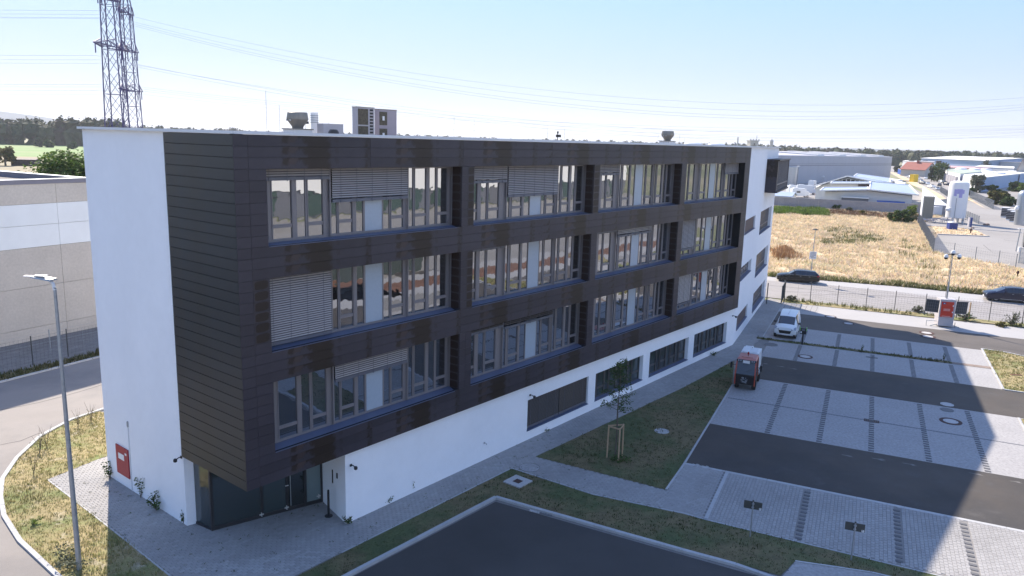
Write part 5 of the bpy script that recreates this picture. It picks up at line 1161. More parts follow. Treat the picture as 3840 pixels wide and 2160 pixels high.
plant((-14.93, 30.15), .85, .33, 240, 'broad leafy weed right of the tallest one at the end wall', seed=3, group=WP_)
plant((-13.32, 29.1), .5, .1, 60, 'thin little weed near the entrance end of the white wall', seed=4, group=WP_)
plant((-6.58, 29.48), .3, .2, 80, 'tiny weed at the corner of the white base wall', seed=5)
plant((-5.24, 31.41), .4, .3, 120, 'flat weed clump on the walkway joint below the long white wall', seed=6)
plant((-4.28, 32.58), .55, .12, 60, 'narrow weed against the middle of the long white wall', seed=7)
plant((2.03, 40.43), .3, .3, 80, 'weed below the shuttered ground-floor window', seed=8)
plant((15.79, 57.17), .35, .3, 90, 'dark round weed at the wall near the bend of the building', seed=9)
plant((-16.11, 25.86), .45, .7, 420, 'pale grey bushy weed around the foot of the tall lamp', 'leaf_grey', .1, 10)
plant((-19.31, 28.67) , .25, .25, 90, 'small green tuft in the sunny lawn near the curved kerb', 'leaf_bright', .09, 12)
def sapling(px, h, lb, seed, group):
    r_ = random.Random(seed); t = thing('sapling', (*px, 0), 0, lb, 'sapling', group); st_ = MB(); lf = MB()
    for i in range(5):
        a = r_.uniform(0, 6.28); st_.tube([(0, 0, 0), (cos(a) * .12, sin(a) * .12, h * .5), (cos(a) * .3, sin(a) * .3, h * r_.uniform(.7, 1))], [.012, .009, .004], 5)
        leafcloud(lf, (cos(a) * .2, sin(a) * .2, h * .35), (.25, .25, h * .3), 14, .07, r_, 0)
    st_.build('twigs', 'bark', t); lf.build('foliage', 'leaf_yellow', t)
SG = 'thin saplings along the curved kerb'
for i, (px, lb) in enumerate([((-22.07, 33.19), 'thin bare sapling with a bushy foot at the bend of the curved kerb'), ((-23.29, 35.64), 'small sapling just above the bushy-footed one on the curved lawn'), ((-23.38, 36.38), 'dry sapling midway along the upper curve of the kerb'), ((-23.42, 39.29), 'tall thin sapling right of the lamp pole near the road'), ((-23.13, 40.03), 'twiggy sapling nearest the white wall on the curved lawn')]):
    sapling(px, 1.15 + .1 * (i % 3), lb, i + 3, SG)

# ================================================================== fences
def mesh_panel(parent, a, b, h, mt, z0=0.03, rail=0.2, step=0.2, r=.006, nm='mesh_panel'):
    a = Vector((*a, 0)); b = Vector((*b, 0)); d = b - a; L_ = d.length; mb = MB()
    n = int(L_ / step)
    for i in range(n + 1):
        p = a + d * i / n; mb.bar(p + Vector((0, 0, z0)), p + Vector((0, 0, h - .03)), r)
    k = int(h / rail)
    for j in range(k + 1):
        z = z0 + (h - .06 - z0) * j / k; mb.bar(a + Vector((0, 0, z)), b + Vector((0, 0, z)), r * 1.4)
    return mb.build(nm, mt, parent)
def fence(name, pts, h, sp, mt, label, cat='fence', rail=.2, step=.2, r=.006, post=.055, skip=0, group=None, pex=.08):
    t = thing(name, (pts[0][0], pts[0][1], 0), 0, label, cat, group); O = Vector((*pts[0], 0))
    for i in range(len(pts) - 1):
        a = Vector((*pts[i], 0)) - O; b = Vector((*pts[i + 1], 0)) - O; n = max(1, round((b - a).length / sp))
        for k in range(n + 1):
            if i and k == 0: continue
            p = a + (b - a) * k / n; MB().box(p.x - post / 2, p.x + post / 2, p.y - post / 2, p.y + post / 2, 0, h + pex).build('post', mt, t)
        for k in range(n):
            p = a + (b - a) * k / n; q = a + (b - a) * (k + 1) / n; mesh_panel(t, p.xy, q.xy, h, mt, step=step, rail=rail, r=r)
    return t
fence('mesh_fence', [(31.64, 79.41), (33.81, 77.73), (36.37, 76.77), (38.68, 75.51), (41.15, 74.4), (43.73, 73.34), (46.27, 72.23), (48.59, 70.9), (51.19, 69.2)], 2.1, 2.7, 'dark_metal', 'dark wire mesh fence between the car park strip and the street', rail=.2, step=.25, r=.0042, post=.05)
fence('mesh_fence', [(28.84, 79.24), (31.64, 79.41)], 2.1, 4, 'dark_metal', 'short length of dark mesh fence joining the open gate to the street fence', rail=1.0, step=1, r=.01)
gfx = thing('open_gate', (*(27.96, 77.59), 0), 0, 'dark barred gate leaf standing open beside the walkway end', 'gate')
g0 = Vector((*(27.96, 77.59), 0)); g1 = Vector((*(29.74, 81.72), 0)) - g0; g1 = g1.normalized() * 3.2
fr = MB(); fr.bar((0, 0, .1), (0, 0, 1.95), .08); fr.bar(g1 + Vector((0, 0, .1)), g1 + Vector((0, 0, 1.95)), .08); fr.bar((0, 0, 1.9), g1 + Vector((0, 0, 1.9)), .06); fr.bar((0, 0, .15), g1 + Vector((0, 0, .15)), .06); fr.build('gate_frame', 'dark_metal', gfx)
for k in range(1, 24): MB().bar(g1 * k / 24 + Vector((0, 0, .15)), g1 * k / 24 + Vector((0, 0, 1.9)), .03).build('gate_bar', 'dark_metal', gfx)
pz = (26.48, 77.72)
MB().box(-.04, .04, -.04, .04, 0, 2.2).build('gate_post', 'dark_metal', label='lone dark fence post against the end of the white wing wall', cat='post', loc=(*pz, 0))
fence('mesh_fence', [l2w(-6, -6.1), l2w(16, -6.1)], 1.95, 2.5, 'dark_metal', 'dark wire mesh fence on the verge in front of the pale warehouse', rail=.2, step=.25, r=.005)
fence('mesh_fence', [l2w(-6, -4.0), l2w(16, -4.0)], 1.6, 3.6, 'galv', 'paler galvanised fence line behind the dark verge fence', rail=.8, step=1.2, r=.007)

# ================================================================== warehouse on the left
wh = thing('warehouse', (wa.x, wa.y, 0), wang, 'pale precast concrete warehouse with a white band and a gravel roof at the left edge', 'warehouse')
wb_ = MB().box(-60, 8.6, .12, 29.6, 0, 11.4); wb_.build('wall_core', 'concrete', wh)
for c0, c1, mt in ((0.0, 1.0, 'concrete'), (1.0, 4.1, 'concrete'), (4.1, 7.07, 'concrete'), (7.07, 8.72, 'concrete_white'), (8.72, 10.3, 'concrete_white'), (10.3, 11.75, 'concrete')):
    for k in range(-4, 2):
        x0 = 5.06 + (k - 1) * 6.0; MB().box(x0 + .012, min(8.6, x0 + 5.988), 0, .12, c0 + .012, c1 - .012).build('wall_panel', mt, wh)
capm = mat('slate_coping', (0.17, 0.165, 0.20), .6, var=.04)
MB().box(-60, 8.7, -.06, .35, 11.76, 12.08).build('parapet_cap', capm, wh); MB().box(-60, 8.7, 29.2, 29.6, 11.4, 12.0).build('parapet_cap', capm, wh); MB().box(8.3, 8.66, .4, 29.2, 11.4, 11.97).build('parapet_cap', capm, wh); MB().box(8.22, 8.74, .4, 29.2, 11.975, 12.03).build('parapet_lid', 'coping', wh); MB().box(-60, 8.74, -.09, .38, 12.085, 12.12).build('parapet_lid', 'coping', wh)
MB().box(-60, 8.28, .36, 29.1, 11.4, 11.55).build('gravel_bed', 'gravel', wh)
rc = MB().tube([(-3, 12, 11.8), (0, 12.2, 11.8), (4, 14, 11.85), (6, 14.5, 11.8)], .05, 6); rc.build('roof_cable', 'white', wh)

# ================================================================== trees and woods
def tree(px, h, w, label, mt='leaf', n=900, size=.8, seed=1, group=None, cat='tree', name='tree', trunk=.2, squash=.5, base=.25):
    r_ = random.Random(seed); t = thing(name, (*px, 0), r_.uniform(0, 6), label, cat, group)
    tk = MB(); tk.tube([(0, 0, 0), (0.1, 0, h * .35), (0, .1, h * .7)], [w * .045 + .05, w * .03 + .03, .04], 7); lf = MB(); ncl = 26 if n < 5000 else 60
    for i in range(ncl):
        a = r_.uniform(0, 6.28); rr = w * .5 * sqrt(r_.random()) * .72; z = h * (base + (.86 - base) * r_.random()); env = sqrt(max(.05, 1 - ((z / h - .45) / .5) ** 2)) if z > .45 * h else 1
        c = (cos(a) * rr * env, sin(a) * rr * env, z); tk.tube([(0, 0, z * .45), c], [.05, .02], 4, False)
        s_ = min(w, h) * r_.uniform(.15, .24); leafcloud(lf, c, (s_, s_, s_ * .8), n // ncl, size, r_, .5)
    tk.build('trunk', 'bark', t); lf.build('crown', mt, t); return t
def bush(px, h, w, label, mt='leaf', n=500, size=.4, seed=1, group=None):
    return tree(px, h, w, label, mt, n, size, seed, group, 'bush', 'bush', base=.12)
tree((-62.41, 108.3), 12.9, 13, 'large bright green tree between the warehouse roof and the white end wall', 'leaf_mid', 16000, .5, 31, base=.3)
bush((-60.62, 101.24), 10.2, 8, 'lower spreading green bush left of the large tree behind the warehouse', 'leaf_mid', 6000, .45, 32)
tree((-204.83, 309.33), 7.8, 8, 'olive tree cut off by the left edge beside the dark barn', 'leaf_yellow', 1500, 1.0, 33)
barn = thing('barn', (*(-199.43, 314.03), 0), radians(8), 'long dark low barn on the field at the far left', 'barn')
MB().box(-4.6, 4.6, -2.5, 2.5, 0, 2.5).build('wall', 'old_wood', barn); MB().hexa([(-4.9, -2.8, 2.5), (4.9, -2.8, 2.5), (4.9, 2.8, 2.5), (-4.9, 2.8, 2.5)], [(-4.9, -.1, 2.9), (4.9, -.1, 2.9), (4.9, .1, 2.9), (-4.9, .1, 2.9)]).build('roof', mat('barn_roof', (.10, .08, .09), .8), barn)
for k in range(8): MB().box(-4.5 + k * 1.15, -4.35 + k * 1.15, -2.58, -2.5, 0, 2.5).build('board', 'old_wood', barn)
for i, (px, d, w, lb) in enumerate([(105, 372, 3.2, 'white wrapped bale row beside the dark barn'), (135, 368, 4.4, 'dark heap of covered bales right of the white wrapped row'), (152, 366, 3.2, 'smaller dark heap at the end of the bale row')]):
    t = thing('bale_heap', (*[(-193.84, 317.5), (-188.21, 316.23), (-185.16, 315.71)][i], 0), 0, lb, 'bale heap', 'heaps beside the barn')
    mb = MB()
    for k in range(6): mb.tube([(-w + k * w / 3, -1, .55), (-w + k * w / 3, 1, .55)], .62, 8)
    mb.build('bale', 'white' if i == 0 else 'old_wood', t)
for i, (p, h, w, lb, mt) in enumerate([((-369.38, 600.49), 7.4, 8.8, 'rounded tree in front of the wood, left of three', 'forest'), ((-359.04, 595.07), 5.9, 7.3, 'rounded tree in front of the wood, middle of three', 'leaf'), ((-328.65, 572.35), 5.5, 7.5, 'rounded tree standing alone on the crop edge near the white wall', 'leaf')]):
    tree(p, h, w, lb, mt, 500, 2.0, 40 + i, 'field trees in front of the left wood', base=.1)
def wood(name, pts, rows, h, seed, mt='forest', step=8, n=60, size=2.4, gap=9):
    r_ = random.Random(seed); mb = MB()
    for i in range(len(pts) - 1):
        a = Vector((*pts[i], 0)); b = Vector((*pts[i + 1], 0)); d = b - a; k = max(1, int(d.length / step)); nn = Vector((-d.y, d.x, 0)).normalized()
        if nn.y < 0: nn = -nn
        for j in range(k):
            for rw in range(rows):
                p = a + d * (j + r_.random()) / k + nn * (rw * gap + r_.uniform(-3, 3)); hh = h * r_.uniform(.78, 1.08) * (1 + .12 * noise.noise(p * .01))
                w = hh * r_.uniform(.24, .4)
                # solid inner crown so that the wood is not see-through
                bz = 0 if rw == 0 else hh * .3; m0 = len(mb.v); seg = 7
                for zz, rr in ((bz, w * .75), (hh * .45, w * .95), (hh * .8, w * .7), (hh * .95, w * .2)):
                    for q in range(seg): an = 2 * pi * q / seg + zz; f_ = r_.uniform(.8, 1.2); mb.v.append((p.x + cos(an) * rr * f_, p.y + sin(an) * rr * f_, zz * r_.uniform(.95, 1.04)))
                for l in range(3):
                    for q in range(seg): A_ = m0 + l * seg + q; B_ = m0 + l * seg + (q + 1) % seg; mb.f.append((A_, B_, B_ + seg, A_ + seg))
                leafcloud(mb, (p.x, p.y, hh * .60), (w * 1.12, w * 1.12, hh * .42), n, size, r_, .75)
    return mb.build(name, mt, kind='stuff')
wood('woodland', [(-554.58, 630.91), (-459.64, 642.52), (-373.28, 673.47), (-347.99, 681.27)], 4, 22.5, 1, n=80, size=2.2, step=5.5)
wood('far_woodland', [(-551.57, 1009.1), (-512.41, 1140.15), (-478.92, 1421.49), (-249.23, 1631.07), (85.3, 1647.79), (372.46, 1453.02), (421.96, 1176.63)], 2, 20.5, 2, n=26, size=4.0, step=11)
wood('woodland', [(271.33, 962.49), (317.9, 905.84), (367.22, 843.54), (433.83, 822.61), (540.83, 934.83), (627.05, 928.01), (722.27, 882.0)], 4, 16.6, 3, n=60, size=2.6, step=9, gap=12)
wood('woodland', [(416.44, 1231.49), (592.5, 1157.13), (757.24, 1056.69)], 2, 18.5, 4, n=30, size=3.5, step=12)

# ================================================================== pylons and cables
def strut(mb, a, b, w): mb.bar(a, b, w)
def pylon(px, h, bw, rz, arms, label, pk=.9):
    t = thing('pylon', (*px, 0), rz, label, 'electricity pylon', 'lattice pylons behind the office')
    wd_ = lambda z: bw * (1 - .55 * min(1, z / h)) if z < h * pk else bw * (1 - .55 * pk) * max(.04, (h - z) / (h * (1 - pk))) + .02
    legs = MB(); br = MB(); N_ = 12; zs = [h * (i / N_) ** .94 for i in range(N_ + 1)]
    C_ = lambda z, k: Vector((wd_(z) * [-.5, .5, .5, -.5][k], wd_(z) * [-.5, -.5, .5, .5][k], z))
    for k in range(4):
        for i in range(N_): strut(legs, C_(zs[i], k), C_(zs[i + 1], k), .24)
    for i in range(N_):
        for k in range(4):
            k2 = (k + 1) % 4; strut(br, C_(zs[i], k), C_(zs[i + 1], k2), .10); strut(br, C_(zs[i], k2), C_(zs[i + 1], k), .10)
            if i % 2 == 0: strut(br, C_(zs[i], k), C_(zs[i], k2), .12)
    legs.build('leg_frame', 'lattice', t); br.build('bracing', 'lattice', t)
    for z, L_ in arms:
        for sg in (-1, 1):
            am = MB(); tip = Vector((0, sg * L_, z + .3)); w_ = wd_(z)
            for xx in (-.5, .5):
                strut(am, (xx * w_, sg * w_ * .5, z), tip + Vector((xx * .8, 0, 0)), .26); strut(am, (xx * w_, sg * w_ * .5, z + 2.2), tip + Vector((xx * .8, 0, 0)), .20)
                for k in range(5):
                    f0, f1 = k / 5, (k + 1) / 5; strut(am, Vector((xx * w_, sg * w_ * .5, z)).lerp(tip, f0), Vector((xx * w_, sg * w_ * .5, z + 2.2)).lerp(tip, f1), .10)
            for k in range(6): f_ = k / 6; a = Vector((-.5 * w_, sg * w_ * .5, z)).lerp(tip + Vector((-.4, 0, 0)), f_); b = Vector((.5 * w_, sg * w_ * .5, z)).lerp(tip + Vector((.4, 0, 0)), f_ + .15); strut(am, a, b, .12)
            am.build('crossarm', 'lattice', t)
            for f_ in (.55, 1.0):
                q = Vector((0, sg * w_ * .5, z)).lerp(tip, f_); MB().tube([q, q - Vector((0, 0, 2.6))], .14, 6).build('insulator', 'lattice', t)
    return t
T1 = Vector((*(-108.61, 211.77), 0)); T2 = Vector((*(-125.9, 255.69), 0))
lineA = radians(6)
pylon(T1.xy, 70, 5.3, lineA, [(49.5, 7.0), (37.0, 10.5)], 'nearer of the two lattice pylons, with two thick crossarms near its top and middle')
pylon(T2.xy, 65, 5.0, lineA, [(52.0, 5.5), (40.5, 7.5), (28.0, 9.0)], 'farther lattice pylon right of the nearer one, with three crossarms', .82)
def cable(a, b, sag, label, r=.026, spacers=()):
    a = Vector(a); b = Vector(b); pts = []
    for i in range(41): f_ = i / 40; p = a.lerp(b, f_); p.z -= 4 * sag * f_ * (1 - f_); pts.append(p - a)
    t = MB().tube([tuple(p) for p in pts], r, 5).build('power_cable', 'wire', label=label, cat='power cable', group='power cables from the pylons', loc=a)
    return t
nxt1 = Vector((238, 232, 0)); nxt2 = Vector((255, 275, 0)); prv1 = T1 + Vector((-360, -20, 0)); prv2 = T2 + Vector((-360, -20, 0))
axA = Vector((-sin(lineA), cos(lineA), 0)); ci = 0
spec = [(T1, nxt1, 0, 46.5, 47, 19.0, 'topmost'), (T1, nxt1, -7, 44.5, 47, 21.5, 'second'), (T1, nxt1, -3.5, 44.2, 46, 21.5, 'third'), (T1, nxt1, 7, 45.5, 44, 18.5, 'fourth'), (T1, nxt1, -10.5, 34.0, 36, 16.5, 'fifth'), (T1, nxt1, -5.6, 33.4, 35, 16.5, 'sixth'), (T1, nxt1, 10.5, 34, 33, 13.5, 'seventh'),
        (T2, nxt2, -9, 29.5, 33, 9.5, 'eighth'), (T2, nxt2, -5, 29.0, 32, 9.5, 'ninth'), (T2, nxt2, 5, 28.5, 31, 9.0, 'tenth'), (T2, nxt2, 9, 27.5, 30, 9.0, 'eleventh'), (T2, nxt2, -7, 22.0, 27, 6, 'lowest')]
for A_, B_, off, z0, z1, sg_, nm in spec:
    cable(A_ + axA * off + Vector((0, 0, z0)), B_ + axA * off + Vector((0, 0, z1)), sg_, '%s of the cables sagging to the right of the pylons' % nm)
    P_ = prv1 if A_ is T1 else prv2
    cable(P_ + axA * off + Vector((0, 0, z0 - 4)), A_ + axA * off + Vector((0, 0, z0)), 2.0, '%s of the cables running left from the pylons' % nm)

# ================================================================== beyond the street: lamps, sign, camera trailer
lp = (35.99, 90.9)
t = thing('street_lamp', (*lp, 0), 0, 'thin street lamp post with a white sign before the black estate car', 'street lamp')
MB().tube([(0, 0, 0), (0, 0, 1.3), (0, 0, 1.31), (0, 0, 6.5)], [.09, .09, .055, .04], 10).build('pole', 'galv', t, smooth=True)
MB().lathe(0, 0, [(.05, 6.4), (.32, 6.46), (.34, 6.52), (.1, 6.6)], 14).build('lamp_head', 'dark_metal', t)
t = thing('street_sign', (lp[0], lp[1], 0), radians(-10), 'white notice board with dark lettering clamped to the thin lamp post', 'sign')
MB().box(-.40, .40, -.09, -.06, 2.95, 3.85).build('plate', 'white', t)
for k, (x0, x1) in enumerate(((-.22, .25), (-.3, .28), (-.28, .3), (-.3, .1), (-.18, .3))):
    z = 3.68 - k * .15; x = x0
    while x < x1: MB().box(x, x + .06, -.1, -.092, z, z + .07).build('lettering', 'black', t); x += .11
# camera trailer
ct = thing('camera_trailer', (*(40.41, 69.45), 0), radians(-12), 'red surveillance trailer with two dark solar wings on the bright paving', 'security trailer')
MB().box(-.64, .64, -.22, .92, .12, .84).build('base_box', 'ac_grey', ct); MB().box(-.66, .66, -.24, .94, .85, 2.62).build('cabinet', 'ac_grey', ct)
MB().box(-.56, .50, -.262, -.242, .98, 2.42).build('door_panel', 'signal_red', ct); MB().box(-.44, -.2, -.275, -.263, 2.18, 2.34).build('emblem', 'blue_box', ct); MB().lathe(-.32, -.28, [(.001, 2.2)] * 2, 3)
MB().box(-.37, -.27, -.282, -.276, 2.22, 2.29).build('emblem_eye', 'white', ct); MB().box(-.34, .22, -.27, -.263, 1.55, 1.78).build('faded_name_patch', mat('faded_pink', (.55, .22, .2), .5, var=.2, vs=6), ct)
for k in range(11): MB().box(-.40 + k * .065, -.36 + k * .065, -.268, -.263, 1.04, 1.08).build('lettering', 'white', ct)
for z in (1.4, 2.0): MB().box(.40, .48, -.29, -.263, z, z + .13).build('latch', 'white', ct)
for sg in (-1, 1):
    ar = .28; q = MB(); x0 = .72 if sg > 0 else -.72
    a = Vector((x0, -.12, 1.35)); ex = Vector((sg * 1.05, .25, -.02 * sg)); ey = Vector((0, -.1, 1.15)); nz = ex.cross(ey).normalized() * .03
    P4 = [a, a + ex, a + ex + ey, a + ey]
    if sg < 0: P4 = P4[::-1]
    q.hexa([p for p in P4], [p - nz * sg * (1) for p in P4]); so = q.build('solar_panel', 'solar', ct)
    gl_ = MB()
    for k in range(1, 6): gl_.bar(a + ex * k / 6 - Vector((0, .035, 0)), a + ex * k / 6 + ey - Vector((0, .035, 0)), .012)
    for k in range(1, 4): gl_.bar(a + ey * k / 4 - Vector((0, .035, 0)), a + ex + ey * k / 4 - Vector((0, .035, 0)), .012)
    gl_.bar(a - Vector((0, .03, 0)), a + ex - Vector((0, .03, 0)), .05); gl_.bar(a + ey - Vector((0, .03, 0)), a + ex + ey - Vector((0, .03, 0)), .05); gl_.build('cell_grid', 'slat_bar', so)
    MB().bar((sg * .62, .1, .2), (sg * 1.25, -.1, .04), .06).build('outrigger', 'galv', ct)
MB().tube([(0, .35, 2.6), (0, .35, 4.2), (0, .35, 4.21), (0, .35, 6.9)], [.075, .075, .05, .045], 10).build('mast', 'galv', ct); MB().tube([(-.13, .35, 2.7), (-.1, .35, 6.8)], .02, 6).build('mast_cable', 'dark_metal', ct)
MB().bar((-.55, .35, 6.75), (.55, .35, 6.85), .08).build('cross_beam', 'cover_grey', ct)
for x, z in ((-.55, 6.7), (.55, 6.78), (0, 7.1)):
    MB().lathe(x, .3, [(.05, z - .42), (.16, z - .34), (.17, z - .22)], 14).build('dome_glass', 'black', ct, smooth=True); MB().lathe(x, .3, [(.19, z - .22), (.2, z - .1), (.12, z + .05), (.03, z + .08)], 14).build('camera_dome', 'white', ct, smooth=True)
MB().box(-1.6, -.7, -.1, -.06, .5, .54).build('tow_rail', 'galv', ct); MB().box(-1.6, -1.56, -.1, -.06, 0, .54).build('jockey_leg', 'galv', ct); MB().box(.9, .94, .1, .14, 0, .45).build('jockey_leg', 'dark_metal', ct)
# stakes and dry weeds in the strip
MB().box(-.05, .05, -.05, .05, 0, 1.5).build('marker_post', 'wood', label='weathered wooden stake in the planting strip right of the trailer', cat='post', loc=(*(45.35, 73.97), 0))
for i, (p, h, w, mt, lb) in enumerate([((41.16, 75.56), .75, 1.6, 'leaf_grey', 'grey green bush in the strip just left of the camera trailer'), ((44.2, 72.47), .8, 2.2, 'leaf', 'green bush in the strip just right of the camera trailer'), ((47.68, 70.95), 1.5, 1.8, 'leaf_grey', 'spiky grey bush near the right end of the strip'), ((29.71, 79.59), .6, 1.8, 'leaf_grey', 'low dry bush beside the open gate'), ((46.23, 70.15), .5, 1.4, 'leaf_yellow', 'small dry bush before the spiky grey one')]):
    bush(p, h, w, lb, mt, 420, .13, 60 + i, 'bushes in the planting strip')
for i, (p, lb) in enumerate([((28.2, 59.3), 'thin dark weed stem left in the grass strip between stalls'), ((33.75, 57.44), 'dark upright weed stem at the right end of the grass strip')]):
    plant(p, .75, .08, 60, lb, seed=70 + i)
MB().box(-.4, .4, -.10, .10, 0, .06).build('clay_drain', 'mulch', label='reddish clay block half buried in the right lawn island', cat='clay block', loc=(*(37.33, 54.22), 0))

# ================================================================== field edge, yard
def pol_building(name, pts, h, wallm, roofm, label, cat='building', over=.25, rt_=.3, z0=0):
    """flat or near flat roof; pts world ground points"""
    t = thing(name, (pts[0][0], pts[0][1], 0), 0, label, cat); O = pts[0]; P_ = [(p[0] - O[0], p[1] - O[1]) for p in pts]
    MB().prism(P_, z0, h).build('wall', wallm, t)
    c = Vector((sum(p[0] for p in P_) / len(P_), sum(p[1] for p in P_) / len(P_))); Q = [tuple(Vector(p) + (Vector(p) - c).normalized() * over) for p in P_]
    MB().prism(Q, h + .01, h + rt_, True).build('roof', roofm, t)
    return t
def slab_wall(name, a, b, h, th, mt, label, cat='wall', n=None, pan='wall_panel'):
    a = Vector((*a, 0)); b = Vector((*b, 0)); d = b - a; t = thing(name, a, atan2(d.y, d.x), label, cat); L_ = d.length; n = n or max(1, int(L_ / 5))
    for k in range(n): MB().box(L_ * k / n + .01, L_ * (k + 1) / n - .01, 0, th, 0, h + random.uniform(-.015, .015)).build(pan, mt, t)
    return t
wl0 = Vector((*walL, 0)); wr0 = Vector((*walR, 0)); wdv = (wr0 - wl0).normalized()
slab_wall('boundary_wall', tuple((wl0 - wdv * 30).xy), tuple(wr0.xy), 2.65, .25, 'concrete_wall', 'long rough grey concrete wall along the back of the straw field')
pol_building('low_garage', [(161.27, 304.68), (114.27, 202.66), (110.57, 196.24), (106.53, 194.89), (129.56, 244.09)], 2.2, 'white_hall', 'white', 'low garage with a bright white roof running back from the tall tank', 'garage', .05, .12)
bush((86.41, 205.54), 2.0, 3.3, 'dark green bush against the middle of the concrete wall', 'leaf', 1300, .45, 81)
bush((86.91, 198.82), 1.3, 2.0, 'grey green bush right of the dark one at the concrete wall', 'leaf_grey', 500, .4, 82)
bush((85.65, 188.27), 1.4, 2.6, 'small yellowish bush in the brown weeds before the wall', 'leaf_yellow', 600, .4, 83)
bush((87.67, 173.5), 3.0, 6.4, 'broad dark bush with pale leaf tips at the far corner of the field', 'leaf', 2600, .5, 84)
bush((95.76, 184.7), 3.6, 3.0, 'taller loose shrub behind the broad bush near the fence corner', 'leaf_bright', 900, .4, 85)
bush((92.54, 176.26), 1.6, 2.2, 'low shrub where the concrete wall meets the grey fence', 'leaf_grey', 600, .4, 86)
def slat_fence(name, a, b, h, label, mt='fence_grey', step=.32):
    a = Vector((*a, 0)); b = Vector((*b, 0)); d = b - a; L_ = d.length; t = thing(name, a, atan2(d.y, d.x), label, 'fence'); n = int(L_ / 2.5)
    for k in range(n + 1): MB().box(L_ * k / n - .05, L_ * k / n + .05, -.05, .05, 0, h + .1).build('post', mt, t)
    for k in range(n):
        mb = MB(); x0, x1 = L_ * k / n + .06, L_ * (k + 1) / n - .06; z = .1
        while z < h: mb.box(x0, x1, -.015, .015, z, z + step * .35); z += step * .8
        for j in range(9): x = x0 + (x1 - x0) * j / 8; mb.box(x - .015, x + .015, .016, .03, .08, h)
        mb.build('slat_panel', mt, t, kind='stuff')
    return t
slat_fence('yard_fence', (68.04, 122.88), (91.54, 173.14), 2.3, 'grey slatted fence running back along the right edge of the straw field')
fence('yard_fence', [(68.04, 122.88), (71.29, 111.15), (72.41, 104.98)], 2.0, 3.6, 'fence_grey', 'thin grey mesh fence between dry grass and the pale yard', rail=.4, step=.4, r=.006, post=.08)
slat_fence('yard_fence', (106.91, 175.9), (113.44, 193.3), 1.8, 'grey slatted fence behind the tall white tank beside the yard road')
slat_fence('road_fence', (139.51, 223.6), (166.29, 281.28), 2.5, 'grey slatted fence on the far side of the yard road before the bushes')
slat_fence('road_fence', (155.55, 275.75), (173.87, 315.08), 2.2, 'short grey fence left of the tall white tank by the parked cars')
# tall tank
tk = (101.98, 176.98)
lt = thing('storage_tank', (*tk, 0), 0, 'very tall white gas tank with a faded violet emblem in the yard', 'storage tank')
TR = 2.05; TH = 9.62
MB().lathe(0, 0, [(TR * .98, 1.2), (TR, 1.5), (TR, TH - .9), (TR * .93, TH - .35), (TR * .7, TH - .1), (TR * .3, TH), (.05, TH + .02)], 40).build('shell', 'tank_white', lt, smooth=True)
for k in range(4): a = pi / 4 + k * pi / 2; MB().bar((cos(a) * TR * .8, sin(a) * TR * .8, 0), (cos(a) * TR * .8, sin(a) * TR * .8, 1.6), .35).build('leg', 'tank_white', lt)
em = MB(); zt_ = TH * .80; cells = [(-.16, .30, 0, 1), (-.30, .40, .33, 1.0), (-.36, .36, .55, .95)]
camdir = atan2(-tk[1], -tk[0])
for a0, a1, f0, f1 in ((-.42, -.14, .42, .95), (-.14, .08, .60, .98), (.08, .42, .30, .98), (.42, .60, .62, .92)):
    for k in range(5):
        b0 = camdir + a0 + (a1 - a0) * k / 5; b1 = camdir + a0 + (a1 - a0) * (k + 1) / 5; zz0 = TH * .52 + (TH * .30) * f0; zz1 = TH * .52 + TH * .30 * f1
        em.quad((cos(b0) * (TR + .02), sin(b0) * (TR + .02), zz0), (cos(b1) * (TR + .02), sin(b1) * (TR + .02), zz0), (cos(b1) * (TR + .02), sin(b1) * (TR + .02), zz1), (cos(b0) * (TR + .02), sin(b0) * (TR + .02), zz1))
em.build('emblem', 'tank_mark', lt)
MB().tube([(-TR - .1, -.6, 2.8), (-TR - .25, -.6, 3.4)], .5, 12).build('side_pod', 'tank_white', lt, smooth=True)
MB().tube([(-TR * .6, -TR * .85, 1.2), (-TR * .6, -TR * .85, TH * .6)], .06, 6).build('riser_pipe', 'galv', lt)
pa_ = MB(); rp_ = random.Random(4)
for i in range(26): x = rp_.uniform(-10, 2); y = rp_.uniform(-2.6, -1.4); pa_.tube([(x, y, .2), (x, y, rp_.uniform(.5, 1.2)), (x + rp_.uniform(.5, 2.4), y, rp_.uniform(.5, 1.2))], .07, 5)
pa_.build('pipework', 'ac_grey', lt)
ev = (95.93, 177.79)
et = thing('vaporiser', (*ev, 0), radians(-12), 'tall finned aluminium vaporiser tower left of the white tank', 'vaporiser'); EH = 5.85
for k in range(7):
    for j in range(3):
        f_ = MB(); x = -1.0 + k * .34; y = j * .5; f_.box(x - .03, x + .03, y - .2, y + .2, .9, EH); f_.box(x - .13, x + .13, y - .02, y + .02, .9, EH - .05); f_.build('fin', 'alu_fin', et)
MB().box(-1.36, -1.24, -.3, .9, 0, EH + .4).build('end_frame', 'white', et); MB().box(-1.24, 1.25, -.25, 1.25, .7, .9).build('base_frame', 'alu_fin', et)
for x in (-1.4, 1.3): MB().box(x - .07, x + .07, .3, .45, 0, .7).build('leg', 'alu_fin', et)
bb = thing('blue_cabin', (*(92.67, 160.89), 0), radians(-6), 'deep blue cabin with a curved white edged roof in front of the tall tank', 'cabin')
MB().box(-.82, .82, 0, 1.4, .0, 1.4).build('wall', 'blue_box', bb)
cv = MB()
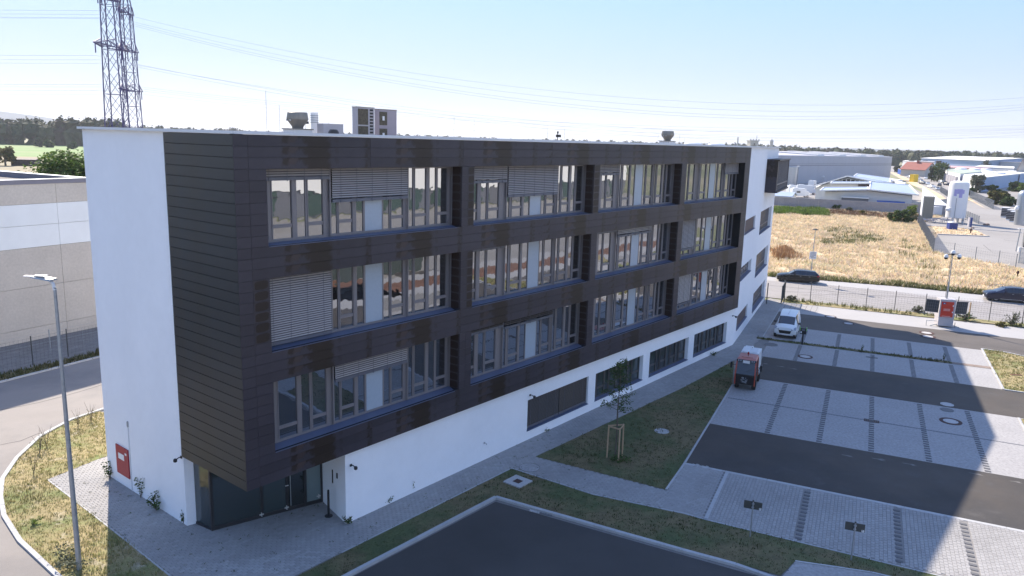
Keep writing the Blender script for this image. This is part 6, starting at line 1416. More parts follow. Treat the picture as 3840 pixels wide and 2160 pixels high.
for k in range(8): a0 = -.88 + k * .22; a1 = a0 + .22; h0 = 1.4 + .16 * (1 - (a0 / .88) ** 2); h1 = 1.4 + .16 * (1 - (a1 / .88) ** 2); cv.hexa([(a0, -.05, 1.39), (a1, -.05, 1.39), (a1, 1.45, 1.39), (a0, 1.45, 1.39)], [(a0, -.05, h0 + .02), (a1, -.05, h1 + .02), (a1, 1.45, h1 + .02), (a0, 1.45, h0 + .02)])
cv.build('roof', 'coping', bb)
bc = thing('control_cabinet', (*(100.3, 167.89), 0), radians(-6), 'slim dark blue and grey cabinet right of the blue cabin', 'cabinet')
MB().box(-.05, .35, 0, .7, 0, 2.05).build('door', 'blue_box', bc); MB().box(-.3, -.06, 0, .7, 0, 2.0).build('case', 'ac_grey', bc)
yp = thing('yard_lamp', (*(103.39, 177.97), 0), 0, 'thin dark yard lamp post in front of the tall white tank', 'lamp post')
LH = 4.03
MB().tube([(0, 0, 0), (0, 0, LH)], .07, 6).build('pole', 'dark_metal', yp); MB().box(-.1, .5, -.1, .1, LH - .1, LH).build('lamp_head', 'white', yp)
hy_ = thing('hydrant', (*(92.25, 153.95), 0), 0, 'small red hydrant on the dry verge of the yard', 'hydrant'); MB().lathe(0, 0, [(.12, 0), (.14, .5), (.22, .7), (.2, .9), (.08, 1.05)], 10).build('body', 'rust', hy_); MB().box(-.35, .35, -.06, .06, .62, .78).build('outlet', 'rust', hy_)
rkr = random.Random(6)
for i, (p, s_, lb) in enumerate([((106.72, 172.93), 0.75, 'largest brown boulder heap at the end of the kerb behind the blue cabin'), ((98.88, 164.84), .4, 'low brown stones right of the blue cabin'), ((91.68, 151.6), .35, 'brown stones on the near kerb of the dry verge'), ((93.18, 151.41), .35, 'brown stones at the tip of the dry verge')]):
    t = thing('boulder', (*p, 0), 0, lb, 'boulder', 'boulders on the yard verge'); mb = MB()
    for k in range(4):
        cx_, cy_ = rkr.uniform(-s_, s_), rkr.uniform(-.4, .4); rr2 = s_ * rkr.uniform(.35, .6); mb.lathe(cx_, cy_, [(rr2, 0), (rr2 * 1.05, rr2 * .4), (rr2 * .7, rr2 * .95), (rr2 * .2, rr2 * 1.15)], 7)
    mb.build('stone', 'plough', t)
# right edge: second tank, cylinder racks, container
st2 = thing('storage_tank', (*(117.0, 176.18), 0), 0, 'tall silver grey tank with a domed top at the right edge', 'storage tank'); H2 = 8.02
MB().lathe(0, 0, [(1.6, 0), (1.6, H2 - 1.4), (1.5, H2 - .7), (1.1, H2 - .2), (.4, H2), (.05, H2 + .02)], 32).build('shell', 'steel_tank', st2, smooth=True); MB().lathe(-1.7, -.2, [(.2, 3.3), (.5, 3.6), (.5, 4.1), (.2, 4.4)], 12).build('valve_pod', 'white', st2, smooth=True)
for i, (q, lb) in enumerate([((125.56, 195.94), 'leftmost of the three stacked black gas cylinder racks'), ((122.2, 188.45), 'middle one of the three stacked black gas cylinder racks'), ((119.75, 183.27), 'nearest of the three black gas cylinder racks beside the silver tank')]):
    t = thing('cylinder_rack', (*q, 0), radians(-42), lb, 'gas cylinder rack', 'gas cylinder racks in the yard')
    MB().box(-.8, .8, -.8, .8, 0, .3).build('pallet', 'white', t); MB().box(-.8, .8, -.8, .8, .3, 2.4).build('cage', 'black', t); MB().box(-.85, .85, -.85, .85, 2.4, 2.55).build('cover', 'white', t)
    for k in range(5): MB().box(-.82, .82, -.83, -.8, .5 + k * .4, .58 + k * .4).build('cage_rail', 'ac_grey', t)
cr_ = thing('steel_cage', (*(75.63, 113.22), 0), radians(-20), 'grey ribbed steel enclosure cut off by the right edge', 'enclosure')
for k in range(12): MB().box(0, 3.4, 0, .04, .1 + k * .19, .2 + k * .19).build('rail', 'galv', cr_)
for x in (0, .7, 3.4): MB().box(x - .06, x + .06, -.06, .1, 0, 2.4).build('post', 'galv', cr_)
MB().box(-.3, -.05, -.2, .2, 1.7, 2.4).build('side_box', 'white', cr_); MB().box(.6, 3.2, .4, 2.2, 2.4, 6.0).build('upper_module', 'steel_tank', cr_); MB().box(.35, .6, .2, .6, 2.4, 5.2).build('ladder_frame', 'dark_metal', cr_)
lp2 = (84.4, 127.46)
yp = thing('yard_lamp', (*lp2, 0), 0, 'thin grey lamp post at the right edge of the pale yard', 'lamp post'); LH = 3.85
MB().tube([(0, 0, 0), (.2, 0, LH)], .09, 6).build('pole', 'galv', yp); MB().box(-.2, .9, -.12, .12, LH - .1, LH).build('lamp_head', 'white', yp)
hp = thing('hydrant', (*(66.11, 98.77), 0), 0, 'dark red hydrant post on the dry grass near the right edge', 'hydrant'); MB().lathe(0, 0, [(.08, 0), (.07, .55), (.14, .72), (.15, .92), (.06, 1.05)], 10).build('body', 'rust', hp); MB().box(-.18, .18, -.05, .05, .72, .84).build('outlet', 'rust', hp)

# ================================================================== halls and houses beyond
def gable(name, a, b, depth, he, hr, wallm, roofm, label, ridge_along=True, cat='building', over=.6, th=.18):
    """front wall from a to b; ridge parallel to the front (True) or running back"""
    a = Vector((*a, 0)); b = Vector((*b, 0)); d = b - a; L_ = d.length; t = thing(name, a, atan2(d.y, d.x), label, cat)
    w = MB().box(0, L_, 0, depth, 0, he); r = MB()
    if ridge_along:
        w.quad((0, 0, he), (0, depth / 2, hr), (0, depth, he)); w.quad((L_, depth, he), (L_, depth / 2, hr), (L_, 0, he))
        for s_ in (0, 1):
            y0, y1 = (-over, depth / 2) if s_ == 0 else (depth + over, depth / 2); sl_ = (hr - he) / (depth / 2); ze = he - over * sl_
            q = [(-over, y0, ze), (L_ + over, y0, ze), (L_ + over, y1, hr), (-over, y1, hr)]; q = q if s_ == 0 else q[::-1]; r.hexa(q, [(x, y, z + th) for x, y, z in q])
    else:
        w.quad((0, 0, he), (L_, 0, he), (L_ / 2, 0, hr)); w.quad((L_, depth, he), (0, depth, he), (L_ / 2, depth, hr))
        for s_ in (0, 1):
            x0 = -over if s_ == 0 else L_ + over; sl_ = (hr - he) / (L_ / 2); ze = he - over * sl_
            q = [(x0, -over, ze), (L_ / 2, -over, hr), (L_ / 2, depth + over, hr), (x0, depth + over, ze)]; q = q if s_ == 0 else q[::-1]; r.hexa(q, [(x, y, z + th) for x, y, z in q])
    w.build('wall', wallm, t); r.build('roof', roofm, t)
    return t, L_
def wins(t, L_, n, z0, z1, w, mt='dark_open', y=-.04, x0=None, x1=None):
    x0 = x0 if x0 is not None else L_ * .1; x1 = x1 if x1 is not None else L_ * .9
    for k in range(n):
        x = x0 + (x1 - x0) * (k + .5) / n; f = MB().box(x - w / 2 - .08, x + w / 2 + .08, y, y + .03, z0 - .08, z1 + .08).build('window', 'coping', t); MB().box(x - w / 2, x + w / 2, y - .02, y - .001, z0, z1).build('pane', mt, f)
# great grey hall
hL, hR = Vector((*(118.2, 341.39), 0)), Vector((*(210.57, 434.32), 0)); hd_ = (hR - hL).normalized(); hH = 12.38
t = thing('grey_hall', tuple(hL - hd_ * 60), atan2(hd_.y, hd_.x), 'huge windowless grey metal hall behind the white workshops', 'industrial hall')
HLn = (hR - hL).length + 60
for k in range(18): MB().box(HLn * k / 18 + .02, HLn * (k + 1) / 18 - .02, 0, .3, 0, hH).build('wall_panel', 'grey_hall', t)
MB().box(0, HLn, .3, 75, 0, hH).build('wall', 'grey_hall', t); MB().box(-.2, HLn + .1, -.1, .5, hH, hH + .25).build('eaves', 'coping', t); MB().box(HLn - .05, HLn + .25, -.1, 75, hH, hH + .25).build('verge', 'coping', t)
MB().hexa([(0, .5, hH), (HLn - .1, .5, hH), (HLn - .1, 75, hH), (0, 75, hH)], [(0, 1.0, hH + .3), (HLn - .3, 1.0, hH + .3), (HLn - .3, 37, hH + 1.6), (0, 37, hH + 1.6)]).build('roof', 'hall_roof', t)
MB().box(0, HLn, -.06, 0, hH - 4.4, hH - 4.2).build('dark_band', 'slat_bar', t); MB().box(0, HLn, -.06, 0, hH - 3.6, hH - 3.48).build('dark_band', 'slat_bar', t)
for k in range(4):
    x = HLn - 10 - k * 26; MB().hexa([(x - 6, 1.4, hH + .3), (x + 2, 1.4, hH + .3), (x + 2, 30, hH + 1.3), (x - 6, 30, hH + 1.3)], [(x - 6, 1.6, hH + .9), (x + 1, 1.6, hH + .9), (x + 1, 29, hH + 2.0), (x - 6, 29, hH + 2.0)]).build('skylight', 'white_roof', t)
ct_ = (119.66, 338.88)
t = thing('steel_silo', (*ct_, 0), 0, 'round shiny steel water tank before the grey hall beside the bay window', 'silo'); sh = 7.77
MB().lathe(0, 0, [(3.9, 0), (3.9, sh), (3.7, sh + .1)], 28).build('shell', 'steel_tank', t, smooth=True)
for k in range(6): MB().lathe(0, 0, [(3.93, sh * (k + 1) / 7), (3.93, sh * (k + 1) / 7 + .06)], 28).build('hoop', 'galv', t)
MB().tube([(4.3, 0, 0), (4.3, 0, sh * .85)], .12, 6).build('downpipe', 'white', t)
for i, (q, top, lb) in enumerate([((123.19, 336.9), 8.37, 'tall thin white pole right of the steel silo'), ((147.15, 368.93), 3.17, 'short pole with a white lamp between the caravans and the workshops')]):
    t = thing('yard_lamp', (*q, 0), 0, lb, 'lamp post'); MB().tube([(0, 0, 0), (.1, 0, top)], .12, 6).build('pole', 'galv', t); MB().box(-.3, .5, -.2, .2, top - .5, top).build('lamp_head', 'white', t)
# white workshops
def roof_piece(mb, pts, th=.2):
    mb.hexa([(p[0], p[1], p[2] - th) for p in pts], pts)
def workshop(label, wallpts, roofs, holes=(), name='workshop'):
    """wallpts: list of (x, y, z_top) along the visible front; roofs: quads of world points"""
    o = wallpts[0]; t = thing(name, (o[0], o[1], 0), 0, label, 'workshop'); w = MB(); r = MB()
    q = [(p[0] - o[0], p[1] - o[1], p[2]) for p in wallpts]
    for a, c in zip(q[:-1], q[1:]):
        d = Vector((c[0] - a[0], c[1] - a[1], 0)).normalized(); n_ = Vector((-d.y, d.x, 0)) * 9
        w.hexa([(a[0], a[1], 0), (c[0], c[1], 0), (c[0] + n_.x, c[1] + n_.y, 0), (a[0] + n_.x, a[1] + n_.y, 0)], [(a[0], a[1], a[2] - .22), (c[0], c[1], c[2] - .22), (c[0] + n_.x, c[1] + n_.y, c[2] - .1), (a[0] + n_.x, a[1] + n_.y, a[2] - .1)])
    for R__ in roofs: roof_piece(r, [(p[0] - o[0], p[1] - o[1], p[2]) for p in R__])
    w.build('wall', 'white_hall', t)
    for R__ in roofs:
        m_ = MB(); roof_piece(m_, [(p[0] - o[0], p[1] - o[1], p[2]) for p in R__]); m_.build('roof', 'blue_roof', t)
        tr = MB()
        for k in range(4): tr.bar(Vector(R__[k]) - Vector((o[0], o[1], 0)), Vector(R__[(k + 1) % 4]) - Vector((o[0], o[1], 0)), .3, .34)
        tr.build('roof_trim', 'white', t)
    return t
t = workshop('long white workshop with a blue-grey roof directly behind the concrete wall', [(85.64, 212.38, 4.46), (95.79, 208.0, 5.31), (105.2, 203.41, 4.54)],
    [[(83.64, 211.03, 4.63), (94.94, 206.19, 5.55), (98.24, 214.58, 5.79), (87.82, 219.05, 5.12)], [(94.94, 206.19, 5.55), (105.47, 201.01, 4.81), (112.43, 219.93, 6.47), (103.34, 224.34, 6.87)]])
o_ = t.location; a_ = Vector((89.27, 209.8, 3.15)); c_ = Vector((95.4, 207.08, 3.53))
for nm, p_, q_, z0, z1, th_, mt in (('dark_canopy', (89.27, 209.8, 3.15), (95.4, 207.08, 3.47), .9, 3.09, .5, 'slat_bar'), ('canopy_roof', (89.18, 209.84, 3.24), (95.48, 207.05, 3.53), 3.09, 3.38, .8, 'white'), ('blue_ledge', (97.29, 206.2, 2.51), (103.35, 203.23, 2.64), 2.35, 2.77, .4, 'blue_bright')):
    d_ = Vector((q_[0] - p_[0], q_[1] - p_[1], 0)); n_ = Vector((d_.y, -d_.x, 0)).normalized() * th_; P0 = Vector((p_[0] - o_.x, p_[1] - o_.y, 0))
    MB().hexa([P0 + n_ + Vector((0, 0, z0)), P0 + n_ + d_ + Vector((0, 0, z0)), P0 + d_ * 1.0 - n_ + Vector((0, 0, z0)), P0 - n_ + Vector((0, 0, z0))], [P0 + n_ + Vector((0, 0, z1)), P0 + n_ + d_ + Vector((0, 0, z1)), P0 + d_ - n_ + Vector((0, 0, z1)), P0 - n_ + Vector((0, 0, z1))]).build(nm, mt, t)
t = workshop('second white workshop behind the long one, with a row of gable windows', [(95.36, 244.03, 4.08), (103.48, 240.7, 7.56), (110.33, 237.64, 6.35)],
    [[(94.33, 242.29, 4.33), (102.67, 238.87, 7.84), (109.13, 249.15, 7.46), (101.76, 252.25, 5.09)], [(102.67, 238.87, 7.84), (110.02, 235.58, 6.46), (116.32, 239.22, 6.22), (109.23, 249.11, 7.46)]])
o_ = t.location
for k in range(6):
    P0 = [(100.78, 240.76, 6.39), (101.94, 240.27, 6.95), (103.04, 239.8, 7.11), (104.15, 239.32, 7.0), (105.36, 238.79, 6.84), (106.46, 238.3, 6.75)][k]
    f = MB().box(P0[0] - o_.x - .3, P0[0] - o_.x + 1.35, P0[1] - o_.y - .3, P0[1] - o_.y, P0[2] - 1.15, P0[2] - .1).build('window', 'coping', t); MB().box(P0[0] - o_.x - .15, P0[0] - o_.x + 1.2, P0[1] - o_.y - .34, P0[1] - o_.y - .31, P0[2] - 1.05, P0[2] - .2).build('pane', 'dark_open', f)
workshop('third pale workshop roof rising behind the others before the grey hall', [(117.54, 265.11, 7.24), (124.44, 256.4, 6.44)],
    [[(110.74, 252.81, 7.33), (118.07, 242.82, 6.08), (126.58, 260.92, 6.74), (119.71, 270.72, 7.65)]])
t = workshop('low beige annex between the two white workshops', [(92.92, 226.69, 5.99), (101.55, 220.76, 6.57)], [[(91.98, 224.92, 6.15), (100.79, 218.91, 6.73), (104.85, 228.05, 6.71), (96.19, 234.0, 6.15)]], name='annex')
o_ = t.location; P0 = (98.48, 221.05, 6.27); P1 = (100.4, 218.65, 6.46)
MB().hexa([(P0[0] - o_.x, P0[1] - o_.y - .3, .5), (P1[0] - o_.x, P1[1] - o_.y - .3, .5), (P1[0] - o_.x, P1[1] - o_.y + .2, .5), (P0[0] - o_.x, P0[1] - o_.y + .2, .5)], [(P0[0] - o_.x, P0[1] - o_.y - .3, P0[2]), (P1[0] - o_.x, P1[1] - o_.y - .3, P0[2]), (P1[0] - o_.x, P1[1] - o_.y + .2, P0[2]), (P0[0] - o_.x, P0[1] - o_.y + .2, P0[2])]).build('brown_door', 'old_wood', t)
slab_wall('white_wall', (130.27, 270.24), (121.83, 240.95), 6.32, .3, 'white', 'low white wall stretch right of the workshop roofs')
slab_wall('garden_wall', (103.91, 204.07), (134.0, 235.68), 2.2, .2, 'concrete', 'short concrete wall from the workshop corner to the white wall')
# caravans and trucks
def boxvan(p, rz, L_, H_, label, cab=True, name='camper_van', paint='car_white'):
    t = thing(name, (*p, 0), rz, label, 'camper van', 'white vans and caravans in the works yard')
    MB().hexa([(0, -1.1, .5), (L_, -1.1, .5), (L_, 1.1, .5), (0, 1.1, .5)], [(.15, -1.05, H_), (L_ - .2, -1.05, H_), (L_ - .2, 1.05, H_), (.15, 1.05, H_)]).build('body', paint, t)
    MB().hexa([(L_, -1.0, .5), (L_ + 1.5, -1.0, .5), (L_ + 1.5, 1.0, .5), (L_, 1.0, .5)], [(L_, -1.0, 2.0), (L_ + .7, -1.0, 2.0), (L_ + .7, 1.0, 2.0), (L_, 1.0, 2.0)]).build('cab', paint, t)
    for x in (1.0, L_ + .3):
        for sg in (-1, 1): wheel(t, x, sg * .98, .36, .25, sg)
    MB().box(L_ * .3, L_ * .55, -1.12, -1.09, 1.5, 2.1).build('side_window', 'car_glass', t); MB().box(.8, 2.2, -.6, .6, H_, H_ + .2).build('roof_hatch', 'white', t)
boxvan((90.89, 253.32), radians(5), 5.0, 2.9, 'white camper van nearest the concrete wall, left one'); boxvan((99.41, 271.84), radians(-15), 5.4, 3.2, 'white camper van behind the nearest one by the workshop'); boxvan((97.24, 274.55), radians(10), 5.2, 2.8, 'white caravan half hidden beside the bay window'); boxvan((116.15, 302.6), radians(60), 6.5, 3.4, 'tall white truck standing before the grey hall', name='truck')
t, L_ = gable('shed', (71.61, 216.46), (76.85, 213.6), 8, 2.58, 2.58 + .9, 'white_hall', 'blue_roof', 'small shed with a blue-grey roof at the left end of the concrete wall', over=.4)
generic = [(-2.1, .3, .6, .7, .6, .72, .6, 'h'), (-1.9, .22, .78, .86, .84, .84, .7, 'h'), (-1.1, .2, .9, .98, .88, .86, .72, 'w'), (-.4, .2, .94, 1.42, .88, .86, .6, 'c'), (.9, .2, .97, 1.42, .88, .86, .6, 'c'), (1.5, .22, .99, 1.3, .88, .84, .6, 'r'), (1.95, .3, .9, 1.0, .84, .8, .66, 'h'), (2.1, .36, .75, .85, .76, .76, .62, 'h')]
def gcar(p, rz, paint, label, grp='cars on the far dealer lot'): return car('parked_car', (*p, 0), rz, generic, paint, label, 'car', (-1.3, 1.25), .3, .87, detail=False, group=grp)
gcar((104.61, 261.93), radians(0), 'car_red', 'dark red car parked at the left end of the long white workshop', None)
cars_ = [((179.26, 327.28), 'car_silver', 'nearest silver car of the far lot, next to the black pickup'), ((188.78, 349.49), 'car_white', 'white car just behind the nearest silver one'), ((203.11, 379.72), 'car_white', 'white van-like car third along the fence'), ((202.4, 382.52), 'car_grey', 'grey-green car by the fence left of the white ones'), ((215.32, 409.44), 'car_silver', 'silver car fourth along the fence'), ((232.28, 445.67), 'car_white', 'white car beside the yellow container'), ((202.02, 367.05), 'car_black', 'black box-shaped car behind the nearest silver one'), ((211.86, 377.83), 'car_blue', 'blue and white car beside the tall tank'), ((223.14, 401.28), 'car_black', 'black car left of the blue one'), ((226.57, 410.0), 'car_silver', 'pale car at the end of the inner row'), ((242.26, 455.52), 'car_white', 'white car in the middle of the lot'), ((266.94, 502.56), 'car_silver', 'silver car behind the middle white one'), ((246.15, 457.73), 'car_blue', 'blue car before the wooden fence'), ((241.63, 472.94), 'car_silver', 'silver car near the blue cabins'), ((269.71, 528.11), 'car_white', 'white car behind the blue cabins'), ((282.39, 559.71), 'car_grey', 'grey car left of the white container'), ((296.65, 559.96), 'car_blue', 'dark blue car before the red-roofed house'), ((257.77, 507.19), 'car_white', 'white car at the far left of the lot'), ((305.8, 619.39), 'car_white', 'farthest white car at the corner of the grey hall'), ((303.93, 610.85), 'car_silver', 'far pale car just right of the hall corner')]
for i, (p, pt, lb) in enumerate(cars_): gcar(p, radians([80, 95, 60, 105][i % 4]), pt, lb)
MB().prism([(-2.6, -1.2), (2.6, -1.2), (2.6, 1.2), (-2.6, 1.2)], 0, 2.7).build('container', 'white', label='white container standing among the far cars', cat='container', loc=(*(263.61, 510.81), 0), rot=radians(70))
yc = MB().prism([(-1.6, -1.3), (1.6, -1.3), (1.6, 1.3), (-1.6, 1.3)], 0, 4.0).build('container', 'yellow', label='upright bright yellow container at the verge of the car lot', cat='container', loc=(*(211.09, 408.99), 0), rot=radians(20))
for i in range(2): 
    t = thing('blue_cabin', (*[(271.96, 546.79), (265.3, 530.89)][i], 0), 0, ['left one of the two small blue toilet cabins', 'right one of the two small blue toilet cabins'][i], 'toilet cabin', 'blue cabins by the car lot'); MB().box(-1.2, 1.2, -1.2, 1.2, 0, 3.4).build('wall', 'blue_bright', t); MB().box(-1.3, 1.3, -1.3, 1.3, 3.4, 3.6).build('roof', 'white', t)
# stepped white building and long hall
t, L_ = gable('long_hall', (389.06, 744.47), (408.9, 675.94), 80, 9.61, 12.47, 'blue_wall', 'white_roof', 'long hall with a bright white roof and blue walls before the wood', over=1.0)
t = pol_building('office_villa', [(312.48, 626.38), (315.2, 608.17), (338.11, 646.98), (332.24, 661.22)], 7.86, 'white_hall', 'white_roof', 'bright white stepped building beside the long hall', 'building')
for k in range(3): MB().box(5 + k * 9, 8.5 + k * 9, -1.6 - k * 3.6, .3 - k * 3.6, 5, 9).build('window', 'dark_open', t)
t = pol_building('flat_block', [(309.73, 596.37), (313.53, 580.77), (327.78, 607.17), (322.63, 621.21)], 8.35, 'plaster', 'hall_roof', 'plain beige block between the white building and the red-roofed house', 'building')
t, L_ = gable('red_roof_house', (261.88, 494.99), (273.41, 502.43), 16, 4.47, 8.83, 'plaster', 'red_tile', 'beige house with a steep red tiled roof behind the car lot', ridge_along=False, cat='house')
wins(t, L_, 1, 5.4, 6.64, 1.7, x0=L_ * .4, x1=L_ * .7); MB().box(L_ * .4, L_ * .5, 8, 9.2, 7.95, 9.53 + .4).build('chimney', 'brick_red', t)
for i, (q, h, w, lb, mt) in enumerate([((230.37, 421.11), 11, 8.5, 'tall dark tree right of the red-roofed house', 'leaf'), ((242.14, 437.46), 11, 7, 'tree behind the tall dark one toward the blue hall', 'forest'), ((227.67, 422.57), 9.5, 4.5, 'narrow dark tree before the gable of the red-roofed house', 'forest'), ((287.47, 582.98), 5, 6, 'dark round tree left of the bright white building', 'forest'), ((383.51, 667.7), 4, 15, 'dark bush row before the blue hall wall', 'forest'), ((399.42, 658.3), 11, 9, 'dark tree at the right end of the long white-roofed hall', 'forest')]):
    tree(q, h, w, lb, mt, 900, 1.0, 100 + i, 'trees round the far car lot', base=.12)
tree((256.61, 463.67), 3.2, 2.6, 'small vivid yellow-green tree in the middle of the far lot', 'leaf_bright', 500, .6, 120); bush((253.0, 466.0), 2, 3, 'light green shrub left of the vivid yellow-green tree', 'leaf_bright', 500, .6, 121)
bush((309.97, 605.81), 1.5, 10, 'dark hedge below the bright white building', 'forest', 1400, .8, 122)
# halls on the right
g1_ = [(213.81, 365.96), (238.01, 364.38)]
BH = 6.0
t = pol_building('blue_hall', [(193.3, 320.59), (264.93, 406.36), (288.45, 456.72), (210.16, 362.31)], BH - .3, 'blue_wall', 'white_roof', 'blue-walled hall with a pale flat roof behind the bushes', 'industrial hall')
o_ = t.location
for q in [(251.86, 413.51), (248.36, 404.24), (245.01, 395.37), (242.74, 387.49)]: MB().lathe(q[0] - o_.x, q[1] - o_.y, [(2.6, BH), (2.2, BH + .7), (.3, BH + 1.0)], 12).build('skylight', 'white', t)
bw_ = pol_building('blue_annex', [(262.61, 402.64), (289.23, 431.82), (314.55, 469.83), (293.67, 461.54)], BH - .1, 'blue_wall', 'coping', 'second blue hall at the right edge joined behind the first', 'industrial hall')
wp_ = [(206.67, 356.25), (191.63, 318.06)]
slab_wall('hall_front', wp_[0], wp_[1], 5.6, .2, 'white', 'sunlit white side of the blue hall seen behind the airy tree', 'wall').location.x -= .35
t = pol_building('green_roof_hall', [(238.03, 428.25), (207.58, 360.79), (275.23, 447.48), (263.64, 465.34)], 6.0, 'white_hall', 'green_roof', 'white hall with a pale green flat roof left of the blue-walled hall', 'industrial hall')
o_ = t.location
for q in [(260.99, 453.66), (266.72, 449.48), (273.89, 450.61)]: MB().lathe(q[0] - o_.x, q[1] - o_.y, [(3.2, 6.3), (2.6, 7.0), (.3, 7.3)], 12).build('skylight', 'white', t)
for k in range(5):
    P0 = [(232.89, 417.46), (226.85, 404.2), (221.18, 391.76), (216.45, 381.12), (211.39, 370.03)][k]; MB().box(P0[0] - o_.x - 1.2, P0[0] - o_.x + 1.2, P0[1] - o_.y - 1.2, P0[1] - o_.y + .8, .4, 4.6).build('gate', 'ac_grey', t)
sg_ = [(229.55, 398.71), (228.1, 391.71)]
MB().hexa([(sg_[0][0] - o_.x, sg_[0][1] - o_.y - 2, 3.6), (sg_[1][0] - o_.x, sg_[1][1] - o_.y - 2, 3.6), (sg_[1][0] - o_.x, sg_[1][1] - o_.y - 1, 3.6), (sg_[0][0] - o_.x, sg_[0][1] - o_.y - 1, 3.6)], [(sg_[0][0] - o_.x, sg_[0][1] - o_.y - 2, 5.9), (sg_[1][0] - o_.x, sg_[1][1] - o_.y - 2, 5.9), (sg_[1][0] - o_.x, sg_[1][1] - o_.y - 1, 5.9), (sg_[0][0] - o_.x, sg_[0][1] - o_.y - 1, 5.9)]).build('blue_sign', 'blue_box', t)
pol_building('pink_roof_hall', [(312.7, 558.41), (322.44, 529.56), (364.05, 597.89), (351.79, 628.21)], 5.05, 'plaster', 'pink_flat', 'low hall with a pinkish roof behind the green-roofed hall', 'industrial hall')
pol_building('white_flat_hall', [(331.27, 559.25), (340.89, 529.81), (389.59, 605.49), (380.85, 634.47)], 6.12, 'white_hall', 'white_roof', 'wide low white hall left of the church-like red roof', 'industrial hall')
pol_building('grey_hall_far', [(423.86, 678.48), (432.83, 660.88), (460.22, 702.71), (450.35, 720.89)], 8.97, 'grey_hall', 'hall_roof', 'grey hall in front of the wood at the right', 'industrial hall').name = 'far_hall'
t = pol_building('red_school', [(468.47, 768.46), (475.51, 759.41), (493.55, 788.23), (486.17, 797.5)], 12.04, 'brick_red', 'white_roof', 'small red and white building before the wood', 'building')
for k in range(4): MB().box(4 + k * 6.5, 6.4 + k * 6.5, -.6, .2, 6, 9).build('window', 'white', t)
pol_building('white_annex', [(467.21, 745.73), (471.95, 736.81), (488.14, 762.07), (483.14, 771.15)], 12.2, 'white_hall', 'white_roof', 'pale flat-roofed block right of the small red building', 'building')
t, L_ = gable('tile_roof_house', (282.48, 436.59), (286.21, 434.15), 14, 6.85, 13.4, 'plaster', 'red_tile', 'house with a steep red-brown roof cut off by the right edge', ridge_along=False, cat='house')
for i, (q, h, w, lb, mt, n) in enumerate([((190.05, 316.89), 7.8, 6.8, 'tall airy tree right of the tall white tank', 'leaf_grey', 1500), ((174.46, 294.56), 3.2, 3.4, 'dark bush at the foot of the airy tree', 'leaf', 900), ((197.81, 320.17), 3.3, 8.8, 'dark bushy mass before the blue-walled hall', 'leaf', 2200), ((153.94, 246.25), 4.3, 8.4, 'big yellow-green bush beside the grey road fence', 'leaf_yellow', 3000), ((154.56, 240.15), 2.8, 6.5, 'lower dull bush right of the yellow-green one', 'leaf', 1700), ((217.5, 335.67), 4.5, 7, 'dark green bush row near the right edge', 'leaf', 2000), ((216.44, 328.06), 4.5, 5, 'yellow-green tree at the right edge above the silver tank', 'leaf_bright', 900), ((170.78, 268.53), 3.2, 6, 'dark bush behind the yellow-green one', 'forest', 1500)]):
    tree(q, h, w, lb, mt, n, .8, 140 + i, 'trees and bushes along the yard road', base=.08)
# skyline things over the roof
tw = (334.38, 1100.31)
t = thing('castle_tower', (*tw, 0), radians(10), 'square pale tower with battlements on the skyline over the wing roof', 'tower')
TZ = 24.58
MB().box(-6, 6, -5, 5, 0, TZ - 1.5).build('shaft', 'plaster', t); MB().box(-6.8, 6.8, -5.8, 5.8, TZ - 1.5, TZ).build('crown', 'plaster', t)
for x in (-6.2, -2.1, 2.1, 6.2): MB().box(x - .9, x + .9, -5.8, -4.8, TZ, TZ + 1.7).build('merlon', 'plaster', t)
MB().box(-1.2, 1.2, -5.1, -4.9, TZ - 9, TZ - 4).build('window', 'dark_open', t); MB().tube([(5.5, 0, TZ), (5.5, 0, TZ + 7)], .25, 5).build('mast', 'dark_metal', t)
t = thing('domed_tower', (*(389.51, 1187.76), 0), 0, 'small domed tower right of the battlemented one on the skyline', 'tower'); TZ = 23.09
MB().lathe(0, 0, [(2.4, 0), (2.4, TZ), (2.9, TZ + .5), (2.6, TZ + 2.5), (1.2, TZ + 4.2), (.2, TZ + 5)], 12).build('shaft', 'plaster', t, smooth=True)
for i, (px, d, top, lb) in enumerate([((355.69, 1250.39), 0, 30.07, 'thin chimney left of the battlemented tower'), ((357.55, 1270.65), 0, 23.19, 'short spire beside the thin chimney')]):
    MB().lathe(0, 0, [(1.6, 0), (1.0, top)] if i == 0 else [(2.6, 0), (2.6, top - 8), (.1, top)], 8).build(['chimney', 'spire'][i], 'plaster' if i == 0 else 'slat_bar', label=lb, cat=['chimney', 'spire'][i], loc=(*px, 0))

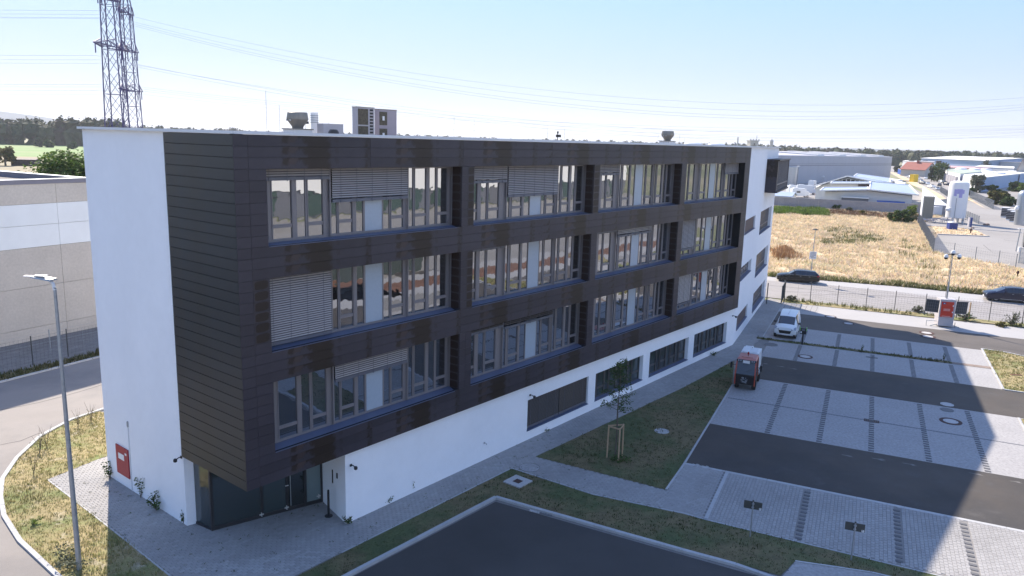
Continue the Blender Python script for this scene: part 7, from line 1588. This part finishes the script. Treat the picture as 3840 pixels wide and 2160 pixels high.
# ================================================================== what the windows mirror: the other side of the car park
MB().sheet([b2w(-40, -31), b2w(110, -31), b2w(110, -33.5), b2w(-40, -33.5)], 0.012).build('far_kerb_paving', 'bright_pave', kind='structure')
MB().sheet([b2w(-40, -33.5), b2w(110, -33.5), b2w(110, -37.3), b2w(-40, -37.3)], 0.012).build('bark_bed', 'mulch', kind='structure')
MB().sheet([b2w(-40, -37.3), b2w(110, -37.3), b2w(110, -40), b2w(-40, -40)], 0.012).build('far_kerb_paving', 'bright_pave', kind='structure')
MB().sheet([b2w(-60, -40), b2w(200, -40), b2w(200, -98), b2w(-60, -98)], -0.005).build('neighbour_yard', 'yard', kind='structure')
t = thing('bike_shed', (*b2w(5, -42), 0), BA, 'low dark flat-roofed shed opposite the office, mirrored in its windows', 'shed')
MB().box(0, 47, -8, 0, 0, 2.9).build('wall', mat('dark_green_shed', (.03, .045, .045), .6), t); MB().box(-.3, 47.3, -8.3, .3, 2.9, 3.1).build('roof', 'cover_grey', t)
t = thing('white_warehouse', (*b2w(-40, -100), 0), BA, 'long white warehouse with dark loading doors, mirrored in the upper windows', 'warehouse')
for k in range(20): MB().box(k * 12 + .03, k * 12 + 11.97, 0, .3, 4.6, 14.5).build('wall_panel', 'white', t)
MB().box(0, 240, -40, 0, 0, 14.4).build('wall', 'slat_bar', t)
for k in range(19):
    MB().box(k * 12 + 8, k * 12 + 15, .01, .12, .4, 4.4).build('loading_door', mat('green_door', (.03, .06, .05), .5) if k == 0 else bpy.data.materials['green_door'], t)

# ================================================================== air: one closed box of thin haze
hz_m = bpy.data.materials.new('summer_haze'); hz_m.use_nodes = True; nn_ = hz_m.node_tree; nn_.nodes.clear()
pv = nn_.nodes.new('ShaderNodeVolumePrincipled'); pv.inputs['Density'].default_value = 0.00011; pv.inputs['Color'].default_value = (0.86, 0.91, 1.0, 1); pv.inputs['Anisotropy'].default_value = 0.2
om = nn_.nodes.new('ShaderNodeOutputMaterial'); nn_.links.new(pv.outputs[0], om.inputs['Volume'])
M['haze'] = hz_m
MB().box(-9500, 9500, -900, 9500, -12, 170).build('haze', 'haze', kind='stuff')
